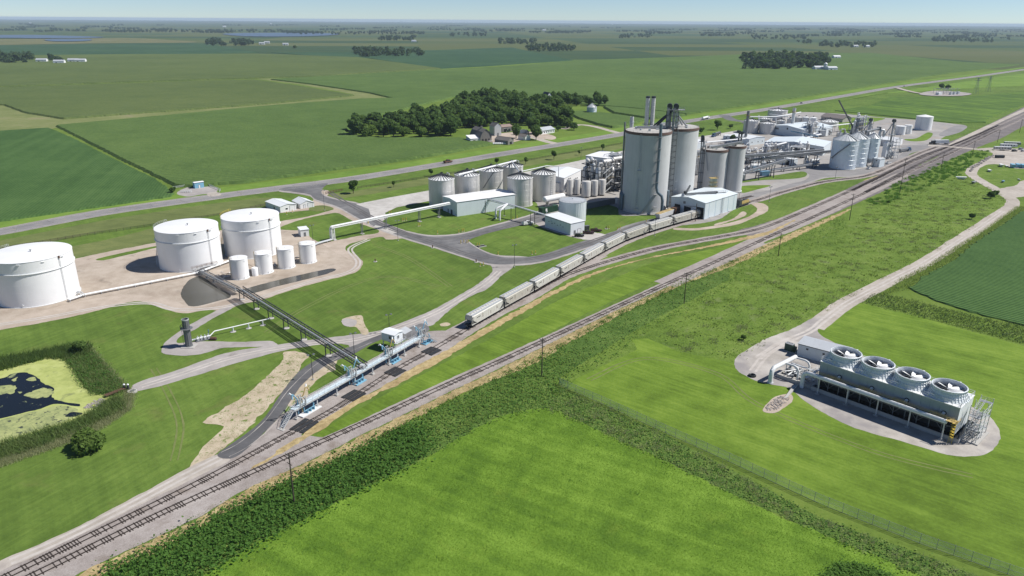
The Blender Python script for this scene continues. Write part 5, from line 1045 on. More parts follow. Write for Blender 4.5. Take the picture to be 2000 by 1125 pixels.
a = on_silo(CS1, rs1, 1214, 20); q = Vector(((rs1 + .6) * cos(a), (rs1 + .6) * sin(a), 0)); put(s1, 'side_pipe', m_grey, lambda m: m.tube([zz(q, .2), zz(q, hs1 + 4)], .5, 8), True)
for k in range(5): put(s1, 'base_duct', m_slate, lambda m: m.tube([(q.x - .5 + k * .1, q.y - 1.2 - k * 1.1, .3), (q.x - .5 + k * .1, q.y - 1.2 - k * 1.1, 9 - k * .3), (q.x + 1.5, q.y - .8 - k, 10.5 - k * .3)], .55, 8), True)
# things on the silo roofs
def roof_conveyor(t, a, b, z, mat): pm(t, 'roof_conveyor', mat, (*a, z + 1.0), (*b, z + 1.0), 1.1, 1.2); [pm(t, 'conveyor_leg', m_dark, (a[0] + (b[0] - a[0]) * k, a[1] + (b[1] - a[1]) * k, z), (a[0] + (b[0] - a[0]) * k, a[1] + (b[1] - a[1]) * k, z + .6), .2, .2) for k in (.1, .5, .9)]
roof_conveyor(s1, (-6, 1), (10, 4), hs1 + .3, m_galvd); roof_conveyor(s2, (-9, 0), (3, 4), hs1 + .3, m_galv); roof_conveyor(s3, (-4, -1), (7, 4), hs3 + .3, m_galv); roof_conveyor(s4, (-5, 2), (3, 3), 28.8, m_galvd)
for t, r, h, cnt in ((s1, rs1, hs1, 7), (s2, 12.4, hs1, 9), (s3, rs3, hs3, 9), (s4, rs4, 28.5, 6)):
 for k in range(cnt):
  a = rr.uniform(0, 2 * PI); q = rr.uniform(.35, .85) * r; put(t, 'roof_unit', rr.choice((m_galv, m_galvd, m_rust, m_galv)), lambda m: (m.box(q * cos(a), q * sin(a), h + .2, rr.uniform(.6, 1.8), rr.uniform(.6, 1.4), rr.uniform(.4, 1.4), a)))
 put(t, 'roof_railing', m_galvd, lambda m: railing(m, arc(r - .1, 0, 2 * PI, h, 28), 1.1, 9, .05))
# elevator tower
E0 = Vector((88.0, 415.0, 0)); t = thing('elevator_tower', 'tall dark bucket elevator tower between the two biggest silos', 'elevator tower', E0, R(-10)); He = 55.5
for (x, y) in ((-2.6, -1.2), (-1.2, 1.0), (.5, -1.0), (2.2, 1.0)):
 put(t, 'elevator_leg', m_galvd if x < 1 else m_galv, lambda m: (m.beam((x - .35, y, 0), (x - .35, y, He), .42, .7), m.beam((x + .35, y, 0), (x + .35, y, He), .42, .7)))
for (x, y) in ((-3.4, -2), (3.2, -2), (3.2, 2), (-3.4, 2)): pm(t, 'corner_post', m_dark, (x, y, 0), (x, y, He - 2), .25, .25)
for k in range(17):
 z = k * 3.2
 put(t, 'bracing', m_dark, lambda m: (m.beam((-3.4, -2, z), (3.2, -2, z + 3.2), .14, .14), m.beam((3.2, -2, z), (3.2, 2, z + 3.2), .14, .14), m.beam((-3.4, -2, z), (3.2, -2, z), .16, .16), m.beam((3.2, 2, z), (3.2, -2, z), .16, .16), m.beam((-3.4, 2, z), (3.2, 2, z), .16, .16)))
for x in (-1.9, 1.5):
 put(t, 'elevator_head', m_dark, lambda m: (m.cyl((x, -1.2, He + .8), (x, 1.2, He + .8), 1.5, n=14), m.box(x, 0, He - .8, 2.6, 2.0, 1.4)))
put(t, 'head_platform', m_galvd, lambda m: (m.box(1.5, 0, He - 1.1, 9.5, 5.2, .15), railing(m, [(-3.2, -2.6, He - 1), (6.2, -2.6, He - 1), (6.2, 2.6, He - 1), (-3.2, 2.6, He - 1), (-3.2, -2.6, He - 1)], 1.1, 2, .06)))
for (dx, dy, z) in ((-9, -3, hs1 + 1), (-10, 1, hs1 + 1), (-7, 6, hs1 + 1.5), (6, 10, hs1 + 1), (8, 8, hs1 + 1)):
 put(t, 'spout', m_dark if dx < 0 else m_galvd, lambda m: m.tube([(0, 0, He - 1.5), (dx * .5, dy * .5, He - 5.5), (dx, dy, z)], .45, 8))
put(t, 'stair_ladder', m_galv, lambda m: ladder(m, (3.5, -2.2, 0), (3.5, -2.2, He - 2)))
# equipment tower at the foot of the elevator
P = G(1317, 403); t = thing('fan_tower', 'small steel tower carrying a black fan beside the loading shed', 'steel tower', P, .4)
for (x, y) in ((-1.3, -1.3), (1.3, -1.3), (1.3, 1.3), (-1.3, 1.3)): pm(t, 'post', m_galvd, (x, y, 0), (x, y, 15), .2, .2)
for z in (5, 10, 14.8): put(t, 'deck', m_galv, lambda m: (m.box(0, 0, z, 3.8, 3.8, .12), railing(m, [(-1.9, -1.9, z), (1.9, -1.9, z), (1.9, 1.9, z)], 1, 2, .05)))
put(t, 'fan', m_dark, lambda m: (m.cyl((0, -.8, 16.6), (0, .8, 16.6), 1.6, n=16), m.box(0, 0, 15, 1.6, 1.4, .8)))
# twin stacks and the stubby pale stack
for k, (px, lb) in enumerate(((1266, 'left one of the two tall twin steel stacks'), (1277, 'right one of the two tall twin steel stacks'))):
 P = G(px, 188, 52); t = thing('exhaust_stack', lb, 'stack', (P.x, P.y, 0), 0, 'twin steel stacks'); r = 1.45
 put(t, 'shell', m_ss, lambda m: (m.lathe([(r, 0), (r, 52), (r - .15, 52), (r - .15, 50)], 18), [m.lathe([(r, z), (r + .12, z + .1), (r, z + .2)], 18) for z in (34, 40, 45, 48)]), True)
 put(t, 'rim', m_dark, lambda m: m.lathe([(r + .02, 50.8), (r + .06, 50.8), (r + .06, 52.05), (r - .2, 52.06)], 18))
 put(t, 'platform', m_galvd, lambda m: (m.lathe([(r, 33), (r + 1.2, 33), (r + 1.2, 33.12)], 14), railing(m, arc(r + 1.15, 0, 2 * PI, 33.1, 12), 1.1, 1, .06)))
P = G(1234.5, 228, 34); t = thing('exhaust_stack', 'short pale stack with a slanted top behind the biggest silo', 'stack', (P.x, P.y, 0)); put(t, 'shell', m_conct, lambda m: m.lathe([(1.4, 0), (1.4, 34), (1.2, 34), (1.2, 32)], 16), True); put(t, 'band', m_galv, lambda m: m.lathe([(1.7, 30), (1.8, 30.1), (1.7, 30.6)], 16))
P = G(1284, 247, 40); t = thing('roof_structure', 'rusty steel framework at the foot of the twin stacks', 'framework', (P.x, P.y, 0))
for k in range(6): pm(t, 'post', m_rust, ((k % 3) * 3 - 3, (k // 3) * 4, 0), ((k % 3) * 3 - 3, (k // 3) * 4, 40), .4, .4)
for z in (30, 34, 38, 40): pb(t, 'deck', m_rust if z < 40 else m_galvd, 0, 2, z, 8, 5.5, .25)
# annex tower on silo three, dust collector and spout
a = on_silo(CS3, rs3, 1372, 12); q = Vector((CS3.x + (rs3 + .8) * cos(a), CS3.y + (rs3 + .8) * sin(a), 0))
t = thing('elevator_tower', 'dark elevator legs on the left side of the shorter silo', 'elevator tower', q, R(-10)); h4 = 38
for x in (-1.6, -.5, 1.0): put(t, 'elevator_leg', m_grey, lambda m: (m.beam((x, 0, 0), (x, 0, 33 if x < 1 else 29), .5, .7)))
pb(t, 'back_panel', m_galvd, 2.6, .9, 0, 2.6, .5, 25)
put(t, 'elevator_head', m_dark, lambda m: (m.cyl((-1.2, -.9, 34), (-1.2, .9, 34), 1.1, n=12), m.box(-1.1, 0, 31, 2.2, 1.8, 2.4)))
put(t, 'head_platform', m_galvd, lambda m: (m.box(-.8, 0, 31, 4.5, 3, .12), railing(m, [(-3, -1.5, 31), (1.4, -1.5, 31), (1.4, 1.5, 31)], 1.1, 1.5, .05)))
put(t, 'spout', m_galvd, lambda m: m.tube([(-.2, -.8, 32), (1.5, -1.6, 24), (3.4, -3.0, 14)], .22, 8))
for z in (6, 12, 18, 24): pb(t, 'bracket', m_dark, .5, .2, z, 5.5, 1.2, .2)
P = G(1389, 392); t = thing('dust_collector', 'pale green dust collector on a frame in front of the shorter silo', 'dust collector', (P.x, P.y, 0), .2)
for (x, y) in ((-1.4, -1.4), (1.4, -1.4), (1.4, 1.4), (-1.4, 1.4)): pm(t, 'leg', m_galvd, (x, y, 0), (x, y, 14), .18, .18)
mg = pmat('pale_green_paint', (.38, .44, .36), .5)
pb(t, 'housing', mg, 0, 0, 9, 3.0, 3.0, 4.5); put(t, 'hopper', mg, lambda m: m.hexa([(-.3, -.3, 6.5), (.3, -.3, 6.5), (.3, .3, 6.5), (-.3, .3, 6.5)], [(-1.5, -1.5, 8.99), (1.5, -1.5, 8.99), (1.5, 1.5, 8.99), (-1.5, 1.5, 8.99)]))
for z in (8.8, 11, 13.6): put(t, 'walkway', m_yeld, lambda m: (m.box(0, 0, z, 4.2, 4.2, .1), railing(m, [(-2.1, -2.1, z), (2.1, -2.1, z), (2.1, 2.1, z)], 1, 2, .06)))
# loading shed
A = G(1375, 429); ls = building('loading_shed', 'pale blue rail loading shed with three openings and the train going in', 'shed', A, G(1437, 408.5), G(1318, 412.5), 9.0, 1.5, 'x', m_wallb, m_roofb, openings=(('l', .14, 4.6, 6.3, 0, 'big'), ('l', .50, 4.4, 5.2, 0, 'big'), ('l', .80, 3.6, 5.6, 0, 'big'), ('l', .60, 1.2, 1.2, 6.6, 'louver')))
Lw = (G(1437, 408.5) - A).length; angS = atan2((G(1437, 408.5) - A).y, (G(1437, 408.5) - A).x)
for x in (.12, .32, .52, .72, .9): pb(ls, 'wall_joint', m_blue, Lw * x, -.03, 0, .12, .05, 8.7)
pm(ls, 'roof_conveyor', m_grey, (2, 14, 11.3), (Lw * .62, 6, 10.9), 1.0, 1.0); pm(ls, 'roof_conveyor', m_dark, (2.5, 14, 12.0), (16, 20, 13), .8, .9)
put(ls, 'roof_walkway', m_galv, lambda m: (m.beam((Lw * .45, 9, 10.6), (Lw * .85, 4, 10.1), 1.0, .1), railing(m, [(Lw * .45, 9.5, 10.6), (Lw * .85, 4.5, 10.1)], 1.1, 1.6, .06), railing(m, [(Lw * .45, 8.5, 10.6), (Lw * .85, 3.5, 10.1)], 1.1, 1.6, .06)))
put(ls, 'roof_drive', m_dark, lambda m: (m.box(2, 14, 11.6, 1.6, 1.4, 1.4), m.box(Lw * .62, 6, 10.4, 1.2, 1.2, .9)))
put(ls, 'wall_ladder', m_galv, lambda m: ([ladder(m, (Lw * .5 + k * 1.6, -.35, .3), (Lw * .5 + k * 1.6, -.35, 9.5)) for k in range(2)], [m.beam((Lw * .5, -.4, z), (Lw * .5 + 1.6, -.4, z + 1.5), .06, .06) for z in (1, 2.5, 4, 5.5, 7)]))
for x in range(3): pb(ls, 'foundation_block', m_conc, Lw * (.2 + .3 * x), -.3, 0, 3, .5, .35)
# H-shaped clearance frame beside the track
P = G(1358, 432.5); t = thing('clearance_frame', 'tall grey pole with an arm over the track before the shed', 'pole', P, angS); pc(t, 'pole', m_wood, (0, 0, 0), (0, 0, 9.8), .2, n=8); pm(t, 'arm', m_wood, (0, 0, 8.2), (-1, 7, 7.4), .2, .25); pm(t, 'brace', m_wood, (0, 0, 6), (-.6, 4, 7.7), .1, .1)
# ================================================================ RIGHT-HAND PLANT
building('dryer_building', 'big pale blue gabled building in the middle of the far plant', 'building', G(1505, 261), G(1566, 270), G(1600, 252), 7.8, 1.9, 'y', m_wallb, m_roofb, depth_=46, openings=(('f', .15, 6, 1.6, 4.8, 'louver'), ('f', .52, 1.6, 1.6, 6.0, 'win'), ('f', .85, 1.2, 1.0, 4, 'win')))
building('annex', 'pale step-down annex at the back of the big blue building', 'building', G(1612, 266), G(1636, 260), G(1605, 256), 7.0, .8, 'x', m_wall, m_roofb, length=13, depth_=14)
building('office_building', 'small blue building with three square windows and a white roof', 'building', G(1462, 284.5), G(1492.6, 280.5), G(1480, 272), 5.6, 1.1, 'y', m_wallb, m_roofw, depth_=24, openings=(('f', .2, .9, 1.0, 2.0, 'win'), ('f', .58, .9, 1.0, 2.0, 'win'), ('f', .85, .9, 1.0, 2.0, 'win')))
A = G(1609, 287, 7.0); Bc = G(1627, 274, 7.0); Cc = G(1517, 278, 7.0)
building('storage_hall', 'wide low storage hall with a white and blue roof behind the grain bins', 'hall', Vector((A.x, A.y, 0)), Vector((Bc.x, Bc.y, 0)), Vector((Cc.x, Cc.y, 0)), 7.0, 2.2, 'x', m_wallb, m_roofb, length=34, depth_=46, openings=(('l', .2, 6, 5, 0, 'big'), ('l', .5, 6, 5, 0, 'big')))
building('scale_shed', 'low blue shed with a dark doorway under the long conveyors', 'shed', G(1549.6, 324), G(1557, 322), G(1521, 322), 4.6, .3, 'shed', m_wallb, m_roofw, depth_=17, openings=(('l', .3, 3.4, 3.4, 0, 'big'), ('f', .5, 2, 2.4, 0, 'white')))
m_shing = pmat('grey_brown_shingles', (.20, .175, .165), .9, dirt=.3, streak=False)
m_beige = pmat('beige_siding', (.50, .46, .41), .7, dirt=.15)
building('office_house', 'long beige building with a grey-brown shingle roof by the highway', 'house', G(1603, 234), G(1645, 239.5), G(1657, 237), 4.0, 2.8, 'x', m_beige, m_shing, depth_=15, over=.8, openings=(('f', .2, 1.5, 1.2, 1.2, 'win'), ('f', .5, 1.5, 1.2, 1.2, 'win'), ('f', .8, 1.5, 1.2, 1.2, 'win')))
building('pump_shed', 'small pale grey shed with a garage door beside the grain bins', 'shed', G(1703.5, 325), G(1716.5, 327), G(1726.5, 324.5), 5.8, .4, 'y', m_wallb, m_galv, depth_=7.5, openings=(('f', .45, 2.8, 3.0, 0, 'white'), ('f', .5, .8, .7, 4.3, 'dark')))
building('white_shed', 'white gabled shed behind the bucket elevators', 'shed', G(1744, 287), G(1762, 282), G(1738, 280), 5.2, 1.5, 'y', m_white, m_roofw, depth_=18)
building('scale_house', 'small grey scale house with windows near the parked tank truck', 'house', G(1412, 272), G(1438, 276), G(1452, 270), 3.4, .7, 'x', m_wallb, m_roofw, depth_=9, openings=(('f', .25, 1.4, 1.2, 1.1, 'win'), ('f', .6, 1.4, 1.2, 1.1, 'win')))
building('blue_shed', 'low blue shed behind the shorter silo', 'shed', G(1358, 292), G(1375, 289), G(1352, 286), 6.0, .6, 'x', m_wallb, m_roofw, depth_=14)
gr_ = 'far fermentation tanks'
for (xl, xr, yr, h, lb) in ((1453.6, 1483.5, 235, 11.5, 'far fermentation tank at the left, beside the dark chimney'), (1485, 1515, 240, 10.0, 'far fermentation tank in front with a slanting pipe'), (1482, 1508, 231, 11.0, 'far fermentation tank behind the two front ones'), (1516.7, 1535, 235, 10.0, 'narrow far fermentation tank beside the pale chimney'), (1501, 1538, 214.7, 10.5, 'wide far tank at the back near the highway with yellow stairs')):
 C, r, _ = cyl_top(xl, xr, yr, h); silo_tank(lb, C, r, h, 1.6, ribs=16, group=gr_, seams=3, n=28)
for (xl, xr, yr, h, lb) in ((1553, 1567, 229, 9.0, 'short tank right of the pale chimney'), (1568.5, 1580, 229, 9.5, 'pale short tank behind the blue roof'), (1582, 1595.5, 230, 9.5, 'white short tank behind the blue roof'), (1538, 1549, 232, 8.5, 'short dark tank left of the pale chimney')):
 C, r, _ = cyl_top(xl, xr, yr, h); silo_tank(lb, C, r, h, .9, ribs=0, group='short tanks behind the big blue building', mat=m_whiter if xl > 1567 else m_ss, seams=2, n=22)
C, r, _ = cyl_top(1604, 1637, 237, 5.0); silo_tank('wide low clarifier tank with a cone roof near the beige house', C, r, 5.0, 3.0, ribs=14, seams=1, n=30)
t = thing('overhead_pipe', 'long white overhead pipe across the far fermentation tanks', 'pipe', G(1470, 262)); b = t.location.copy()
for pts in (((1465, 228, 14), (1515, 228, 14), (1540, 224, 14), (1564, 219, 14)), ((1482, 225, 15), (1482, 240, 8)), ((1515, 227.5, 14), (1516, 246, 5)), ((1503, 223, 13), (1540, 228, 13))):
 m = MB(); m.tube([G(*p) - b for p in pts], .55, 8); m.build('pipe', m_whiter, t, True)
for (px, yt, z, lb, mt, r) in ((1552, 211, 23, 'pale round chimney with a platform among the far tanks', m_conct, 1.5), (1462, 217, 28, 'tall dark chimney behind the narrow silo', m_grey, 1.2), (1702, 232.5, 16, 'white round chimney with a bent top behind the bucket elevators', m_whiter, 1.7)):
 P = G(px, yt, z); t = thing('chimney', lb, 'chimney', (P.x, P.y, 0)); put(t, 'shell', mt, lambda m: m.lathe([(r * 1.15, 0), (r, z * .5), (r, z), (r - .2, z), (r - .2, z - 1)], 16), True)
 put(t, 'platform', m_yeld, lambda m: (m.lathe([(r, z - 4), (r + 1.1, z - 4), (r + 1.1, z - 3.9)], 12), railing(m, arc(r + 1.0, 0, 2 * PI, z - 4, 10), 1, 1, .07)))
# grain bins
def grain_bin(label, C, r, h, rise, group, hopper=0.0, n=44):
 t = thing('grain_bin', label, 'grain bin', C, 0, group); mm = pmat('corrugated_bin_steel', (.80, .86, .90), .35, .15, dirt=.1, dirtcol=(.4, .4, .4), ribs=(.5, .5), ribaxis='Z') if 'bin_m' not in globals() else bin_m
 globals()['bin_m'] = mm
 put(t, 'shell', mm, lambda m: m.lathe(([(.5, 2.0), (r, hopper)] if hopper else [(r, .3)]) + [(r, h)], n), True)
 for k in range(n // 1):
  a = 2 * PI * k / n; pb(t, 'stiffener', mm, (r + .05) * cos(a), (r + .05) * sin(a), hopper if hopper else .3, .16, .18, h - (hopper or .3), a) if not hopper or k % 4 == 0 else None
 for z in range(1, 6): put(t, 'wind_ring', mm, lambda m: m.lathe([(r + .12, h * z / 6 - .06), (r + .18, h * z / 6), (r + .12, h * z / 6 + .06)], n))
 put(t, 'roof', m_galv, lambda m: m.lathe([(r + .25, h - .1), (1.0, h + rise)], n), True)
 for k in range(22): a = 2 * PI * k / 22; pm(t, 'roof_rib', m_galv, ((r + .2) * cos(a), (r + .2) * sin(a), h + .02), (1.0 * cos(a), 1.0 * sin(a), h + rise + .1), .12, .22)
 put(t, 'roof_cap', m_galv, lambda m: m.lathe([(1.1, h + rise - .1), (1.1, h + rise + .4), (0, h + rise + .7)], 14))
 put(t, 'ring_foundation', m_conc, lambda m: m.lathe([(r + .8, 0), (r + .8, .3), (r - .2, .31)], n)) if not hopper else [pm(t, 'leg', m_grey, (r * cos(k * PI / 4), r * sin(k * PI / 4), 0), (r * cos(k * PI / 4), r * sin(k * PI / 4), hopper + 1), .3, .3) for k in range(8)]
 a = atan2(-C.y, -C.x) - .3; pm(t, 'roof_stair', m_grey, ((r + .2) * cos(a + 1.2), (r + .2) * sin(a + 1.2), h + .3), (1.0 * cos(a + 1.2), sin(a + 1.2), h + rise + .4), .7, .3)
 return t
gb = 'galvanized grain bins'
Cb1, rb1, _ = cyl_at(1620, 1667, 332); Hb = HT(*PX(Cb1.x, Cb1.y, 0), 272); bn1 = grain_bin('front galvanized grain bin with a slanting tube on its side', Cb1, rb1, Hb, 3.8, gb)
Cb2, _, _ = cyl_top(1664 - 10, 1698, 268.5, Hb); grain_bin('second galvanized grain bin behind the front one', Cb2, rb1 * .95, Hb, 3.8, gb)
Cb3, rb3, _ = cyl_top(1694, 1719, 268.5, Hb); grain_bin('smaller hopper-bottomed grain bin beside the bucket elevators', Cb3, rb3, Hb, 3.0, gb, hopper=6.0, n=30)
a1 = on_silo(Cb1, rb1, 1660, 18); a0 = on_silo(Cb1, rb1, 1626, 8); t = thing('slanting_tube', 'dark tube winding down the face of the front grain bin', 'tube', (Cb1.x, Cb1.y, 0))
put(t, 'tube', m_grey, lambda m: m.tube([((rb1 + .6) * cos(a0 + (a1 - a0) * k / 10), (rb1 + .6) * sin(a0 + (a1 - a0) * k / 10), 7.5 + 11.5 * k / 10) for k in range(11)] , .38, 8), True)
for k in range(3): t_ = pb(t, 'bracket', m_grey, (rb1 + .3) * cos(a0 + (a1 - a0) * (.2 + k * .3)), (rb1 + .3) * sin(a0 + (a1 - a0) * (.2 + k * .3)), 9.5 + 3.4 * k, .9, .2, .2)
# bucket elevators at the bins
for (px, py, yt, lb) in ((1733, 311, 236, 'lattice bucket elevator tower right of the grain bins'), (1690, 300, 234, 'dark bucket elevator with a big hood behind the grain bins')):
 P = G(px, py); h = HT(px, py, yt); t = thing('elevator_tower', lb, 'elevator tower', P, .3)
 for (x, y) in ((-1.4, -1.4), (1.4, -1.4), (1.4, 1.4), (-1.4, 1.4)): pm(t, 'corner_post', m_galvd, (x, y, 0), (x * (.7 if px > 1700 else 1), y, h - 2), .2, .2)
 for k in range(int(h / 2.4)): put(t, 'bracing', m_galvd, lambda m: (m.beam((-1.4, -1.4, k * 2.4), (1.4, -1.4, k * 2.4 + 2.4), .12, .12), m.beam((1.4, -1.4, k * 2.4), (1.4, 1.4, k * 2.4 + 2.4), .12, .12), m.beam((-1.4, -1.4, k * 2.4), (1.4, -1.4, k * 2.4), .12, .12)))
 for x in (-.4, .4): pm(t, 'elevator_leg', m_grey, (x, 0, 0), (x, 0, h - 1), .4, .6)
 pc(t, 'elevator_head', m_dark, (0, -.9, h), (0, .9, h), 1.35, n=12)
 for (dx, dy) in ((4.5, 1), (-5, 2), (-3, -3)): put(t, 'spout', m_galvd, lambda m: m.tube([(0, 0, h - .8), (dx, dy, h * .62)], .3, 6))
 for z in (h * .4, h * .65): put(t, 'platform', m_galv, lambda m: (m.box(0, 0, z, 4.4, 4.4, .12), railing(m, [(-2.2, -2.2, z), (2.2, -2.2, z), (2.2, 2.2, z)], 1.1, 2, .06)))
P = G(1727, 311); t = thing('grain_dryer', 'tall white box-shaped dryer between the bins and the elevator tower', 'dryer', P, .5)
pb(t, 'housing', m_whiter, 0, 0, 2, 4.0, 3.4, 11); [pm(t, 'leg', m_galv, (x, y, 0), (x, y, 2), .25, .25) for x in (-1.7, 1.7) for y in (-1.4, 1.4)]; pc(t, 'roof_vent', m_galv, (0, 0, 13), (0, 0, 14), .6, n=10); pb(t, 'service_door', m_grey, 0, -1.75, 2.2, 1.0, .08, 2.1)
P = G(1745, 309); t = thing('steel_tower', 'open lattice tower beside the white dryer', 'steel tower', P, .5)
for (x, y) in ((-2.2, -1.8), (2.2, -1.8), (2.2, 1.8), (-2.2, 1.8)): pm(t, 'post', m_galv, (x, y, 0), (x, y, 15), .22, .22)
for k in range(6): put(t, 'bracing', m_galv, lambda m: (m.beam((-2.2, -1.8, k * 2.5), (2.2, -1.8, k * 2.5 + 2.5), .14, .14), m.beam((2.2, -1.8, k * 2.5), (2.2, 1.8, k * 2.5 + 2.5), .14, .14))); pb(t, 'deck', m_galvd, 0, 0, k * 2.5 + 2.4, 4.4, 3.6, .1)
P = G(1694, 321); t = thing('white_silo', 'slim white vertical tank in front of the hopper bin', 'tank', P); put(t, 'shell', m_white, lambda m: m.lathe([(.4, .8), (1.2, 2), (1.2, 11.6), (0, 12.2)], 16), True); [pm(t, 'leg', m_grey, (cos(k * 2.1), sin(k * 2.1), 0), (cos(k * 2.1), sin(k * 2.1), 2.4), .18, .18) for k in range(3)]; put(t, 'ladder', m_grey, lambda m: ladder(m, (-1.35, -.5, 0), (-1.35, -.5, 12)))
P = G(1718, 262, 15); t = thing('cyclone_duct', 'silver duct with a hooked top behind the bucket elevators', 'duct', (P.x, P.y, 0)); put(t, 'duct', m_galv, lambda m: m.tube([(0, 0, 0), (0, 0, 16.5), (1.0, 0, 18.2), (2.6, 0, 18.4), (3.4, 0, 17), (3.4, 0, 13)], 1.0, 10), True); put(t, 'collar', m_galvd, lambda m: m.lathe([(1.0, 12), (1.2, 12.1), (1.0, 12.6)], 12))
t = thing('conveyor_tube', 'grey covered conveyor rising to the hooked duct above the bins', 'conveyor', G(1690, 300)); b = t.location.copy(); e0, e1 = G(1692, 257, 20) - b, G(1717, 251, 20) - b; put(t, 'tube', m_grey, lambda m: m.tube([e0, e1], .9, 10), True); pb(t, 'end_box', m_grey, e1.x, e1.y, 18.6, 2.4, 2.4, 2.8); pm(t, 'post', m_dark, (e0.x, e0.y, 0), (e0.x, e0.y, 19.4), .3, .3)
# white tanks at the far right yard
gw = 'white tanks in the far right yard'
for (xl, xr, yb, yt, lb) in ((1786.5, 1816.5, 255, 227, 'big white tank alone in the far right yard'), (1748, 1766, 264, 246, 'front one of the two smaller white tanks in the far yard'), (1765, 1779, 262, 244, 'rear one of the two smaller white tanks in the far yard')):
 C, r, h = cyl_at(xl, xr, yb, yt); t = thing('storage_tank', lb, 'tank', C, 0, gw)
 put(t, 'shell', m_white, lambda m: m.lathe([(r, 0), (r, h)], 36), True); put(t, 'roof', m_white, lambda m: m.lathe([(r + .08, h), (.1, h + r * .22 if xl > 1780 else h + .3)], 36), True); put(t, 'ring_foundation', m_conc, lambda m: m.lathe([(r + .4, 0), (r + .4, .2), (r - .1, .21)], 30)); put(t, 'ladder', m_galv, lambda m: ladder(m, (-r * .8, -r * .75, 0), (-r * .8, -r * .75, h)))
# long conveyors
def conveyor(label, a, b, wd=2.0, ht=2.0, mat=None, roof=None, legs=(.2, .5, .8), z_extra=0):
 a, b = Vector(a), Vector(b); base = Vector((a.x, a.y, 0)); d = b - a; ang = atan2(d.y, d.x); L = Vector((d.x, d.y, 0)).length
 t = thing('conveyor', label, 'conveyor', base, ang); mat = mat or m_grey
 pm(t, 'gallery', mat, (0, 0, a.z), (L, 0, b.z), wd * .6, ht * .5); pm(t, 'roof', roof or m_galvd, (0, 0, a.z + ht * .32), (L, 0, b.z + ht * .32), wd * .75, .12)
 n = max(4, int(L / 4))
 for s in (-1, 1): put(t, 'truss', mat, lambda m: (m.beam((0, s * wd / 2, a.z - ht / 2), (L, s * wd / 2, b.z - ht / 2), .2, .2), m.beam((0, s * wd / 2, a.z + .2), (L, s * wd / 2, b.z + .2), .2, .2), [m.beam((L * i / n, s * wd / 2, a.z + (b.z - a.z) * i / n - (ht / 2 if i % 2 else -.2)), (L * (i + 1) / n, s * wd / 2, a.z + (b.z - a.z) * (i + 1) / n - (-.2 if i % 2 else ht / 2)), .14, .14) for i in range(n)]))
 for k in legs:
  z = a.z + (b.z - a.z) * k; put(t, 'leg', m_dark, lambda m: [(m.beam((L * k + s * .3, y, 0), (L * k, y * .6, z - ht / 2), .28, .28)) for s in (-1, 1) for y in (-1.4, 1.4)])
 return t
conveyor('upper long dark conveyor from the narrow silo to the far hall', G(1452, 305, 14), G(1608, 293, 10), 2.2, 2.4, m_grey)
conveyor('lower long dark conveyor from the narrow silo to the grain bins', G(1470, 312, 10), G(1624, 295, 10), 2.2, 2.4, m_grey)
conveyor('sloping conveyor rising from the dump pit beside the narrow silo', G(1450, 338, 6), G(1536, 312, 11), 2.0, 2.0, m_galvd, legs=(.35, .7))
conveyor('low flat conveyor along the road to the truck pit', G(1497, 334, 1.6), G(1600, 318, 3.5), 1.6, 1.2, m_galvd, legs=(.3, .6, .9))
conveyor('conveyor over the roofs of the two smaller silos', G(1390, 288, 30), G(1450, 277, 32), 1.6, 1.6, m_galvd, legs=())
conveyor('thin conveyor on the blue building roof', G(1545, 255, 12), G(1598, 266, 9), 1.4, 1.4, m_blued, legs=(.5,))
t = thing('elevator_tower', 'dark elevator head cluster on top of the narrow silo', 'elevator tower', (CS4.x + 3, CS4.y + 2, 0), .3)
for k in range(4): pm(t, 'elevator_leg', m_dark, (k * .9 - 1.5, (k % 2) * 1.2, 28.5), (k * .9 - 1.5, (k % 2) * 1.2, 36 - (k % 2)), .5, .7)
put(t, 'elevator_head', m_dark, lambda m: (m.cyl((-1.5, -.6, 36.4), (-1.5, 1.6, 36.4), .9, n=10), m.cyl((.6, -.6, 35.6), (.6, 1.6, 35.6), .9, n=10))); put(t, 'platform', m_galvd, lambda m: (m.box(0, .5, 33, 5.5, 4, .15), railing(m, [(-2.7, -1.5, 33), (2.7, -1.5, 33), (2.7, 2.5, 33)], 1.1, 1.8, .06)))
pm(t, 'stub_leg', m_dark, (0, .6, 0), (0, .6, 29), .8, .8)
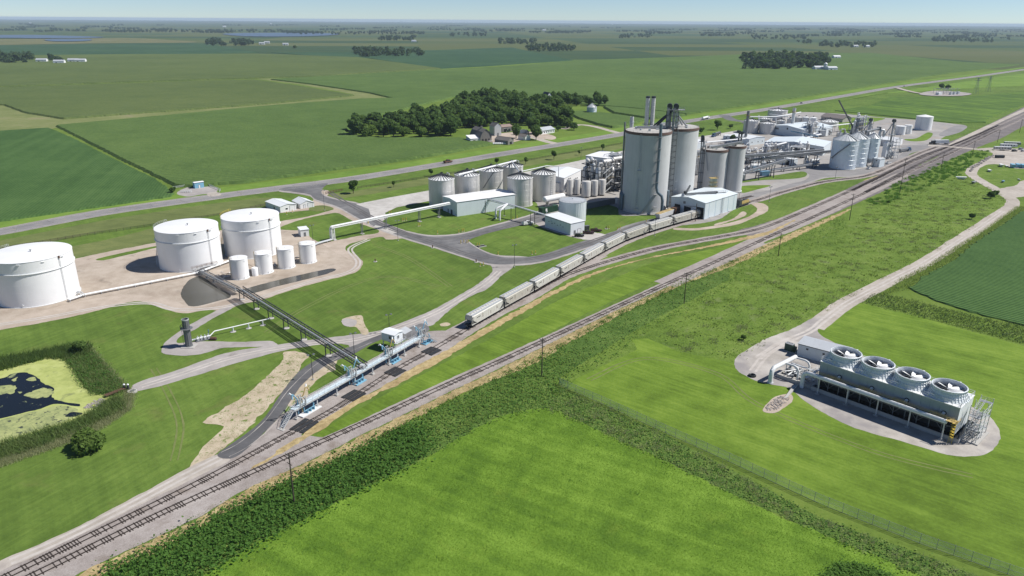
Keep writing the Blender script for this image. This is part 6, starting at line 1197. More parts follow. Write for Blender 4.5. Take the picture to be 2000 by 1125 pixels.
# clutter between the buildings: dryers, ducts, cyclones, cabinets
gd = 'process equipment between the far buildings'
rr = random.Random(33)
for k, (px, py) in enumerate(((1455, 297), (1470, 300), (1485, 297), (1500, 300), (1512, 296), (1527, 300), (1540, 303), (1556, 300), (1572, 302), (1588, 296), (1580, 262), (1592, 262), (1605, 260), (1618, 258), (1530, 283), (1520, 288), (1545, 292), (1562, 290), (1640, 262), (1650, 262), (1662, 256), (1672, 250), (1685, 262), (1700, 262), (1712, 280), (1722, 275), (1738, 300), (1450, 345), (1460, 330), (1475, 325), (1490, 322), (1505, 320), (1590, 315), (1575, 318))):
 P = G(px, py + 6); t = thing('process_unit', ('silver process unit with ducts between the far buildings', 'dark skid of pipes and drums between the far buildings', 'white drum with hoops between the far buildings')[k % 3], 'machinery', P, rr.uniform(0, 1.6), gd)
 sc = rr.uniform(.9, 1.6); mt = (m_galv, m_dark, m_whiter)[k % 3]
 if k % 3 == 0:
  pb(t, 'housing', mt, 0, 0, .6, 4 * sc, 3 * sc, 3.2 * sc); put(t, 'duct', m_galv, lambda m: m.tube([(0, 0, 3.6 * sc), (0, 0, 6 * sc), (1, 0, 6.8 * sc), (4 * sc, 0, 6.6 * sc), (4.6 * sc, 0, 5.6 * sc), (4.6 * sc, 0, 0)], .5, 8), True); put(t, 'frame', m_dark, lambda m: [m.beam((x, y, 0), (x, y, 5 * sc), .2, .2) for x in (-2.2 * sc, 2.2 * sc) for y in (-1.7 * sc, 1.7 * sc)])
 elif k % 3 == 1:
  put(t, 'frame', m_dark, lambda m: [m.beam((x, y, 0), (x, y, 5.5 * sc), .22, .22) for x in (-2.5 * sc, 0, 2.5 * sc) for y in (-1.5, 1.5)] + [m.beam((-2.5 * sc, y, z), (2.5 * sc, y, z), .2, .25) for y in (-1.5, 1.5) for z in (2.5, 5.3 * sc)])
  for q in range(5): put(t, 'pipe', rr.choice((m_galv, m_rust, m_galvd, m_whiter)), lambda m: m.tube([(rr.uniform(-3, 3), rr.uniform(-2, 2), rr.uniform(.5, 5)), (rr.uniform(-3, 3), rr.uniform(-2, 2), rr.uniform(.5, 6)), (rr.uniform(-3, 3), rr.uniform(-2, 2), rr.uniform(.5, 6))], .25, 6))
  put(t, 'drum', m_galvd, lambda m: m.cyl((-1.5, 0, 3.6), (1.5, 0, 3.6), .9, n=12), True)
 else:
  put(t, 'drum', mt, lambda m: (m.cyl((-3 * sc, 0, 2.6), (3 * sc, 0, 2.6), 1.5 * sc, n=16)), True); [pc(t, 'hoop', m_galv, (x, 0, 2.6), (x + .2, 0, 2.6), 1.56 * sc, n=16) for x in (-2 * sc, 0, 2 * sc)]; [pb(t, 'saddle', m_dark, x, 0, 0, .5, 2, 1.4) for x in (-2, 2)]; put(t, 'stack_pipe', m_whiter, lambda m: m.tube([(2 * sc, 0, 3.5), (2 * sc, 0, 6), (3.5 * sc, 0, 6.6)], .4, 8), True)
def steel_block(label, P, ang, nx, ny, nz, seed, S=4.5, H=4.0):
 q = random.Random(seed); t = thing('steel_structure', label, 'steel structure', P, ang)
 for a in range(nx + 1):
  for b in range(ny + 1): put(t, 'column', m_galv if (a + b) % 2 else m_galvd, lambda m: m.beam((a * S, b * S, 0), (a * S, b * S, nz * H - q.choice((0, 0, H))), .26, .26))
 for k in range(1, nz + 1):
  for b in range(ny + 1): pm(t, 'beam', m_galvd, (0, b * S, k * H), (nx * S, b * S, k * H), .22, .3)
  pb(t, 'floor', m_galvd, nx * S / 2, ny * S / 2, k * H + .1, nx * S * q.uniform(.5, .95), ny * S * .8, .1); put(t, 'railing', q.choice((m_galv, m_yeld)), lambda m: railing(m, [(0, 0, k * H + .2), (nx * S, 0, k * H + .2)], 1.1, 2.2, .07))
 for k in range(nx * ny + 2):
  x, y, r, h = q.uniform(0, nx * S), q.uniform(0, ny * S), q.uniform(.8, 1.7), q.uniform(5, nz * H + 2)
  put(t, 'vessel', q.choice((m_ss, m_whiter, m_galv)), lambda m: m.lathe([(r * .7, .3), (r, 1.2), (r, h), (0, h + .7)], 14, (x, y)), True)
  put(t, 'pipe', q.choice((m_whiter, m_galv, m_ss)), lambda m: m.tube([(x, y, h), (x, y, h + 1.6), (x + q.uniform(-4, 4), y, h + 2), (x + q.uniform(-5, 5), y + q.uniform(-4, 4), q.uniform(1, 5))], q.uniform(.25, .5), 8), True)
 for k in range(12): x, y, z = q.uniform(-1, nx * S), q.uniform(-1, ny * S), q.uniform(1, nz * H); put(t, 'pipe', q.choice((m_galv, m_galvd, m_whiter, m_dark)), lambda m: m.tube([(x, y, z), (x + q.uniform(2, 6), y, z), (x + 6, y, z + q.uniform(-3, 3)), (x + 6, y + q.uniform(-4, 4), z)], q.uniform(.14, .34), 6))
for q in (('steel frame with vessels and pipes just right of the narrow silo', 1462, 322, .75, 4, 2, 2, 1), ('steel frame of pipes and silver vessels behind the wide storage hall', 1583, 270, .9, 5, 2, 3, 2), ('steel frame packed with ducts behind the bucket elevators', 1674, 266, .7, 4, 2, 4, 3), ('dark steel frame with white ducts in front of the small blue building', 1496, 308, .7, 4, 1, 2, 4), ('steel frame of dryers in front of the wide storage hall', 1556, 310, .8, 4, 2, 2, 5), ('steel frame with pipes left of the elevator legs of the shorter silo', 1352, 345, .8, 3, 2, 4, 6), ('steel frame at the right end of the distillation area beside the biggest silo', 1196, 352, .65, 3, 2, 4, 7)):
 steel_block(q[0], G(q[1], q[2]), *q[3:])
for k, (a, b, z0, z1, lb) in enumerate((((1500, 306), (1600, 280), 8, 8, 'white pipe rack between the storage hall and the conveyors'), ((1604, 262), (1690, 252), 7, 7, 'white pipe rack from the annex to the bucket elevators'), ((1468, 330), (1545, 306), 5, 5, 'silver pipe rack over the dump pit yard'), ((1352, 300), (1452, 292), 8, 9, 'pipe rack behind the two smaller silos'))):
 pipe_run('pipe_rack', lb, 'pipe rack', [zz(G(*a), z0), zz(G(*b), z1)], [(-.9, 0, .35), (0, .1, .45), (.9, 0, .3)], m_whiter if k != 2 else m_galv, True, m_dark, step=9)
# crane with long black boom
P = G(1668, 262); t = thing('crane', 'yellow mobile crane with a long dark lattice boom raised to the upper left', 'crane', P, 0)
b0_ = G(1657, 252, 4) - P; tip = G(1638.5, 196, 34) - P
put(t, 'boom', m_dark, lambda m: (m.beam((0, 0, 3.5), tip, .9, .9),), False); pb(t, 'upper_body', m_yel, 1, 0, 1.8, 6.5, 3, 2.6, .3); pb(t, 'carrier', m_yel, 3, 1, .8, 12, 2.8, 1.2, .3); pb(t, 'cab', m_yel, -2.5, -1, 1.9, 1.8, 1.5, 2.2, .3)
for k in range(4): pc(t, 'wheel', m_black, (-2 + 3.2 * k, -.6, .65), (-2 + 3.2 * k, -1.1, .65), .65, n=12)
# ================================================================ COOLING TOWER
hT = 8.9; TLc, TRc = G(1602.7, 706, hT), G(1875.7, 797.9, hT); dv = TRc - TLc; LT = dv.length; aT = atan2(dv.y, dv.x); WT = 10.3; zm = 5.0
ct = thing('cooling_tower', 'long cooling tower with four big white fan stacks', 'cooling tower', (TLc.x, TLc.y, 0), aT)
m_ctshade = pmat('tower_shade_side_panel', (.38, .41, .43), .55, dirt=.15, ribs=(.35, .3)); m_fan = pmat('fan_stack_fibreglass', (.72, .76, .78), .45, dirt=.12)
nP = 16
for k in range(nP):   # casing panels on both long sides, shade put into their grey
 x = LT * (k + .5) / nP
 for y, s in ((0, -1), (WT, 1)): pb(ct, 'casing_panel', m_ctshade, x, y + s * (-.06), zm, LT / nP - .04, .12, hT - zm)
for k in range(5):
 for x in (.06, LT - .06): pb(ct, 'casing_panel', m_wall, x, WT * (k + .5) / 5, 1.3, .12, WT / 5 - .04, hT - 1.3)  # end casing coloured white as the sunlit side
pb(ct, 'fan_deck', m_whiter, LT / 2, WT / 2, hT, LT + .3, WT + .3, .18)
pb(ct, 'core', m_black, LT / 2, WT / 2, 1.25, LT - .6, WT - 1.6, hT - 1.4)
put(ct, 'basin', m_conc, lambda m: (m.box(LT / 2 + .3, -1.6 + .15, 0, LT + 2.4, .3, 1.2), m.box(LT / 2 + .3, WT + 1.3, 0, LT + 2.4, .3, 1.2), m.box(-.9, WT / 2 - .15, 0, .3, WT + 2.6, 1.2), m.box(LT + 1.5, WT / 2 - .15, 0, .3, WT + 2.6, 1.2)))
pb(ct, 'basin_water', w_dark, LT / 2 + .3, WT / 2 - .1, .1, LT + 2, WT + 2.4, .6)
for k in range(13):
 x = .2 + (LT - .4) * k / 12
 for y in (.15, WT - .15): pm(ct, 'column', m_grey, (x, y, .8), (x, y, zm), .2, .2)
 if k < 12: pm(ct, 'brace', m_grey, (x, .3, 1.4 if k % 2 else zm - .2), (x + (LT - .4) / 12, .3, zm - .2 if k % 2 else 1.4), .1, .1)
pm(ct, 'girt', m_grey, (0, .1, 3.1), (LT, .1, 3.1), .14, .18)
for y in (.05, WT - .05): put(ct, 'deck_railing', m_galv, lambda m: railing(m, [(0, y, hT + .18), (LT, y, hT + .18)], 1.15, 1.9, .06))
for x in (.05, LT - .05): put(ct, 'deck_railing', m_galv, lambda m: railing(m, [(x, 0, hT + .18), (x, WT, hT + .18)], 1.15, 1.9, .06))
def blade_mesh():
 m = MB(); P = []
 for i in range(6):
  r = .35 + (3.45) * i / 5; c = .34 + .20 * min(1, i / 2) - .06 * max(0, i - 3); tw = R(34 - 18 * i / 5); dx, dz = c * cos(tw), c * sin(tw); P.append(((r, -dx, -dz), (r, dx, dz)))
 for a, b in zip(P, P[1:]): m.face([(x, y, z + .03) for x, y, z in (a[0], b[0], b[1], a[1])]); m.face([(x, y, z - .03) for x, y, z in (a[1], b[1], b[0], a[0])])
 return m
stack0 = None; bl_me = None
for i, xs in enumerate((LT * .126, LT * .373, LT * .622, LT * .871)):
 z0 = hT + .18; y = WT * .505; RT, HTk = 4.05, 2.75
 prof = [(RT + 1.0, 0), (RT + .75, .25), (RT + .35, .8), (RT + .08, 1.5), (RT, 2.2), (RT + .06, HTk)]
 loc = (xs, y, z0); fs = MB(); fs.lathe(prof + [(RT - .08, HTk), (RT - .10, 2.2), (RT, 1.4), (RT + .2, .8)], 48); o = fs.build('fan_stack', m_fan, ct, True, loc)
 for k in range(36):   # vertical flanges between the moulded segments
  a = 2 * PI * k / 36; m = MB()
  for (ra, za), (rb_, zb_) in zip(prof, prof[1:]): m.beam(((ra + .06) * cos(a), (ra + .06) * sin(a), za), ((rb_ + .06) * cos(a), (rb_ + .06) * sin(a), zb_), .07, .16)
  m.build('segment_rib', m_fan, o)
 for z, r in ((.95, RT + .3), (1.75, RT + .08), (HTk - .08, RT + .1)): put(o, 'ring_flange', m_fan, lambda m: m.lathe([(r, z), (r + .1, z + .04), (r, z + .1)], 48))
 put(o, 'hub', m_galvd, lambda m: (m.cyl((0, 0, 1.2), (0, 0, 1.8), .55, n=14), m.cyl((0, 0, .1), (0, 0, 1.2), .4, n=10)))
 pm(o, 'gearbox_beam', m_grey, (-RT, 0, .9), (RT, 0, .9), .4, .4); pc(o, 'drive_shaft', m_galv, (0, 0, 1.0), (-RT * .6, -RT * 1.1, 1.0), .12, n=8)
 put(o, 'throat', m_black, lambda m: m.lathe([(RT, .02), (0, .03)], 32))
 for k in range(8):
  a = R(45 * k + 12)
  if bl_me is None: bl_me = blade_mesh().build('fan_blade', m_whiter, o).data; bo_ = D.objects[-1] if False else None; b_ = [c for c in o.children if c.data == bl_me][0]
  else: b_ = link('fan_blade', bl_me, o)
  b_.location = (0, 0, 1.62); b_.rotation_euler = (0, 0, a)
 put(ct, 'lamp', m_whiter, lambda m: (m.cyl((xs + 1, WT + .1, hT), (xs + 1, WT + .1, hT + 2.4), .05, n=6), m.box(xs + 1, WT, hT + 2.3, .45, .3, .2)))
 # cell riser with white hood and yellow landing
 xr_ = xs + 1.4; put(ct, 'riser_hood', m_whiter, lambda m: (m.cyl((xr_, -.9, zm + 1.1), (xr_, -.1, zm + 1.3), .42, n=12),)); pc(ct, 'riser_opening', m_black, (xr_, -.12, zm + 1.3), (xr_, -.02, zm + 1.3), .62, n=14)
 put(ct, 'landing', m_yeld, lambda m: (m.box(xr_ - 1.2, -1.3, zm + .35, 3.4, 1.2, .08), railing(m, [(xr_ - 2.9, -.8, zm + .4), (xr_ + .5, -.8, zm + .4)], 1.0, 1.2, .07), railing(m, [(xr_ - 2.9, -1.8, zm + .4), (xr_ + .5, -1.8, zm + .4)], 1.0, 1.2, .07)))
# long header pipe on the front with its posts, yellow walkway and end ladder
hp = thing('header_pipe', 'long pale header pipe on posts along the front of the cooling tower', 'pipe', (TLc.x, TLc.y, 0), aT)
put(hp, 'pipe', m_whiter, lambda m: m.tube([(-3.2, -2.5, .2), (-3.2, -2.5, 3.8), (-2.9, -2.5, 4.7), (-2.1, -2.5, 5.2), (-1, -2.5, 5.3), (LT * .95, -2.5, 5.3)], .62, 14), True)
put(hp, 'end_cap', m_whiter, lambda m: m.ell((LT * .95, -2.5, 5.3), (.35, .62, .62), 14, 8), True)
for s in (-1, 1): put(hp, 'walkway_rail', m_yeld, lambda m: railing(m, [(0, -1.45 + s * .35, zm + .35), (LT * .99, -1.45 + s * .35, zm + .35)], .95, 2.2, .06))
pb(hp, 'walkway', m_yeld, LT / 2, -1.45, zm + .28, LT, .75, .07)
for k in (.045, .27, .495, .72, .945):
 p_ = put(hp, 'post', m_galv, lambda m: (m.beam((LT * k, -2.5, .2), (LT * k, -2.5, 4.7), .28, .28), m.beam((LT * k, -2.9, 4.65), (LT * k, -.1, 4.65), .2, .25))); pb(p_, 'footing', m_conc, LT * k, -2.5, 0, 1.1, 1.1, .3)
for k in range(7): pc(hp, 'pipe_branch', m_galvd, (LT * (k + .5) / 7, -2.5, 4.75), (LT * (k + .5) / 7, -2.5, 4.4), .16, n=8)
put(hp, 'caged_ladder', m_yel, lambda m: (ladder(m, (LT + .2, -2.6, .1), (LT + .2, -2.2, 6.4), .6), [m.box(LT + .2, -2.9, 1.8 + k * .8, .8, .7, .06) for k in range(6)], m.beam((LT - .25, -3.2, .1), (LT - .2, -3.1, 6.4), .06, .06), m.beam((LT + .6, -3.2, .1), (LT + .6, -3.1, 6.4), .06, .06)))
put(hp, 'end_landing', m_yeld, lambda m: (m.box(LT * .985, -2.0, zm + .8, 2.6, 2.0, .08), railing(m, [(LT * .95, -3.0, zm + .85), (LT + .9, -3.0, zm + .85), (LT + .9, -1.0, zm + .85)], 1.0, 1.2, .07)))
# stair tower at the right end
st = thing('stair_tower', 'galvanized zigzag stair tower on the right end of the cooling tower', 'stair tower', (TLc.x, TLc.y, 0), aT)
x0, x1, y0, y1 = LT + 1.8, LT + 4.6, 1.6, 9.4
for x in (x0, x1):
 for y in (y0, (y0 + y1) / 2, y1): pm(st, 'post', m_galv, (x, y, 0), (x, y, hT + 1.2), .16, .16)
NF = 5
for f in range(NF):
 za, zb_ = hT * f / NF, hT * (f + 1) / NF; ya, yb_ = (y0 + .8, y1 - .8) if f % 2 == 0 else (y1 - .8, y0 + .8); xx = x0 + .75 if f % 2 == 0 else x1 - .75
 for s in (-.55, .55): put(st, 'stringer', m_galv, lambda m: (m.beam((xx + s, ya, za), (xx + s, yb_, zb_), .08, .28), m.beam((xx + s, ya, za + 1), (xx + s, yb_, zb_ + 1), .06, .06), [m.beam((xx + s, ya + (yb_ - ya) * q, za + (zb_ - za) * q), (xx + s, ya + (yb_ - ya) * q, za + (zb_ - za) * q + 1), .05, .05) for q in (.1, .37, .63, .9)]))
 for q in range(9): pb(st, 'tread', m_galvd, xx, ya + (yb_ - ya) * (q + .5) / 9, za + (zb_ - za) * (q + .5) / 9, 1.05, .3, .04)
 put(st, 'landing', m_galvd, lambda m: (m.box((x0 + x1) / 2, yb_ + (.8 if f % 2 == 0 else -.8) * .5, zb_ - .05, x1 - x0, 1.2, .08), railing(m, [(x0, yb_ + (.8 if f % 2 == 0 else -.8), zb_), (x1, yb_ + (.8 if f % 2 == 0 else -.8), zb_)], 1.0, 1.2, .06)))
 put(st, 'bracing', m_galv, lambda m: (m.beam((x1, y0, za), (x1, y1, zb_), .08, .08), m.beam((x1, y1, za), (x1, y0, zb_), .08, .08), m.beam((x0, y0, zb_), (x1, y0, zb_), .1, .1), m.beam((x1, y0, zb_), (x1, y1, zb_), .1, .1)))
pb(st, 'footing', m_conc, (x0 + x1) / 2 + .2, (y0 + y1) / 2, 0, x1 - x0 + 1, y1 - y0 + 1.2, .35)
# pump building and pump pit at the left end
cb = building('pump_building', 'grey sheet-metal pump building with a ribbed roof at the left end of the cooling tower', 'building', G(1556, 694.5), G(1617, 711), G(1572, 682), 4.2, .5, 'shed', m_wallb, m_galv, depth_=6.0, length=14.5, openings=(('f', .55, .5, .5, 2.6, 'dark'), ('f', .2, .5, .5, 2.8, 'dark')), trimmat=m_dark)
pt = thing('pump_pit', 'concrete pump pit crowded with white pumps beside the cooling tower', 'pump pit', local(TLc, aT, -6.5, 3.5), aT)
pt.location.z = 0
put(pt, 'slab', m_conc, lambda m: (m.box(0, 0, 0, 10, 9, .35), m.box(0, -4.6, 0, 10.5, .4, 1.1), m.box(-5.1, 0, 0, .4, 9, .9)))
rr = random.Random(8)
for k in range(4):
 x = -3.4 + 2.3 * k; p_ = put(pt, 'pump', m_whiter if k % 2 else m_grey, lambda m: (m.cyl((x, -.5, .35), (x, -.5, 2.3), .45, n=12), m.cyl((x, -.5, 2.3), (x, -.5, 3.2), .33, n=12), m.cyl((x - .8, -.5, 1.1), (x + .8, -.5, 1.1), .35, n=10)), True); pc(p_, 'flange', m_galv, (x, -.5, 2.2), (x, -.5, 2.35), .6, n=12)
for k in range(10): put(pt, 'pipe', rr.choice((m_whiter, m_whiter, m_galv)), lambda m: m.tube([(rr.uniform(-4.5, 4.5), rr.uniform(-3.8, 4), .6), (rr.uniform(-4.5, 4.5), rr.uniform(-3.8, 4), rr.uniform(1, 2.5)), (rr.uniform(-4.5, 4.5), rr.uniform(-3.8, 4), rr.uniform(1, 2.5))], rr.uniform(.12, .25), 8), True)
for k in range(3): pc(pt, 'valve_wheel', m_dark, (-3 + 2.6 * k, -2.8, 1.5), (-3 + 2.6 * k, -2.6, 1.5), .55, n=14)
put(pt, 'walkway', m_galv, lambda m: (m.box(3.4, 0, 2.8, .9, 9, .1), railing(m, [(2.9, -4.4, 2.85), (2.9, 4.4, 2.85)], 1.0, 1.5, .06), railing(m, [(3.9, -4.4, 2.85), (3.9, 4.4, 2.85)], 1.0, 1.5, .06)))
put(pt, 'walkway', m_galv, lambda m: (m.box(-.5, 2.2, 2.6, 8, .8, .1), railing(m, [(-4.5, 1.8, 2.65), (3.5, 1.8, 2.65)], 1.0, 1.5, .06)))
for k in range(6): pm(pt, 'walkway_post', m_galv, (-4.3 + 1.6 * k, 2.2, .3), (-4.3 + 1.6 * k, 2.2, 2.6), .14, .14)
# big supply pipe arching over the pit, with two down-legs
sp = thing('supply_pipe', 'thick white supply pipe bending down to the ground left of the pump pit', 'pipe', G(1504, 748)); b = sp.location.copy()
p0, p1, p2 = G(1504, 748) - b, G(1515, 712, 4.0) - b, G(1554, 697, 4.6) - b
put(sp, 'pipe', m_whiter, lambda m: m.tube([(0, 0, .1), (0, 0, 2.6), (.25, .35, 3.7), (1.1, 1.3, 4.4), zz(p2, 4.6)], .68, 16), True)
dr = (Vector((p2.x, p2.y, 0)) - Vector((1.1, 1.3, 0)))
for k in (.45, .98):
 q = Vector((1.1, 1.3, 4.45)) + dr * k; ex = Vector((cos(aT), sin(aT), 0)); put(sp, 'branch_pipe', m_whiter, lambda m: m.tube([q, q + ex * 3.2 + Vector((0, 0, .2)), q + ex * 4.2 + Vector((0, 0, -.1)), q + ex * 4.7 + Vector((0, 0, -1)), zz(q + ex * 4.75, .6)], .32, 12), True)
pc(sp, 'flange', m_galv, (0, 0, .1), (0, 0, .3), .95, n=16); pm(sp, 'pipe_prop', m_galv, zz(Vector((1.1, 1.3, 0)) + dr * .6, 0), zz(Vector((1.1, 1.3, 0)) + dr * .6, 4), .2, .2)
# transformer, concrete spillway, rock apron, tyre
t = thing('transformer', 'dark green transformer cabinet on the gravel beside the pump building', 'transformer', G(1541, 685), aT)
pb(t, 'tank', m_green, 0, 0, .2, 2.6, 1.6, 2.3); [pb(t, 'radiator_fin', m_green, 1.5 + .25 * k, -.2, .4, .1, 1.3, 1.7) for k in range(4)]; pb(t, 'lid', m_galvd, 0, 0, 2.5, 2.7, 1.7, .12); pb(t, 'pad', m_conc, .4, 0, 0, 4.2, 2.4, .2); [pc(t, 'bushing', m_conc, (-.8 + .5 * k, .2, 2.6), (-.8 + .5 * k, .2, 3.0), .09, n=8) for k in range(4)]
t = thing('spillway', 'narrow concrete spillway running from the basin down to the rocks', 'spillway', G(1552, 757)); b = t.location.copy(); e = G(1530, 778) - b
put(t, 'channel', m_conc, lambda m: m.hexa([(-.4, 0, 0), (.9, .2, 0), (e.x + 1.0, e.y, 0), (e.x, e.y - .3, 0)], [(-.4, 0, .9), (.9, .2, .9), (e.x + 1.0, e.y, .25), (e.x, e.y - .3, .25)]))
rr = random.Random(4); t = thing('riprap', 'apron of grey stones in the lawn below the concrete spillway', 'stones', G(1518, 788)); b = t.location.copy(); m_stone = pmat('grey_stone', (.30, .27, .25), .9, dirt=.3, streak=False)
def rock_mb(s, seed):
 q = random.Random(seed); m = MB(); vs = []
 for z, r in ((0, .9), (.35, 1.0), (.7, .55)):
  for k in range(5): a = 2 * PI * k / 5 + q.uniform(-.3, .3); vs.append((r * cos(a) * q.uniform(.75, 1.2), r * sin(a) * q.uniform(.7, 1.1), z * q.uniform(.8, 1.2)))
 m._add(vs, [(j * 5 + k, j * 5 + (k + 1) % 5, j * 5 + 5 + (k + 1) % 5, j * 5 + 5 + k) for j in range(2) for k in range(5)] + [(10, 11, 12, 13, 14)]); return m
rock_me = []
for s in range(4): o = rock_mb(1, s).build('stone', m_stone); rock_me.append(o.data); D.objects.remove(o)
def scatter_rocks(t, poly_px, n, smin, smax, rr):
 b = t.location; P = [G(*p) for p in poly_px]; xs = [p.x for p in P]; ys = [p.y for p in P]; c = 0
 while c < n:
  x, y = rr.uniform(min(xs), max(xs)), rr.uniform(min(ys), max(ys)); ins = False; j = len(P) - 1
  for i in range(len(P)):
   if (P[i].y > y) != (P[j].y > y) and x < (P[j].x - P[i].x) * (y - P[i].y) / (P[j].y - P[i].y) + P[i].x: ins = not ins
   j = i
  if ins: o = link('stone', rr.choice(rock_me), t, (x - b.x, y - b.y, 0.05), rr.uniform(0, 6)); s = rr.uniform(smin, smax); o.scale = (s, s, s * .8); c += 1
scatter_rocks(t, ((1495, 800), (1500, 790), (1520, 776), (1542, 774), (1540, 784), (1525, 796), (1505, 804)), 130, .16, .42, rr)
sheet('bare_soil', [(1490, 803), (1498, 788), (1520, 773), (1545, 771), (1546, 785), (1528, 799), (1508, 807)], .058, g_dirt, .3)
t = thing('tractor_tyre', 'black tractor tyre lying on the gravel pad', 'tyre', G(1469, 735)); put(t, 'tyre', m_black, lambda m: m.lathe([(.65, .1), (.9, .0), (1.15, .15), (1.15, .5), (.9, .65), (.65, .5), (.65, .1)], 20), True); put(t, 'sidewall_ring', m_dark, lambda m: m.lathe([(.7, .55), (.85, .67), (.95, .655)], 20))
# ================================================================ VEGETATION
def fmat(name, stops, sc=.5, tl=.42):
 """leaves: part of the light passes through them"""
 s = NT(name); p = s.wpos(); oi = s.n('ObjectInfo').outputs['Random']
 f = s.math('ADD', s.math('MULTIPLY', s.noise(p, sc, 3, .7), .75), s.math('MULTIPLY', oi, .35)); f = s.mr(f, .3, .85); n = len(stops)
 c = s.ramp(f, [(i / (n - 1), c) for i, c in enumerate(stops)]); s.out(c, .75, 0, .15)
 tb = s.n('BsdfTranslucent'); s.put(tb.inputs[0], s.mix(.5, c, tuple(min(1, v * k) for v, k in zip(stops[-1], (1.25, 1.3, .8))))); mx = s.n('MixShader'); mx.inputs[0].default_value = tl
 s.t.links.new(s.b.outputs[0], mx.inputs[1]); s.t.links.new(tb.outputs[0], mx.inputs[2]); s.t.links.new(mx.outputs[0], [n for n in s.t.nodes if n.type == 'OUTPUT_MATERIAL'][0].inputs[0])
 return s.m
f_tree = fmat('dark_foliage', [(.060, .112, .030), (.092, .160, .042), (.135, .21, .058)], tl=.5)
f_treel = fmat('light_foliage', [(.085, .145, .030), (.125, .20, .044), (.17, .25, .06)], tl=.5)
f_mid = fmat('mid_foliage', [(.062, .118, .028), (.095, .165, .040), (.135, .21, .055)], tl=.5)
f_far = fmat('far_foliage', [(.036, .068, .030), (.052, .090, .038), (.070, .112, .045)], sc=.05)
f_weed = fmat('broad_weed_leaves', [(.065, .160, .028), (.110, .225, .042), (.16, .285, .06)], sc=.9, tl=.5)
f_grass = fmat('tall_grass_blades', [(.140, .215, .040), (.20, .285, .060), (.29, .36, .12)], sc=.25)
f_hay = fmat('hay_blades', [(.125, .225, .022), (.165, .285, .030), (.23, .35, .045)], sc=.2)
f_reed = fmat('cattail_blades', [(.065, .120, .032), (.110, .175, .046), (.19, .23, .085)], sc=.35)
f_pale = fmat('seeding_grass_blades', [(.22, .26, .11), (.31, .34, .17), (.40, .40, .24)], sc=.4)
def poly_points(pts, n, seed=0, world=False):
 P = np.array([[v.x, v.y] for v in (pts if world else [G(*p) for p in pts])]); rg = np.random.default_rng(seed); out = []; tot = 0
 lo, hi = P.min(0), P.max(0)
 while tot < n:
  Q = rg.uniform(lo, hi, (max(4 * n, 400), 2)); ins = np.zeros(len(Q), bool); j = len(P) - 1
  for i in range(len(P)):
   c = (P[i, 1] > Q[:, 1]) != (P[j, 1] > Q[:, 1]); xi = (P[j, 0] - P[i, 0]) * (Q[:, 1] - P[i, 1]) / (P[j, 1] - P[i, 1] + 1e-12) + P[i, 0]; ins ^= c & (Q[:, 0] < xi); j = i
  out.append(Q[ins]); tot += ins.sum()
 return np.concatenate(out)[:n]
def quads(C, U, W):      # centres and half-axes to quads
 V = np.stack([C - U - W, C + U - W, C + U + W, C - U + W], 1).reshape(-1, 3); return V, np.arange(len(V)).reshape(-1, 4)
def leaf_cloud(C, Nrm, size, rg, tilt=.7):
 n = len(C); N = Nrm + rg.normal(0, tilt, (n, 3)); N /= np.linalg.norm(N, axis=1, keepdims=True) + 1e-9
 A = np.cross(N, rg.normal(0, 1, (n, 3))); A /= np.linalg.norm(A, axis=1, keepdims=True) + 1e-9; B = np.cross(N, A)
 s = size * rg.uniform(.6, 1.3, (n, 1)); return quads(C, A * s, B * s * .75)
def tree_mesh(seed, h, r, n, size, base=.22, lobes=14, squash=1.0):
 rg = np.random.default_rng(seed); zc = h * (base + (1 - base) / 2); rz = h * (1 - base) / 2; L = []
 for k in range(lobes):
  d = rg.normal(0, 1, 3); d /= np.linalg.norm(d); d[2] = abs(d[2]) * .9 - .35 if k % 3 else d[2]; q = rg.uniform(.35, .72)
  L.append((d * np.array([r, r, rz]) * q + [0, 0, zc], rg.uniform(.30, .48) * r))
 L.append((np.array([0, 0, zc]), r * .55)); C, N = [], []
 per = n // len(L)
 for c, rr_ in L:
  d = rg.normal(0, 1, (per, 3)); d /= np.linalg.norm(d, axis=1, keepdims=True); rad = rr_ * rg.uniform(.72, 1.08, (per, 1)); C.append(c + d * rad * [1, 1, .8 * squash]); N.append(d)
 return leaf_cloud(np.concatenate(C), np.concatenate(N), size, rg, .45)
def trunk_mb(h, r, base=.22, seed=0, limbs=5):
 q = random.Random(seed); m = MB(); t = max(.16, r * .06); m.tube([(0, 0, 0), (q.uniform(-.2, .2), q.uniform(-.2, .2), h * base * 1.1), (q.uniform(-.4, .4), q.uniform(-.4, .4), h * .6)], t, 6)
 for k in range(limbs): a = q.uniform(0, 6.28); z = h * base * q.uniform(.9, 1.6); m.cyl((0, 0, z), (r * .6 * cos(a), r * .6 * sin(a), z + h * .3), t * .55, t * .2, 5)
 return m
m_bark = pmat('tree_bark', (.09, .075, .06), .95, dirt=.3, spec=.1)
TV = []
def tree_variant(h, r, n, size, mat, base=.22, lobes=14, seed=1):
 V, F = tree_mesh(seed, h, r, n, size, base, lobes); o = rawmesh('crown', V, F, mat); cm = o.data; D.objects.remove(o)
 o = trunk_mb(h, r, base, seed).build('trunk', m_bark); tm = o.data; D.objects.remove(o); return cm, tm
def tree(name, label, P, var, s=1.0, rz=0.0, group=None, cat='tree'):
 t = thing(name, label, cat, (P[0], P[1], 0), rz, group); t.scale = (s, s, s) if not isinstance(s, tuple) else s
 link('trunk', var[1], t); link('crown', var[0], t); return t
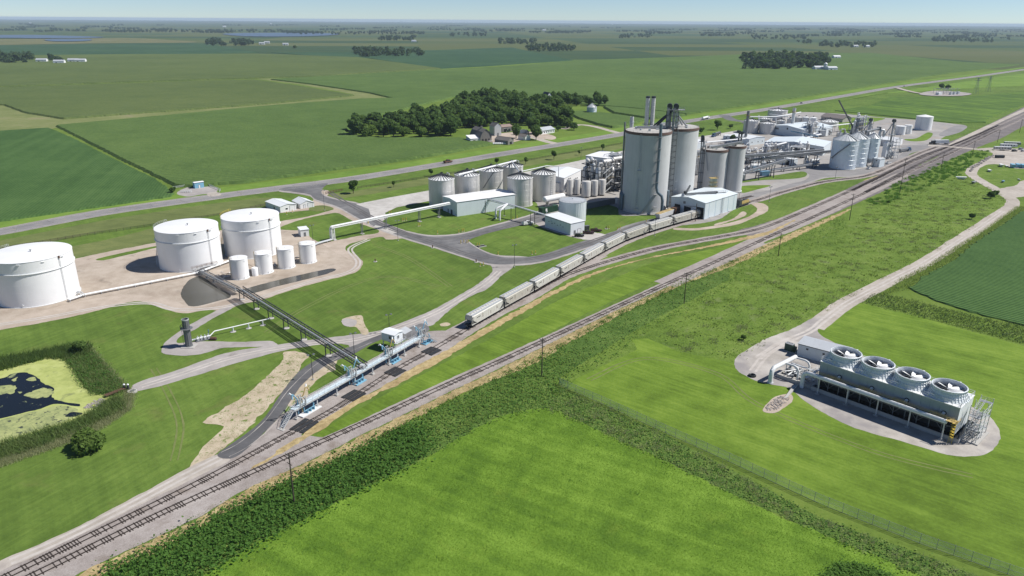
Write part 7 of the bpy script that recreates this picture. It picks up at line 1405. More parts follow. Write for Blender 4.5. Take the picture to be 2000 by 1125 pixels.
VB = [tree_variant(14, 6.8, 1600, .75, f_tree, .06, 17, 11), tree_variant(15.5, 6.4, 1600, .75, f_mid, .1, 17, 12), tree_variant(11, 6.6, 1500, .75, f_treel, .03, 15, 13), tree_variant(16.5, 7.2, 1800, .8, f_tree, .08, 19, 14)]
VS = [tree_variant(6.5, 2.1, 900, .30, f_mid, .22, 12, 21), tree_variant(9.5, 3.2, 1800, .34, f_mid, .12, 16, 22), tree_variant(3.6, 3.4, 3200, .20, f_treel, .03, 16, 23), tree_variant(5.0, 2.6, 1500, .26, f_mid, .1, 14, 24), tree_variant(10, 4.0, 1100, .6, f_tree, .12, 10, 25)]
rr = random.Random(77)
def place_grove(polys, nmax, group, labels, mind, vars_, smin, smax, seed):
 Q = poly_points(polys, nmax * 14, seed); kept = []
 for q in Q:
  if all((q[0] - k[0]) ** 2 + (q[1] - k[1]) ** 2 > mind * mind for k in kept): kept.append(q)
  if len(kept) >= nmax: break
 for i, q in enumerate(kept):
  k = rr.randrange(len(vars_)); v = vars_[k]; tree('broadleaf_tree', labels[1] if v is VB[2] else labels[0], q, v, rr.uniform(smin, smax) * (1.22 if nmax > 150 and q[1] > 800 else 1), rr.uniform(0, 6.28), group)
GROVE = [(678, 258), (694, 268), (740, 270), (800, 268), (862, 271), (882, 265), (904, 252), (950, 247), (1000, 244), (1060, 246), (1096, 249), (1110, 243), (1104, 226), (1085, 216), (1060, 208), (1000, 202), (930, 204), (890, 212), (888, 226), (850, 233), (790, 240), (720, 246)]
place_grove(GROVE, 190, 'trees of the big grove behind the farmstead', ('dark green tree in the big grove behind the farmstead', 'light green bushy tree in the big grove behind the farmstead'), 10.5, VB, .85, 1.2, 5)
place_grove([(1072, 200), (1090, 206), (1130, 208), (1182, 207), (1180, 201), (1130, 199), (1090, 196)], 16, 'windbreak trees by the round grain bin', ('dark windbreak tree behind the round farm grain bin', 'light windbreak tree behind the round farm grain bin'), 11, VB[:2], .8, 1.0, 6)
place_grove([(1448, 114), (1520, 106), (1600, 113), (1618, 122), (1612, 134), (1560, 137), (1500, 137), (1455, 135), (1500, 128), (1448, 118)], 72, 'trees of the grove across the highway', ('dark tree in the grove across the highway at the upper right', 'light tree in the grove across the highway at the upper right'), 12, VB, 1.0, 1.4, 7)
for (px, py, k, s, lb) in ((690, 378, VS[1], 1.05, 'full dark conical tree standing alone on the lawn by the plant entrance'), (769, 366, VS[0], .8, 'little round tree on the lawn in front of the long rail fence'), (842, 344, VS[0], .9, 'small tree behind the left end tank of the back row'), (970, 322, VS[0], .95, 'small tree behind the third tank roof'), (1027, 321, VS[0], .95, 'small round tree behind the front silver tanks'), (1082, 312, VS[0], 1.25, 'taller slender tree beyond the second white hall'), (1131, 303, VS[0], .7, 'tiny sapling beside the sign lamp'), (1177, 295, VS[0], 1.05, 'slender tree just left of the biggest silo'),
         (1401, 254, VS[1], 1.25, 'tall dark tree beyond the parked tank truck'), (1369, 261, VS[3], 1.3, 'round dark tree right of the tall silo'), (1427, 251, VS[3], 1.0, 'small round tree on the lawn by the side road'), (1431, 280, VS[1], .95, 'dark tree beside the grey scale house'),
         (1838, 174, VB[0], .75, 'left one of two round trees by the substation'), (1850, 174, VB[2], .75, 'right one of two round trees by the substation'), (1008, 270, VB[1], .85, 'tall tree in the farmyard beside the white semi-trailer'), (1040, 262, VB[3], 1.05, 'big spreading tree at the middle of the farmyard'), (1047, 273, VB[1], .9, 'tall narrow tree by the farm driveway'), (1108, 250, VB[2], .8, 'leaning tree at the right end of the farm lawn'), (1121, 254, VB[0], .65, 'brownish little tree on the farm lawn'), (1090, 256, VS[3], 1.2, 'low bush on the farm lawn'),
         (576, 95, VB[0], 1.0, 'lone tree in the fields left of the small farm'), (1935, 388, VS[3], 1.0, 'leafy willow bush inside the bend of the gravel road'), (1943, 384, VS[3], .9, 'second willow bush inside the bend of the gravel road'), (1898, 428, VS[3], .75, 'dark shrub beside the gravel road'), (1452, 664, VS[3], .42, 'dark little shrub in the meadow left of the gravel pad'), (1735, 397, VS[3], .35, 'dark bush at the far end of the meadow'), (338, 378, VS[3], .9, 'bush at the corner of the soybean field')):
 tree('tree' if 'bush' not in lb and 'shrub' not in lb else 'shrub', lb, G(px, py), k, s, rr.uniform(0, 6), None, 'tree' if 'bush' not in lb and 'shrub' not in lb else 'shrub')
tree('shrub', 'round bright green shrub standing alone on the lawn below the pond', G(176, 876), VS[2], 1.35, 0, None, 'shrub')
tree('shrub', 'dark round shrub at the top corner of the pond', G(157, 690), VS[3], .95, 1, None, 'shrub')
def grove_mass(name, specs, mat, seed, lab):
 rg = np.random.default_rng(seed); Vs = []; n0 = 0
 for (x0, x1, yb, dy, cnt, hh) in specs:
  for k in range(cnt):
   P = G(rg.uniform(x0, x1), yb - dy * rg.uniform(0, 1)); h = hh * rg.uniform(.7, 1.2); r = h * rg.uniform(.4, .6); n = 42
   d = rg.normal(0, 1, (n, 3)); d /= np.linalg.norm(d, axis=1, keepdims=True); C = np.array([P.x, P.y, h * .52]) + d * [r, r, h * .46] * rg.uniform(.7, 1.05, (n, 1)); V, _ = leaf_cloud(C, d, h * .14, rg, .4); Vs.append(V)
 V = np.concatenate(Vs); o = rawmesh(name, V, np.arange(len(V)).reshape(-1, 4), mat); return tag(o, kind='stuff')
GM = [('fill', [(1452, 1616, 136, 26, 130, 17)]), ('left grove', [(404, 498, 90, 10, 60, 16)]), ('mid grove', [(686, 826, 112, 12, 80, 16)]), ('tree belt', [(975, 1046, 87, 8, 40, 17), (1028, 1122, 101, 10, 60, 16)]), ('belt', [(734, 812, 80, 7, 50, 15)]), ('belt', [(0, 62, 125, 14, 34, 16), (96, 120, 121, 8, 8, 14)]),
   ('belt', [(235, 560, 64, 5, 130, 17), (560, 836, 68, 5, 130, 15)]), ('belt', [(880, 950, 71, 5, 40, 16), (834, 880, 60, 4, 30, 15)]), ('belt', [(1210, 1275, 75, 8, 40, 16)]), ('belt', [(1468, 1572, 77, 8, 70, 16)]), ('belt', [(1600, 1710, 93, 10, 60, 15), (1555, 1585, 86, 6, 14, 14)]), ('belt', [(1820, 1938, 83, 10, 80, 16), (1950, 1972, 78, 4, 10, 13)]), ('belt', [(1600, 1680, 71, 6, 50, 16), (1750, 1796, 65, 4, 26, 16)])]
for i, (nm, sp) in enumerate(GM): grove_mass('distant_grove', sp, f_far, 100 + i, nm)
rg = np.random.default_rng(9)
for i in range(7):
 sp = []
 for k in range(16):
  y = 45.5 + 17 * rg.random() ** 1.3; x = rg.uniform(-60, 2060); y += x * .0067 ; w = rg.uniform(14, 70) * (.5 + (y - 40) / 40); sp.append((x, x + w, y, rg.uniform(1, 3), int(8 + w * .5), 15))
 grove_mass('distant_grove', sp, f_far, 200 + i, 'far')
# thin wooded line at the horizon
sp = [(-100 + 110 * k, 20 + 110 * k, 36.5 + .0067 * (110 * k) + rg.uniform(-.6, 2.4), 1.2, 40, 18) for k in range(20)]
grove_mass('distant_grove', sp, f_far, 300, 'horizon')
# ---- reeds, weeds, tall grass
def blades(name, polys, n, h, wd, mat, seed, lean=(0, 0), spread=.35, clump=0, kind='stuff', sz=(.6, 1.25), feather=.6):
 rg = np.random.default_rng(seed); P = poly_points(polys, n // (clump or 1), seed)
 if clump: P = np.repeat(P, clump, 0) + rg.normal(0, .22 * h, (len(P) * clump, 2))
 n = len(P); P = P + rg.normal(0, feather, P.shape); hh = h * rg.uniform(*sz, n); a = rg.uniform(0, 2 * PI, n); base = np.c_[P, np.zeros(n)]
 tip = base + np.c_[rg.normal(lean[0], spread, n) * hh, rg.normal(lean[1], spread, n) * hh, hh]; side = np.c_[np.cos(a), np.sin(a), np.zeros(n)] * wd * rg.uniform(.6, 1.3, (n, 1))
 V = np.stack([base - side, base + side, tip], 1).reshape(-1, 3); o = rawmesh(name, V, np.arange(len(V)).reshape(-1, 3), mat); return tag(o, kind=kind)
def leafbed(name, polys, n, h, size, mat, seed, mound=3.0, z0=.1, feather=.7, cut=-9):
 rg = np.random.default_rng(seed); P = poly_points(polys, n, seed) + rg.normal(0, feather, (n, 2))
 hm = np.array([mnoise.noise(Vector((p[0] / mound, p[1] / mound, seed))) for p in P]) * .5 + np.array([mnoise.noise(Vector((p[0] / mound * 3, p[1] / mound * 3, seed + 3))) for p in P]) * .4 + .55
 k_ = hm > cut; P, hm = P[k_], hm[k_]; n = len(P)
 z = z0 + h * np.clip(hm, .08, 1.3) * rg.uniform(.55, 1.05, n); N = np.tile([0, 0, 1.0], (n, 1)); V, F = leaf_cloud(np.c_[P, z], N, size, rg, .55); o = rawmesh(name, V, F, mat); return tag(o, kind='stuff')
blades('cattails', [(-60, 712), (0, 700), (60, 690), (130, 676), (172, 672), (178, 690), (150, 700), (124, 703), (88, 700), (76, 706), (0, 725), (-60, 738)], 4200, 1.9, .10, f_reed, 31, (.2, .05), .45)
blades('cattails', [(124, 700), (160, 690), (178, 684), (205, 715), (238, 752), (246, 764), (232, 772), (206, 773), (178, 768), (165, 756), (144, 724)], 3600, 1.2, .10, f_reed, 32, (-.1, .05), .7)
blades('cattails', [(-60, 905), (0, 868), (60, 850), (144, 825), (184, 803), (208, 783), (240, 775), (250, 790), (240, 805), (190, 828), (150, 848), (80, 876), (0, 900), (-60, 925)], 5200, 1.6, .10, f_reed, 33, (-.2, .05), .55)
blades('tall_grass', [(172, 672), (186, 690), (212, 718), (250, 760), (262, 768), (255, 800), (200, 836), (150, 860), (0, 912), (-60, 935), (-60, 915), (60, 880), (180, 832), (240, 800), (246, 764), (200, 710), (176, 686)], 14000, .8, .06, f_pale, 34, (0, 0), .3)
leafbed('reeds', [(124, 700), (160, 690), (178, 684), (205, 715), (238, 752), (246, 764), (232, 772), (206, 773), (178, 768), (165, 756), (144, 724)], 2600, .9, .2, f_weed, 35, 1.2, cut=.4)
WEED1 = [(186, 1140), (212, 1112), (322, 1070), (382, 1034), (476, 986), (554, 947), (662, 900), (720, 872), (760, 850), (830, 830), (830, 888), (740, 936), (605, 1006), (506, 1056), (416, 1110), (380, 1140)]
leafbed('weeds', WEED1, 17000, 1.5, .22, f_weed, 41, 1.1, cut=.3, feather=1.6); leafbed('tufts', WEED1, 5000, .6, .2, f_grass, 141, 1.1)
WEED2 = [(760, 848), (830, 812), (1000, 727), (1100, 676), (1110, 745), (1070, 795), (965, 817), (830, 888)]
leafbed('weeds', WEED2, 5200, .7, .18, f_weed, 42, 1.3, cut=.45, feather=1.6); leafbed('tufts', WEED2, 5200, .4, .17, f_grass, 142, 1.4, cut=.4, feather=1.6)
WEED3 = [(1095, 676), (1200, 612), (1325, 548), (1430, 512), (1560, 462), (1650, 416), (1655, 450), (1560, 500), (1430, 560), (1300, 630), (1240, 662), (1200, 700), (1105, 742)]
leafbed('tufts', WEED3, 4600, .4, .20, f_grass, 144, 1.8, cut=.4); leafbed('weeds', WEED3, 3600, .7, .2, f_weed, 44, 2.0, cut=.55)
WEED4 = [(1090, 750), (1300, 852), (1600, 1012), (1900, 1122), (1960, 1160), (1880, 1175), (1753, 1108), (1603, 1043), (1352, 928), (1126, 822), (1065, 800)]
leafbed('tufts', WEED4, 5200, .4, .15, f_grass, 146, 1.1, cut=.4); leafbed('weeds', WEED4, 4600, .6, .15, f_weed, 46, 1.3, cut=.55); blades('tall_grass', WEED4, 5000, .8, .05, f_pale, 48, (.5, -.1), .5, clump=30)
MEAD = [(1266, 660), (1430, 562), (1560, 502), (1660, 450), (1700, 400), (1780, 350), (1890, 345), (1950, 376), (1965, 396), (1920, 428), (1860, 468), (1750, 530), (1680, 568), (1600, 612), (1520, 650), (1440, 704), (1330, 684)]
blades('tall_grass', MEAD, 12000, .45, .14, f_grass, 51, (.8, .05), .5, clump=24, feather=1.0); blades('tall_grass', MEAD, 9000, .5, .13, f_pale, 52, (.9, .05), .4, clump=50, feather=1.0); leafbed('tufts', MEAD, 9000, .4, .24, f_grass, 53, 3.0, cut=.55)
leafbed('tufts', [(1683, 591), (1713, 572), (1780, 586), (1900, 618), (2010, 638), (2050, 690), (2000, 672), (1850, 632)], 3000, .5, .2, f_reed, 154, 1.5, cut=.4)
blades('tall_grass', [(1683, 591), (1713, 572), (1780, 586), (1900, 618), (2010, 638), (2050, 690), (2000, 672), (1850, 632)], 2500, .9, .09, f_reed, 54, (.3, 0), .7)
blades('tall_grass', [(1760, 545), (1810, 520), (1868, 482), (1930, 444), (1985, 404), (2010, 404), (1960, 436), (1900, 478), (1868, 506), (1800, 545), (1776, 562), (1720, 578)], 9000, .8, .09, f_grass, 55, (.4, 0), .6)
blades('tall_grass', [(1690, 395), (1760, 352), (1840, 318), (1900, 296), (1940, 294), (1900, 318), (1886, 336), (1860, 350), (1780, 376), (1720, 404)], 14000, 1.2, .14, f_weed, 56, (.2, 0), .4, clump=50)
HAY = [(400, 1140), (416, 1116), (506, 1060), (605, 1010), (740, 942), (830, 898), (965, 821), (1065, 800), (1126, 822), (1201, 857), (1352, 928), (1502, 1003), (1603, 1043), (1753, 1108), (1800, 1140)]
blades('hay_grass', HAY, 60000, .24, .06, f_hay, 61, (.8, .2), .6)
blades('hay_weeds', HAY, 1400, .5, .05, f_weed, 62, (0, 0), .5, clump=20)
leafbed('weeds', [(1600, 1140), (1640, 1102), (1700, 1110), (1760, 1135)], 3500, .8, .14, f_weed, 63, 1.2)
blades('straw_stubble', [(200, 1118), (330, 1066), (480, 985), (660, 896), (1000, 716), (1200, 614), (1420, 512), (1200, 606), (1000, 708), (660, 872), (480, 958), (260, 1070)], 14000, .3, .05, f_pale, 64, (.2, 0), .5)
blades('verge_weeds', [(425, 1015), (470, 990), (560, 945), (660, 893), (760, 842), (1000, 721), (1200, 615), (1420, 514), (1640, 416), (1200, 622), (1000, 728), (660, 900), (470, 997)], 5200, .55, .09, f_weed, 65, (0, 0), .5, clump=26)
blades('sand_tufts', [(556, 690), (600, 695), (578, 735), (517, 804), (440, 875), (380, 912), (400, 874), (437, 835), (404, 826), (465, 784), (517, 741)], 5200, .22, .05, f_hay, 66, (0, 0), .6, clump=26)
# ================================================================ TRAIN
m_car = pmat('hopper_car_paint', (.55, .54, .515), .55, dirt=.45, dirtcol=(.24, .20, .16), scale=.9);
_n = m_car.node_tree; _b = _n.nodes['Principled BSDF']; _l = _b.inputs['Base Color'].links[0].from_socket; _oi = _n.nodes.new('ShaderNodeObjectInfo'); _r = _n.nodes.new('ShaderNodeValToRGB'); _mx = _n.nodes.new('ShaderNodeMix'); _mx.data_type = 'RGBA'; _mx.blend_type = 'MULTIPLY'; _mx.inputs[0].default_value = 1   # each car has weathered differently
for _e, _c in zip(_r.color_ramp.elements, ((.78, .74, .68, 1), (1.08, 1.08, 1.06, 1))): _e.color = _c
_n.links.new(_oi.outputs['Random'], _r.inputs[0]); _n.links.new(_l, _mx.inputs[6]); _n.links.new(_r.outputs[0], _mx.inputs[7]); _n.links.new(_mx.outputs[2], _b.inputs['Base Color'])
m_under = pmat('car_underframe', (.035, .035, .037), .7, .2, dirt=.3)
def hopper_car():
 t = thing('hopper_car', 'covered hopper car', 'rail car', (0, 0, 0), 0, 'covered hopper cars in the train'); L, W = 17.6, 3.15; z0, z1 = 1.25, 4.25
 def body(m):
  prof = [(-W / 2, z0 + .25), (-W / 2, z1 - .25), (-W * .36, z1 + .12), (-W * .12, z1 + .3), (W * .12, z1 + .3), (W * .36, z1 + .12), (W / 2, z1 - .25), (W / 2, z0 + .25)]; n = len(prof); xs = [(-L / 2, 0), (-L / 2 + .05, 1), (L / 2 - .05, 1), (L / 2, 0)]
  sec = [[(x, y, z if k or z > 2.4 else 2.6) for y, z in prof] for x, k in xs]; vs = [p for s_ in sec for p in s_]; vs = []
  for x, zz_ in ((-L / 2, 2.7), (-L / 2 + 2.2, z0 + .25), (L / 2 - 2.2, z0 + .25), (L / 2, 2.7)): vs += [(x, y, max(z, zz_)) for y, z in prof]
  fs = [(j * n + k, j * n + k + 1, j * n + n + k + 1, j * n + n + k) for j in range(3) for k in range(n - 1)] + [tuple(range(n - 1, -1, -1)), tuple(range(3 * n, 4 * n))] + [(j * n, j * n + n, j * n + 2 * n - 1, j * n + n - 1) for j in range(3)]
  m._add(vs, fs)
 put(t, 'body', m_car, body)
 for s in (-1, 1):
  pm(t, 'side_sill', m_car, (-L / 2 - .4, s * W * .49, 1.3), (L / 2 + .4, s * W * .49, 1.3), .12, .34)
  pb(t, 'end_platform', m_under, s * (L / 2 + .1), 0, 1.1, 1.3, 2.9, .2); put(t, 'end_post', m_car, lambda m: (m.beam((s * (L / 2 + .35), -1.45, 1.2), (s * (L / 2 + .05), -1.45, z1 - .3), .12, .12), m.beam((s * (L / 2 + .35), 1.45, 1.2), (s * (L / 2 + .05), 1.45, z1 - .3), .12, .12)))
  put(t, 'end_brace', m_under, lambda m: (m.beam((s * (L / 2 - 2.0), -1.5, 1.4), (s * (L / 2 - .1), -1.5, 2.8), .35, .18), m.beam((s * (L / 2 - 2.0), 1.5, 1.4), (s * (L / 2 - .1), 1.5, 2.8), .35, .18)))
  put(t, 'ladder', m_car, lambda m: ladder(m, (s * (L / 2 - .3), -W / 2 - .06, 1.5), (s * (L / 2 - .3), -W / 2 - .06, z1), .5)); pb(t, 'coupler', m_under, s * (L / 2 + 1.0), 0, .75, .9, .3, .35)
  put(t, 'running_board', m_galv, lambda m: (m.beam((-L / 2, s * .95, z1 + .32), (L / 2, s * .95, z1 + .32), .55, .05), m.beam((-L / 2, s * 1.3, z1 + .28), (L / 2, s * 1.3, z1 + .28), .08, .12)))
  x = s * (L / 2 - 1.9); p_ = put(t, 'truck', m_under, lambda m: (m.box(x, 0, .55, 2.6, 2.0, .35), m.beam((x - 1.3, -1.05, .6), (x + 1.3, -1.05, .6), .2, .35), m.beam((x - 1.3, 1.05, .6), (x + 1.3, 1.05, .6), .2, .35)))
  for dx in (-.9, .9): put(p_, 'wheelset', m_under, lambda m: (m.cyl((x + dx, -.85, .46), (x + dx, -.68, .46), .46, n=14), m.cyl((x + dx, .68, .46), (x + dx, .85, .46), .46, n=14), m.cyl((x + dx, -.7, .46), (x + dx, .7, .46), .1, n=6)))
 pb(t, 'roof_hatch', m_car, 0, 0, z1 + .28, L - 1.4, .75, .14)
 for k in range(12): pb(t, 'hatch_batten', m_galvd, -L / 2 + 1.2 + k * (L - 2.4) / 11, 0, z1 + .42, .12, .85, .06)
 for k in range(-1, 2): put(t, 'discharge_chute', m_under, lambda m: m.hexa([(k * 4.6 - .6, -.6, .5), (k * 4.6 + .6, -.6, .5), (k * 4.6 + .6, .6, .5), (k * 4.6 - .6, .6, .5)], [(k * 4.6 - 2.1, -1.4, 1.45), (k * 4.6 + 2.1, -1.4, 1.45), (k * 4.6 + 2.1, 1.4, 1.45), (k * 4.6 - 2.1, 1.4, 1.45)]))
 for k in range(15): put(t, 'body_seam', m_car, lambda m: (m.box(-L / 2 + 2 + k * (L - 4) / 14, -W / 2 - .005, z0 + .4, .05, .03, z1 - z0 - .75), m.box(-L / 2 + 2 + k * (L - 4) / 14, W / 2 + .005, z0 + .4, .05, .03, z1 - z0 - .75)))
 put(t, 'stencil_panel', m_under, lambda m: [m.box(-L * .36 + k * .3, -W / 2 - .012, 2.9, .2, .02, .34) for k in range(7)]); put(t, 'rust_stain', m_rust, lambda m: [m.box(x, -W / 2 - .01, z, w_, .015, h_) for x, z, w_, h_ in ((-3.1, 2.2, .22, 1.5), (1.4, 1.9, .15, 1.2), (5.2, 2.4, .3, 1.0))])
 return t
TP = smooth_line([G(x, y) for x, y in ((900, 651.5), (913, 643), (980, 604.5), (1039, 571.5), (1090, 542), (1136, 516), (1177, 493), (1218, 472.5), (1264, 455.5), (1312, 440.5), (1357, 428), (1400, 414), (1449, 399))], 8)
cum = [0.0]
for a, b in zip(TP, TP[1:]): cum.append(cum[-1] + (b - a).length)
def along(s):
 s = max(0, min(cum[-1] - 1e-3, s)); i = next(k for k in range(len(cum) - 1) if cum[k + 1] > s); t_ = (s - cum[i]) / (cum[i + 1] - cum[i]); return TP[i].lerp(TP[i + 1], t_)
def where(px): return min(range(len(TP)), key=lambda i: abs(PX(TP[i].x, TP[i].y, 0)[0] - px))
sA, sB = cum[where(914)], cum[where(1357)]; pitch = (sB - sA) / 9
print('pitch', pitch)
hc = hopper_car(); fs_ = pitch / 19.4
tl = ('hopper car at the free rear end of the train', 'second hopper car from the free end of the train', 'third hopper car from the free end of the train', 'fourth hopper car from the free end, where the siding leaves the train', 'fifth hopper car from the free end, with rusty streaks', 'sixth hopper car from the free end of the train', 'seventh hopper car from the free end, beside the curved road', 'eighth hopper car from the free end of the train', 'hopper car right outside the loading shed door', 'hopper car half inside the loading shed')
for k in range(10):
 a, b = along(sA + pitch * k + 2), along(sA + pitch * (k + 1) - 2); c = (a + b) / 2; d = b - a; o = hc if k == 0 else dup(hc, (0, 0, 0)); o['label'] = tl[k]; o.location = (c.x, c.y, .32); o.rotation_euler = (0, 0, atan2(d.y, d.x)); o.scale = (fs_, 1, 1.0)
# short open hopper, brown car and the yellow locomotive
P, Q = G(1282, 432), G(1313, 421); d = Q - P; t = thing('gondola_car', 'short white hopper car with a tan load standing on the inner track by the shed', 'rail car', ((P + Q) / 2), atan2(d.y, d.x)); L = d.length
put(t, 'body', m_whiter, lambda m: m.hexa([(-L / 2 + 1.5, -1.2, 1.3), (L / 2 - 1.5, -1.2, 1.3), (L / 2 - 1.5, 1.2, 1.3), (-L / 2 + 1.5, 1.2, 1.3)], [(-L / 2, -1.55, 3.9), (L / 2, -1.55, 3.9), (L / 2, 1.55, 3.9), (-L / 2, 1.55, 3.9)])); pb(t, 'load', g_straw, 0, 0, 3.86, L - .5, 2.8, .18)
for s in (-1, 1): put(t, 'truck', m_under, lambda m: (m.box(s * L * .36, 0, .4, 2.4, 2.2, .6), [m.cyl((s * L * .36 + q, -.85, .46), (s * L * .36 + q, .85, .46), .46, n=12) for q in (-.8, .8)]))
P, Q = G(1314, 422), G(1326, 417); d = Q - P; t = thing('box_car', 'rusty brown rail car end showing beside the shed doors', 'rail car', ((P + Q) / 2), atan2(d.y, d.x)); pb(t, 'body', m_rust, 0, 0, 1.1, d.length, 2.9, 3.3); pb(t, 'roof', m_rust, 0, 0, 4.4, d.length + .1, 3.0, .15); pb(t, 'truck', m_under, 0, 0, .4, d.length * .8, 2.2, .6)
P, Q = G(1437, 406.5), G(1461, 398.5); d = Q - P; t = thing('locomotive', 'small yellow and black switching locomotive behind the loading shed', 'locomotive', ((P + Q) / 2), atan2(d.y, d.x)); L = d.length
pb(t, 'frame', m_dark, 0, 0, 1.0, L, 2.9, .5); pb(t, 'hood', m_yeld, L * .12, 0, 1.5, L * .62, 1.9, 1.9); pb(t, 'cab', m_dark, -L * .32, 0, 1.5, L * .2, 2.8, 2.9); pb(t, 'cab_window', m_glass, -L * .32, 0, 3.2, L * .21, 2.0, .7); pb(t, 'exhaust', m_dark, L * .1, 0, 3.4, 1.0, .6, .6); pb(t, 'hood_top', m_dark, L * .14, 0, 3.38, L * .5, 1.5, .2); put(t, 'handrail', m_yel, lambda m: railing(m, [(-L * .2, -1.4, 1.5), (L * .48, -1.4, 1.5)], 1.0, 1.5, .05))
for s in (-1, 1): put(t, 'truck', m_under, lambda m: (m.box(s * L * .3, 0, .4, 2.8, 2.2, .6), [m.cyl((s * L * .3 + q, -.85, .5), (s * L * .3 + q, .85, .5), .5, n=12) for q in (-.9, .9)]))
# ================================================================ POLES, LAMPS, FENCES, BOLLARDS
pole0 = None
for (bx, by, ty, lb) in ((575, 985, 885, 'wooden utility pole at the lower left, in the weeds beside the straw strip'), (1058, 735, 660, 'wooden utility pole nearest the corner of the wire fence'), (1336, 593, 532, 'utility pole beside the track opposite the middle of the train'), (1520, 500, 455, 'utility pole where the siding joins the tracks'), (1659, 430, 378, 'utility pole across the tracks from the long lawn'), (1757, 377, 308, 'tall utility pole in front of the grain bins'), (1837, 334, 297, 'utility pole before the level crossing'), (1899, 303, 276, 'utility pole at the level crossing road'), (1948, 278, 254, 'utility pole beyond the level crossing'), (1991, 259, 233, 'farthest utility pole near the right edge')):
 P = G(bx, by); h = HT(bx, by, ty)
 if pole0 is None:
  pole0 = t = thing('utility_pole', lb, 'utility pole', P, R(-40), 'wooden utility poles along the railway'); H0 = h
  pc(t, 'shaft', m_wood, (0, 0, 0), (0, 0, h), .19, .12, 8); pm(t, 'crossarm', m_wood, (-1.1, -.12, h - .6), (1.1, -.12, h - .6), .1, .12); pm(t, 'crossarm', m_wood, (-.9, -.12, h - 2.6), (.9, -.12, h - 2.6), .1, .12)
  for x in (-1, -.5, .5, 1): pc(t, 'insulator', m_grey, (x, -.12, h - .55), (x, -.12, h - .3), .06, n=6)
  put(t, 'brace', m_grey, lambda m: (m.beam((-.7, -.14, h - .6), (0, -.14, h - 1.3), .05, .05), m.beam((.7, -.14, h - .6), (0, -.14, h - 1.3), .05, .05)))
 else: dup(pole0, P, R(-40), lb, scale=(1, 1, h / H0))
def flood_pole(bx, by, ty, lb, heads=2):
 P = G(bx, by); h = HT(bx, by, ty); t = thing('light_pole', lb, 'light pole', P, R(30), 'floodlight poles')
 pc(t, 'shaft', m_dark, (0, 0, 0), (0, 0, h), .10, .07, 8); pm(t, 'arm', m_dark, (-.8, 0, h - .1), (.8, 0, h - .1), .08, .08); pc(t, 'footing', m_conc, (0, 0, 0), (0, 0, .35), .35, n=10)
 for s in ((-1, 1) if heads == 2 else (1,)): put(t, 'flood_lamp', m_grey, lambda m: m.hexa([(s * .8 - .3, -.3, h - .1), (s * .8 + .3, -.3, h - .1), (s * .8 + .3, .2, h - .25), (s * .8 - .3, .2, h - .25)], [(s * .8 - .3, -.2, h + .25), (s * .8 + .3, -.2, h + .25), (s * .8 + .3, .2, h + .2), (s * .8 - .3, .2, h + .2)]))
for q in ((611.5, 742, 693, 'twin floodlight pole beside the dark loading road'), (692.5, 697, 651, 'twin floodlight pole left of the operator booth'), (761, 651, 614.5, 'twin floodlight pole behind the operator booth'), (1004.4, 522, 478.5, 'twin floodlight pole where the gravel drive meets the plant road'), (777.5, 470, 431, 'floodlight pole near the middle of the white pipe rack'), (634, 411, 372, 'floodlight pole by the white sheds and plant entrance'), (1278.5, 460.5, 429, 'light pole beside the train near the shed'), (1502, 394, 365, 'light pole at the end of the concrete crossing behind the shed'), (1441, 407, 376, 'light pole at the corner of the loading shed'), (1631, 350, 327, 'light pole in front of the grain bins'), (1134.5, 313, 288, 'lamp pole with a square head beyond the concrete drive'), (1752, 300, 262, 'thin light pole near the two smaller white tanks'), (612, 478, 440, 'thin mast beside the white control hut')): flood_pole(*q)
def rail_fence(label, pts, posts_m, h, rails, mat, post_mat=None, pw=.12, group=None):
 P = [G(*p) for p in pts]; b = P[0].copy(); t = thing('fence', label, 'fence', b, 0, group)
 for z in rails:
  m = MB()
  for p, q in zip(P, P[1:]): m.beam(p - b + Vector((0, 0, z)), q - b + Vector((0, 0, z)), .06, .14)
  m.build('rail', mat, t)
 mm = MB(); mm.box(0, 0, 0, pw, pw, h); o = mm.build('post', post_mat or mat, t); first = True
 for p, d in resample(P, posts_m):
  if first: o.location = p - b; first = False
  else: link('post', o.data, t, p - b)
 return t
rail_fence('long dark rail fence along the highway lawn', ((698, 368.5), (834, 347.5), (1007, 318), (1180, 287.5), (1216, 281)), 3.2, 1.4, (.45, .85, 1.25), m_wood)
rail_fence('dark rail fence behind the large white tanks', ((-40, 498), (0, 489), (160, 462), (310, 440), (437, 419.5), (526, 400)), 3.2, 1.4, (.45, .85, 1.25), m_wood)
rail_fence('short brown board fence at the plant entrance', ((636, 379.5), (653, 376), (670, 373)), 2.0, 1.6, (.4, .8, 1.2, 1.5), m_rust)
rail_fence('pale pipe fence round the small valve yard across the highway', ((338, 369), (380, 362), (402, 361), (431, 373), (428, 377)), 2.2, 1.5, (.5, 1.0, 1.4), m_galv)
rail_fence('dark fence beside the far office road', ((1420, 247), (1450, 242), (1480, 237)), 3.0, 1.3, (.5, 1.2), m_dark)
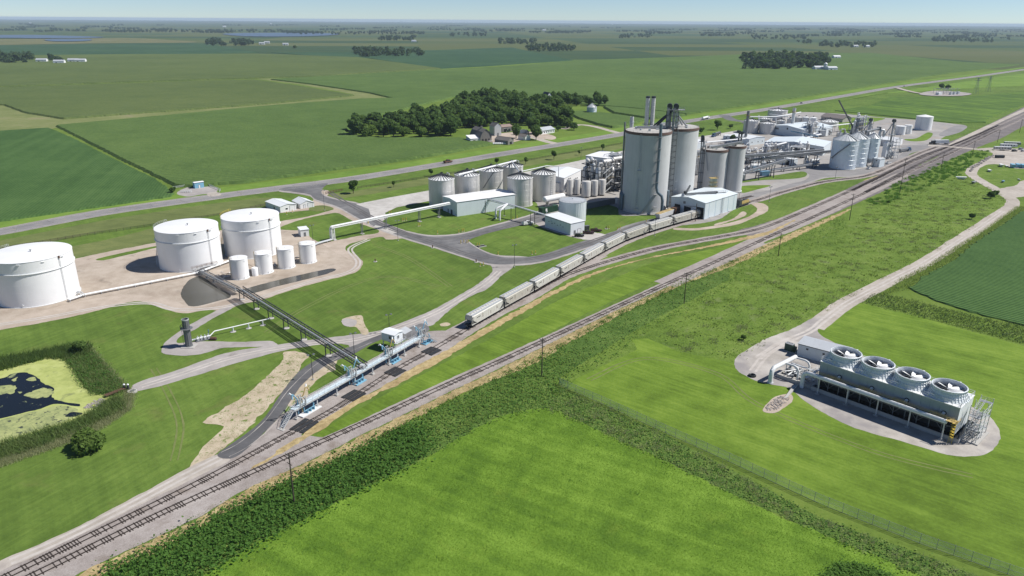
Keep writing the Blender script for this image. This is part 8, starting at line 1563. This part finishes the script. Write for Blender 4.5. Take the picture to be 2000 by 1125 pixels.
# chain link fence round the cooling tower lawn
s = NT('chain_link_mesh'); tr = s.n('BsdfTransparent'); mx = s.n('MixShader'); mx.inputs[0].default_value = .27; s.t.links.new(tr.outputs[0], mx.inputs[1]); s.t.links.new(s.b.outputs[0], mx.inputs[2]); s.out((.62, .63, .62), .5, .2)
s.t.links.new(mx.outputs[0], [n for n in s.t.nodes if n.type == 'OUTPUT_MATERIAL'][0].inputs[0]); m_link = s.m
FP = [G(*p) for p in ((1093, 753), (1180, 791), (1300, 846), (1422, 901), (1603, 985), (1800, 1063), (1974, 1124), (2080, 1160))]; b = FP[0].copy(); t = thing('chain_link_fence', 'tall chain link fence between the hay field and the cooling tower lawn', 'fence', b)
mm = MB(); mm.cyl((0, 0, 0), (0, 0, 2.5), .045, n=6); o = mm.build('post', m_galvd, t); L0 = resample(FP, 3.05); o.location = (0, 0, 0)
for p, d in L0[1:]: link('post', o.data, t, p - b)
for (p, d), (q, e) in zip(L0, L0[1:]):
 m = MB(); m.face([p - b, q - b, q - b + Vector((0, 0, 2.35)), p - b + Vector((0, 0, 2.35))]); m.build('mesh_panel', m_link, t)
for z in (2.4, 1.2, .1): m = MB(); m.tube([p - b + Vector((0, 0, z)) for p, d in L0], .03, 5); m.build('top_rail' if z > 2 else 'wire', m_galvd, t)
bol = None; gb_ = 'yellow guard posts along the plant roads'
for (x, y, lb) in ((760, 417, 0), (763.5, 416.5, 0), (786, 432, 1), (789, 431.5, 1), (793.6, 431, 1), (817, 442, 2), (820, 441.5, 2), (854.5, 457, 3), (896, 455, 4), (902.6, 453, 4), (906, 452, 4), (900, 476, 5), (906, 474, 5), (912, 475, 5), (915, 474, 5), (932, 481, 6), (936, 481.5, 6), (972.6, 498, 7), (1039, 497, 8), (1045.6, 496, 8), (938, 520, 9), (944, 519, 9), (1206, 449, 10), (1211, 448, 10), (1189, 447, 11), (1262, 434, 12), (1001.6, 429, 13), (1010, 427, 13), (560, 419, 14), (571, 415, 14)):
 L_ = ('at the corner of the concrete apron', 'on the grass under the pipe rack', 'on a gravel patch right of the pipe rack posts', 'alone on the lawn edge below the white hall', 'in a row at the lawn edge below the big elbows', 'clustered on the gravel island of the road fork', 'beside the black pit on the triangular lawn', 'alone at the bottom edge of the triangular lawn', 'on the right bottom edge of the triangular lawn', 'on a gravel patch near the gravel drive junction', 'at the road end of the silo lawn', 'by the hydrant on the silo lawn', 'beside the short white hopper car', 'under the pipe trestle', 'in front of the two white sheds')[lb]
 P = G(x, y); lbl = 'yellow guard post ' + L_
 if bol is None: bol = thing('bollard', lbl, 'bollard', P, 0, gb_); put(bol, 'post', m_yel, lambda m: m.lathe([(.16, 0), (.16, 1.6), (.1, 1.72), (0, 1.75)], 10)); pc(bol, 'base', m_conc, (0, 0, 0), (0, 0, .12), .4, n=10)
 else: dup(bol, P, None, lbl)
P = G(940, 481.5); t = thing('valve_pit', 'black open valve pit on the triangular lawn', 'pit', P, .6); pb(t, 'pit', m_black, 0, 0, 0, 4.0, 2.0, .3); put(t, 'curb', m_conc, lambda m: (m.box(0, -1.1, 0, 4.4, .25, .4), m.box(0, 1.1, 0, 4.4, .25, .4)))
for (x, y, lb) in ((733, 511, 'small red hydrant on the big lawn left of the gravel drive'), (1184, 447, 'red and white hydrant on the silo lawn'), (719, 437, 'orange marker beside the plant road under the pipe rack'), (845, 484, 'dark post on the big lawn by the plant road'), (930, 512, 'dark sign post near the gravel drive junction')):
 t = thing('hydrant', lb, 'hydrant', G(x, y)); put(t, 'barrel', m_rust if y != 437 else m_yel, lambda m: m.lathe([(.25, 0), (.25, 1.0), (.32, 1.05), (.2, 1.35), (0, 1.45)], 10)); pc(t, 'pad', m_conc, (0, 0, 0), (0, 0, .1), .9, n=12)
# ================================================================ POND THINGS
P, Q = G(206, 777), G(247, 761); d = Q - P; t = thing('dock', 'long brown plank dock at the pond outlet', 'dock', P, atan2(d.y, d.x)); L = d.length
for k in range(int(L / .45)): pb(t, 'plank', m_rust, .45 * k + .2, 0, .75, .40, 1.3, .07)
for s in (-.5, .5): pm(t, 'stringer', m_rust, (0, s, .65), (L, s, .65), .14, .18)
for k in (.1, .5, .9): pc(t, 'pile', m_wood, (L * k, 0, -.3), (L * k, 0, .7), .14, n=8)
for (x, y, lb) in ((244, 762, 'black upright pump with a pale cap nearest the pond dock'), (251.5, 762, 'black upright pump next to the concrete pad by the dock')):
 t = thing('pump', lb, 'pump', G(x, y), 0, 'upright pumps at the pond'); pc(t, 'barrel', m_dark, (0, 0, 0), (0, 0, 1.7), .32, n=12); put(t, 'cap', m_whiter, lambda m: m.ell((0, 0, 1.75), (.33, .33, .3), 12, 6)); pc(t, 'discharge', m_dark, (0, 0, .5), (.7, -.3, .4), .16, n=8)
t = thing('manhole', 'round pale concrete manhole beside the pond pumps', 'manhole', G(259, 766)); put(t, 'ring', m_conc, lambda m: m.lathe([(1.3, 0), (1.3, .5), (.9, .55), (.9, .4), (0, .4)], 18)); pc(t, 'cover', m_grey, (0, 0, .4), (0, 0, .5), .6, n=14)
t = thing('riprap', 'pile of brown stones at the edge of the duckweed', 'stones', G(188, 789)); scatter_rocks(t, ((165, 797), (178, 785), (196, 779), (206, 781), (206, 786), (188, 795), (172, 799)), 110, .16, .38, rr)
# ================================================================ VEHICLES
m_carblk = pmat('black_car_paint', (.015, .016, .018), .25, .2, dirt=.1, spec=.6); m_carwht = pmat('white_car_paint', (.75, .75, .74), .3, 0, dirt=.1, spec=.6); m_carsil = pmat('silver_car_paint', (.42, .43, .44), .3, .4, dirt=.1); m_carblu = pmat('blue_truck_paint', (.04, .10, .20), .3, .2, dirt=.1); m_tyre = pmat('tyre_rubber', (.018, .018, .018), .85, dirt=.2)
def wheel(t, x, y, r, w=.28):
 o = pc(t, 'wheel', m_tyre, (x, y - w / 2, r), (x, y + w / 2, r), r, n=12); pc(o, 'rim', m_galvd, (x, y - w / 2 - .01 if y < 0 else y + w / 2 + .01, r), (x, y, r), r * .55, n=10)
def pickup(label, P, ang, mat, kind='pickup', bedload=None):
 t = thing('pickup_truck' if kind == 'pickup' else 'car', label, 'truck' if kind == 'pickup' else 'car', P, ang); L = 5.6 if kind == 'pickup' else 4.8; W = 1.9
 prof = {'pickup': [(-2.8, .5), (2.8, .5), (2.8, 1.05), (1.5, 1.15), (.9, 1.2), (-.7, 1.2), (-.75, 1.15), (-2.8, 1.1)], 'suv': [(-2.4, .45), (2.4, .45), (2.4, 1.0), (1.3, 1.1), (-2.35, 1.1)], 'car': [(-2.3, .4), (2.3, .4), (2.3, .8), (1.2, .95), (-2.2, .95)]}[kind]
 cab = {'pickup': [(-.7, 1.18), (1.2, 1.18), (.55, 1.85), (-.55, 1.85)], 'suv': [(-2.3, 1.08), (1.1, 1.08), (.5, 1.75), (-2.1, 1.75)], 'car': [(-1.7, .93), (1.1, .93), (.4, 1.42), (-1.1, 1.42)]}[kind]
 def ext(pr, w): return lambda m: m._add([(x, -w / 2, z) for x, z in pr] + [(x, w / 2, z) for x, z in pr], [tuple(range(len(pr))), tuple(range(2 * len(pr) - 1, len(pr) - 1, -1))] + [((k + 1) % len(pr), k, len(pr) + k, len(pr) + (k + 1) % len(pr)) for k in range(len(pr))])
 put(t, 'body', mat, ext(prof, W)); put(t, 'cab_glass', m_glass, ext(cab, W - .14)); zt = cab[2][1]; pb(t, 'roof', mat, (cab[2][0] + cab[3][0]) / 2, 0, zt, abs(cab[2][0] - cab[3][0]) + .1, W - .16, .07)
 if kind == 'pickup': pb(t, 'bed', m_dark, -1.75, 0, 1.1, 1.9, 1.5, .06); [pb(t, 'bed_side', mat, -1.75, s * .88, 1.08, 2.1, .1, .42) for s in (-1, 1)]; pb(t, 'tailgate', mat, -2.78, 0, .7, .08, 1.8, .8)
 for x in (-L * .31, L * .32):
  for y in (-.86, .86): wheel(t, x, y, .38)
 for y in (-.65, .65): pb(t, 'headlight', m_white, prof[1][0] + .01, y, .72, .04, .3, .16)
 return t
def pang(a, b): d = G(*b) - G(*a); return atan2(d.y, d.x)
plant = pang((893, 423), (948, 415))
t = pickup('white crew truck with a utility bed parked under the pipe trestle', G(1031, 439), plant, m_carwht); pb(t, 'tool_box', m_whiter, -1.9, 0, 1.15, 1.7, 1.7, .8); pm(t, 'bed_rack', m_dark, (-2.7, 0, 2.0), (-1.0, 0, 2.0), .9, .08); t.scale = (1.15, 1.15, 1.15)
pickup('black sport utility car parked on the concrete pad by the pump house', G(1131, 462.5), R(2), m_carblk, 'suv'); pickup('dark maroon pickup parked behind the black car', G(1149, 457), R(2), pmat('maroon_car_paint', (.06, .025, .02), .35, .2, dirt=.2)); pickup('rust-brown pickup parked farthest from the pump house door', G(1164, 452.5), R(5), pmat('brown_car_paint', (.09, .045, .03), .5, .1, dirt=.3))
t = thing('machine_cabinet', 'dark grey machine cabinet against the pump house corner', 'cabinet', G(1146, 449), .5); pb(t, 'cabinet', m_dark, 0, 0, 0, 2.2, 1.6, 2.2); pb(t, 'lid', m_grey, 0, 0, 2.2, 2.3, 1.7, .1)
pickup('white pickup parked beside the pale grey shed at the bins', G(1735, 320), R(40), m_carwht)
pickup('white pickup with a dark bed near the foot of the second grain bin', G(1697, 330), R(50), m_carwht)
t = pickup('rusty old truck driving on the highway', G(875, 318), R(46), m_rust); t.scale = (1.3, 1.3, 1.3)
pickup('small dark car far along the highway above the crane', G(1565, 202), R(50), m_carblk, 'car'); pickup('small car on the far part of the highway near the substation', G(1766, 169), R(55), m_carsil, 'car')
def semi(label, P, ang, cabmat, trailer, tmat, name='semi_truck'):
 t = thing(name, label, 'truck', P, ang)
 pb(t, 'hood', cabmat, 8.2, 0, .8, 1.9, 1.9, 1.2); pb(t, 'cab', cabmat, 6.2, 0, .8, 2.4, 2.4, 2.5); pb(t, 'windshield', m_glass, 7.43, 0, 2.1, .06, 2.1, .9); pb(t, 'side_window', m_glass, 6.9, 0, 2.1, .9, 2.44, .8); pb(t, 'chassis', m_dark, 4.5, 0, .7, 8.5, 1.0, .35); pc(t, 'exhaust_pipe', m_galv, (4.8, -1.1, 1), (4.8, -1.1, 3.7), .09, n=8)
 if trailer == 'tank': put(t, 'trailer_tank', tmat, lambda m: (m.cyl((-8.2, 0, 2.35), (4.2, 0, 2.35), 1.15, n=16)), True); [pc(t, 'tank_band', m_galvd, (x, 0, 2.35), (x + .12, 0, 2.35), 1.19, n=16) for x in (-6, -2, 2)]; pb(t, 'walkway', m_galv, -2, 0, 3.5, 9, .6, .06)
 elif trailer == 'box': pb(t, 'trailer_box', tmat, -2, 0, 1.2, 12.6, 2.5, 2.7); [pb(t, 'side_rib', m_galv, -8 + 1.2 * k, 0, 1.3, .1, 2.56, 2.5) for k in range(11)]
 else: put(t, 'trailer_hopper', tmat, lambda m: m.hexa([(-6.5, -.6, .9), (2.6, -.6, .9), (2.6, .6, .9), (-6.5, .6, .9)], [(-8.2, -1.25, 2.9), (4.2, -1.25, 2.9), (4.2, 1.25, 2.9), (-8.2, 1.25, 2.9)])); put(t, 'tarp', m_grey, lambda m: m.hexa([(-8.2, -1.25, 2.91), (4.2, -1.25, 2.91), (4.2, 1.25, 2.91), (-8.2, 1.25, 2.91)], [(-8.2, -.3, 3.3), (4.2, -.3, 3.3), (4.2, .3, 3.3), (-8.2, .3, 3.3)]))
 for x in (-7.4, -6.2, 3.6, 4.7, 8.4):
  for y in (-1.05, 1.05): wheel(t, x, y, .5)
 return t
semi('white tank truck driving on the highway beyond the silos', G(1378, 233.5), R(52), m_carwht, 'tank', m_white); semi('blue semi truck with a dark tank trailer parked beyond the smaller silos', G(1399, 266), R(52) + PI, m_carblu, 'tank', m_dark)
semi('grey hopper semi truck driving past the white shed at the bins', G(1766, 296.5), R(35), m_carblu, 'hopper', m_carsil); semi('box semi truck waiting at the level crossing', G(1834, 282), R(8) + PI, m_carblk, 'box', m_whiter); semi('white semi truck parked in the farmyard under the trees', G(1018, 262), R(40), m_carwht, 'box', m_white)
t = thing('conveyor_truck', 'grey hopper truck under the conveyors by the scale shed', 'truck', G(1594, 320), R(45)); put(t, 'hopper', m_galv, lambda m: m.hexa([(-3, -.8, 1.2), (3, -.8, 1.2), (3, .8, 1.2), (-3, .8, 1.2)], [(-4, -1.3, 3.6), (4, -1.3, 3.6), (4, 1.3, 3.6), (-4, 1.3, 3.6)])); pb(t, 'frame', m_dark, 0, 0, .6, 9, 1.2, .5); [wheel(t, x, y, .5) for x in (-3.4, -2.3, 3.2) for y in (-1, 1)]
t = thing('skip_bin', 'dark blue skip bin beside the sloping conveyor', 'skip', G(1493, 343), R(20)); put(t, 'body', m_blued, lambda m: m.hexa([(-3, -1.3, .2), (3, -1.3, .2), (3, 1.3, .2), (-3, 1.3, .2)], [(-3.4, -1.5, 3.0), (3.4, -1.5, 3.0), (3.4, 1.5, 3.0), (-3.4, 1.5, 3.0)])); pb(t, 'cover', m_blued, 0, 0, 3.0, 6.9, 3.1, .2)
t = thing('pipe_stack', 'light blue pipes lying beside the dump pit', 'pipes', G(1478, 333), R(40)); [pc(t, 'pipe', m_blue, (-5, k * .7, .4), (5, k * .7, .4), .35, n=10) for k in range(4)]
# junk yard on the right
gt_ = 'trailers in the yard at the right edge'
for (x, y, L, mt, a, lb) in ((1957, 294, 13, m_carsil, 38, 'long grey-white trailer nearest the level crossing road'), (1969, 288.5, 13, m_whiter, 38, 'white trailer in the middle of the parked trailers'), (1976, 284.5, 13, m_galvd, 38, 'grey trailer farthest back among the parked trailers')):
 t = thing('trailer', lb, 'trailer', G(x, y), R(-8), gt_); pb(t, 'box', mt, 0, 0, .9, L, 2.6, 2.3); [pb(t, 'window', m_glass, -L / 2 + 1.5 + k * 2.2, -1.31, 1.8, .9, .05, .8) for k in range(5)]; pb(t, 'roof', m_whiter, 0, 0, 3.2, L + .1, 2.7, .08); [wheel(t, xx, yy, .4) for xx in (-1, 1) for yy in (-1.1, 1.1)]
for (x, y, mt, lb) in ((1981, 296, m_carblk, 'black car parked by the trailers at the right edge'), (1994, 292.5, m_carsil, 'silver car parked at the right edge by the trailers'), (1999, 296, m_carwht, 'white car at the very right edge of the yard')): pickup(lb, G(x, y), R(20), mt, 'suv')
for k, (x, y) in enumerate(((1977, 327), (1987, 326.5), (1997, 327.5))):
 t = thing('waste_bin', ('first light blue waste container from the left in the yard', 'middle light blue waste container in the yard', 'light blue waste container cut by the right edge')[k], 'container', G(x, y), R(70), 'light blue waste containers'); put(t, 'body', m_blue, lambda m: m.hexa([(-2.6, -1.0, .2), (2.6, -1.0, .2), (2.6, 1.0, .2), (-2.6, 1.0, .2)], [(-3, -1.15, 2.4), (3, -1.15, 2.4), (3, 1.15, 2.4), (-3, 1.15, 2.4)])); [pb(t, 'rib', m_blued, -2.2 + 1.1 * q, -1.12, .4, .12, .12, 1.9) for q in range(5)]; pb(t, 'lid', m_blue, 0, 0, 2.4, 6.1, 2.4, .12)
t = thing('dumpster', 'black dumpster at the entrance of the yard', 'dumpster', G(1952, 308.5), R(0)); pb(t, 'body', m_dark, 0, 0, .2, 6.5, 2.4, 2.0); [pb(t, 'rib', m_dark, -2.8 + 1.1 * q, -1.24, .3, .15, .1, 1.8) for q in range(6)]
for (x, y, mt, lb, sc) in ((1955, 325, m_white, 'white boat hull lying left of the blue containers', 1.2), (1966, 326, m_whiter, 'white tarp heap against the first blue container', .8), (1932, 335, m_white, 'white trailer body lying on the grass island', 1.0), (1959, 356, m_blued, 'small blue-grey trailer on the grass island', .8), (1990, 352, m_galv, 'grey box on the right side of the grass island', .6), (1902, 358, m_galvd, 'grey wreck beside the gravel loop', 1.0), (1877, 350, m_whiter, 'white scrap panels in the weeds by the loop', 1.2)):
 t = thing('scrap_item', lb, 'scrap', G(x, y), rr.uniform(0, 3)); put(t, 'hull', mt, lambda m: m.hexa([(-1.8 * sc, -.6 * sc, .3), (1.8 * sc, -.6 * sc, .3), (1.8 * sc, .6 * sc, .3), (-1.8 * sc, .6 * sc, .3)], [(-2.6 * sc, -1.1 * sc, 1.5 * sc), (2.9 * sc, -.7 * sc, 1.3 * sc), (2.9 * sc, .7 * sc, 1.3 * sc), (-2.6 * sc, 1.1 * sc, 1.5 * sc)])); pb(t, 'frame', m_dark, 0, 0, 0, 3 * sc, 1.0 * sc, .3)
t = thing('riprap', 'row of dumped pale boulders along the yard edge', 'stones', G(1910, 318)); scatter_rocks(t, ((1893, 335), (1897, 326), (1920, 312), (1938, 302), (1944, 303), (1925, 315), (1904, 328), (1898, 337)), 90, .4, 1.3, rr)
# valve yard across the highway
building('equipment_hut', 'small light blue hut with a white roof in the fenced yard across the highway', 'hut', G(381, 368.5), G(399, 366), G(378, 365), 3.6, .2, 'x', m_blue, m_white, depth_=3.0, openings=(('f', .5, .9, 2, 0, 'white'),))
t = thing('valve_set', 'white valves and pipes inside the fenced yard across the highway', 'pipes', G(363, 376)); [put(t, 'valve', m_whiter, lambda m: m.tube([(k * 1.4 - 3, 0, 0), (k * 1.4 - 3, 0, 1.5), (k * 1.4 - 2.3, .3, 1.5), (k * 1.4 - 2.3, .3, 0)], .18, 6)) for k in range(5)]
# farmstead across the highway
m_barn = pmat('weathered_barn_boards', (.21, .195, .18), .9, dirt=.4, dirtcol=(.09, .08, .075), ribs=(.3, .5)); m_barnroof = pmat('weathered_shingles', (.17, .155, .145), .95, dirt=.4, streak=False); m_rustroof = pmat('rusting_tin_roof', (.27, .20, .165), .7, .1, dirt=.5, dirtcol=(.45, .40, .36), streak=False)
P, Q = G(940, 277), G(949, 274); A = G(938, 278); d = G(908, 268) - A
t = thing('gambrel_barn', 'old grey gambrel-roofed barn at the left end of the farmstead', 'barn', A, atan2(d.y, d.x)); Lb, Wb = 22, 11
pr = [(0, 0), (Wb, 0), (Wb, 4), (Wb * .80, 8.5), (Wb / 2, 11), (Wb * .2, 8.5), (0, 4)]; sgn = -1
put(t, 'wall', m_barn, lambda m: m._add([(0, sgn * y, z) for y, z in pr] + [(Lb, sgn * y, z) for y, z in pr], [tuple(range(7)), tuple(range(13, 6, -1))] + [(k, 7 + k, 7 + (k + 1) % 7, (k + 1) % 7) for k in (0, 1, 6)]))
for k in range(2, 6): (y0_, z0_), (y1_, z1_) = pr[k], pr[k + 1]; put(t, 'roof', m_barnroof, lambda m: m.hexa([(-.4, sgn * y0_, z0_), (Lb + .4, sgn * y0_, z0_), (Lb + .4, sgn * y1_, z1_), (-.4, sgn * y1_, z1_)], [(-.4, sgn * y0_, z0_ + .2), (Lb + .4, sgn * y0_, z0_ + .2), (Lb + .4, sgn * y1_, z1_ + .2), (-.4, sgn * y1_, z1_ + .2)]))
for y in (2.5, 5.5, 8.5): pb(t, 'door', m_black, -.05, sgn * y, .1, .1, 1.5, 2.6)
put(t, 'cupola', m_barn, lambda m: (m.box(Lb * .4, sgn * Wb / 2, 11, 1.3, 1.3, 1.3), m.box(Lb * .4, sgn * Wb / 2, 12.3, 1.8, 1.8, .2)))
building('lean_to', 'low white-roofed lean-to on the near side of the old barn', 'lean-to', G(919, 279), G(934, 278), G(905, 273), 3.4, 1.8, 'shed', m_white, m_white, depth_=10, length=12, openings=(('f', .3, 2.2, 2.2, 0, 'big'), ('f', .8, 2, 2, 0, 'big')))
building('granary', 'narrow grey two-storey granary behind the farmyard', 'barn', G(966, 265.5), G(979, 264.5), G(958, 262), 8.5, 3.0, 'y', m_galv, m_barnroof, depth_=10, openings=(('f', .5, 1.6, 2.4, 0, 'door'),))
building('machine_shed', 'long low shed with a rusty roof behind the farmyard', 'shed', G(980, 258), G(1001, 256), G(978, 254), 4.5, 1.8, 'x', m_barn, m_rustroof, depth_=10, openings=(('f', .3, 3, 3, 0, 'big'), ('f', .7, 3, 3, 0, 'big')))
building('garage', 'small grey-roofed garage with a dark door near the highway', 'garage', G(992, 283), G(1003, 281), G(976, 278), 3.4, 2.4, 'y', m_barn, m_barnroof, depth_=15, openings=(('f', .5, 3.2, 2.6, 0, 'big'),))
building('white_garage', 'tiny white garage with a grey hip roof by the farm driveway', 'garage', G(1026, 274.5), G(1036, 273), G(1016, 271.5), 3.2, 2.0, 'y', m_white, m_barnroof, depth_=9, openings=(('f', .5, 2.6, 2.2, 0, 'white'),))
building('farmhouse', 'long single-storey white farmhouse with a grey roof', 'house', G(1056, 263), G(1083, 259), G(1048, 259), 3.6, 2.0, 'x', m_white, m_galv, depth_=11, over=.6, openings=tuple(('f', .1 + .16 * k, 1.4, 1.2, 1.1, 'win') for k in range(6)))
building('small_barn', 'small white barn with a dark roof and cupola above the big grove', 'barn', G(1068, 203), G(1078, 202.5), G(1064, 200), 9, 5, 'y', m_white, m_dark, depth_=14, openings=(('f', .5, 2, 3, 0, 'dark'),))
C, r, _ = cyl_at(1146, 1165, 223); bnf = grain_bin('round silver farm grain bin at the edge of the corn', C, r, 7.5, 3.6, None, n=28)
t = thing('farm_tractor', 'green tractor parked in the farmyard', 'tractor', G(990, 258), .4); pb(t, 'body', m_green, .6, 0, .9, 3, 1.1, 1.1); pb(t, 'cab', m_glass, -.9, 0, 1.4, 1.4, 1.5, 1.7); pb(t, 'cab_roof', m_green, -.9, 0, 3.1, 1.6, 1.7, .15); [wheel(t, x, y, r_, .5) for x, r_ in ((-1, .9), (1.6, .55)) for y in (-.9, .9)]
pickup('white car parked beside the old barn', G(957, 276.5), R(30), m_carwht, 'car')
t = thing('bale_row', 'row of white-wrapped bales beside the small garage', 'bales', G(976, 282), R(5)); [pc(t, 'bale', m_whiter, (k * 1.5 - 6, j * 1.6 - .8, .75), (k * 1.5 - 4.7, j * 1.6 - .8, .75), .75, n=10) for k in range(9) for j in range(2)]
# far farmsteads and substation
far = [(506, 87, 'white barn of the small farm left of the far grove'), (516, 85, 'white silo house of the small farm in the far fields'), (552, 88.5, 'lone white shed in the far fields'), (1629, 114.5, 'white shed at the right side of the far grove'), (1618, 138, 'white barn below the far grove across the highway'), (1592, 137, 'small white house below the far grove'), (1668, 92, 'long white barn of the farm near the right tree belt'), (1690, 92.5, 'low white shed of the farm near the right tree belt'), (70, 122, 'white farmhouse at the left edge between tree groups'), (104, 125, 'white shed beside the left edge farm trees'), (132, 122, 'grey barn of the left edge farm'), (146, 122.5, 'small white shed at the left edge farm'), (804, 82, 'white house at the end of the distant belt'), (56, 45.5, 'tiny white farm building near the left horizon'), (527, 47.5, 'tiny pale farm building on the horizon'), (1060, 60, 'tiny white farm building in the distance'), (1195, 48, 'tiny white building on the horizon right of centre'), (435, 53, 'tiny white building on the far plain')]
for (x, y, lb) in far: P = G(x, y); s = 1.0 if y > 80 else 1.6; building('farm_building', lb, 'farm building', P, P + Vector((22 * s, 5 * s, 0)), P + Vector((-4, 14, 0)), 6 * s, 3 * s, 'x', m_white, m_white if x % 2 else m_galv, depth_=13 * s, openings=(('f', .3, 3, 3.4, 0, 'dark'), ('f', .7, 1.6, 1.4, 1.4, 'win')), group='far farm buildings')
t = thing('grain_bin', 'white silo beside the barn below the far grove', 'grain bin', G(1611, 137)); put(t, 'shell', m_galv, lambda m: m.lathe([(4, 0), (4, 14)], 20), True); put(t, 'roof', m_galv, lambda m: m.lathe([(4.2, 14), (0, 17)], 20), True)
t = thing('substation', 'fenced electric substation with grey frames beside the two round trees', 'substation', G(1845, 184), .5)
for k in range(5):
 for j in range(3): put(t, 'bus_frame', m_galvd, lambda m: (m.beam((k * 8 - 16, j * 8 - 8, .8), (k * 8 - 16, j * 8 - 8, 9), .4, .4), m.beam((k * 8 - 16, j * 8 - 8, 8), (k * 8 - 9, j * 8 - 8, 8), .3, .3)))
for k in range(3): pb(t, 'transformer_tank', m_galv, k * 9 - 8, -14, .8, 4, 3, 4)
pb(t, 'control_house', m_whiter, -24, -6, .8, 8, 5, 3.4)
for (x, y) in ((1905, 184), (1929, 180)): t = thing('pylon', 'grey lattice pylon beside the substation' if x == 1905 else 'grey lattice pylon farther right of the substation', 'pylon', G(x, y)); put(t, 'tower', m_galvd, lambda m: ([m.beam((sx * 2.5, sy * 2.5, 0), (sx * .4, sy * .4, 24), .25, .25) for sx in (-1, 1) for sy in (-1, 1)], [m.beam((-2.2 + k * .3, -2.2 + k * .3, 3 + k * 3.5), (2.2 - k * .3, -2.2 + k * .3, 6 + k * 3.5), .15, .15) for k in range(6)])); put(t, 'crossarm', m_galvd, lambda m: (m.beam((-5, 0, 20), (5, 0, 20), .4, .5), m.beam((-4, 0, 23), (4, 0, 23), .4, .5)))
# ================================================================ summer haze over the plain
t_ = 34000.0; m = MB(); m.hexa([(-t_, -t_, -1.0), (t_, -t_, -1.0), (t_, t_, -1.0), (-t_, t_, -1.0)], [(-t_, -t_, 104.0), (t_, -t_, 104.0), (t_, t_, 104.0), (-t_, t_, 104.0)])
hm = D.materials.new('haze'); hm.use_nodes = True; hn = hm.node_tree; hn.nodes.remove(hn.nodes['Principled BSDF']); pv = hn.nodes.new('ShaderNodeVolumePrincipled')
pv.inputs['Color'].default_value = (.66, .82, 1.0, 1); pv.inputs['Density'].default_value = HAZE; pv.inputs['Anisotropy'].default_value = 0.0
hn.links.new(pv.outputs[0], [n for n in hn.nodes if n.type == 'OUTPUT_MATERIAL'][0].inputs['Volume'])
tag(m.build('haze', hm), kind='stuff')
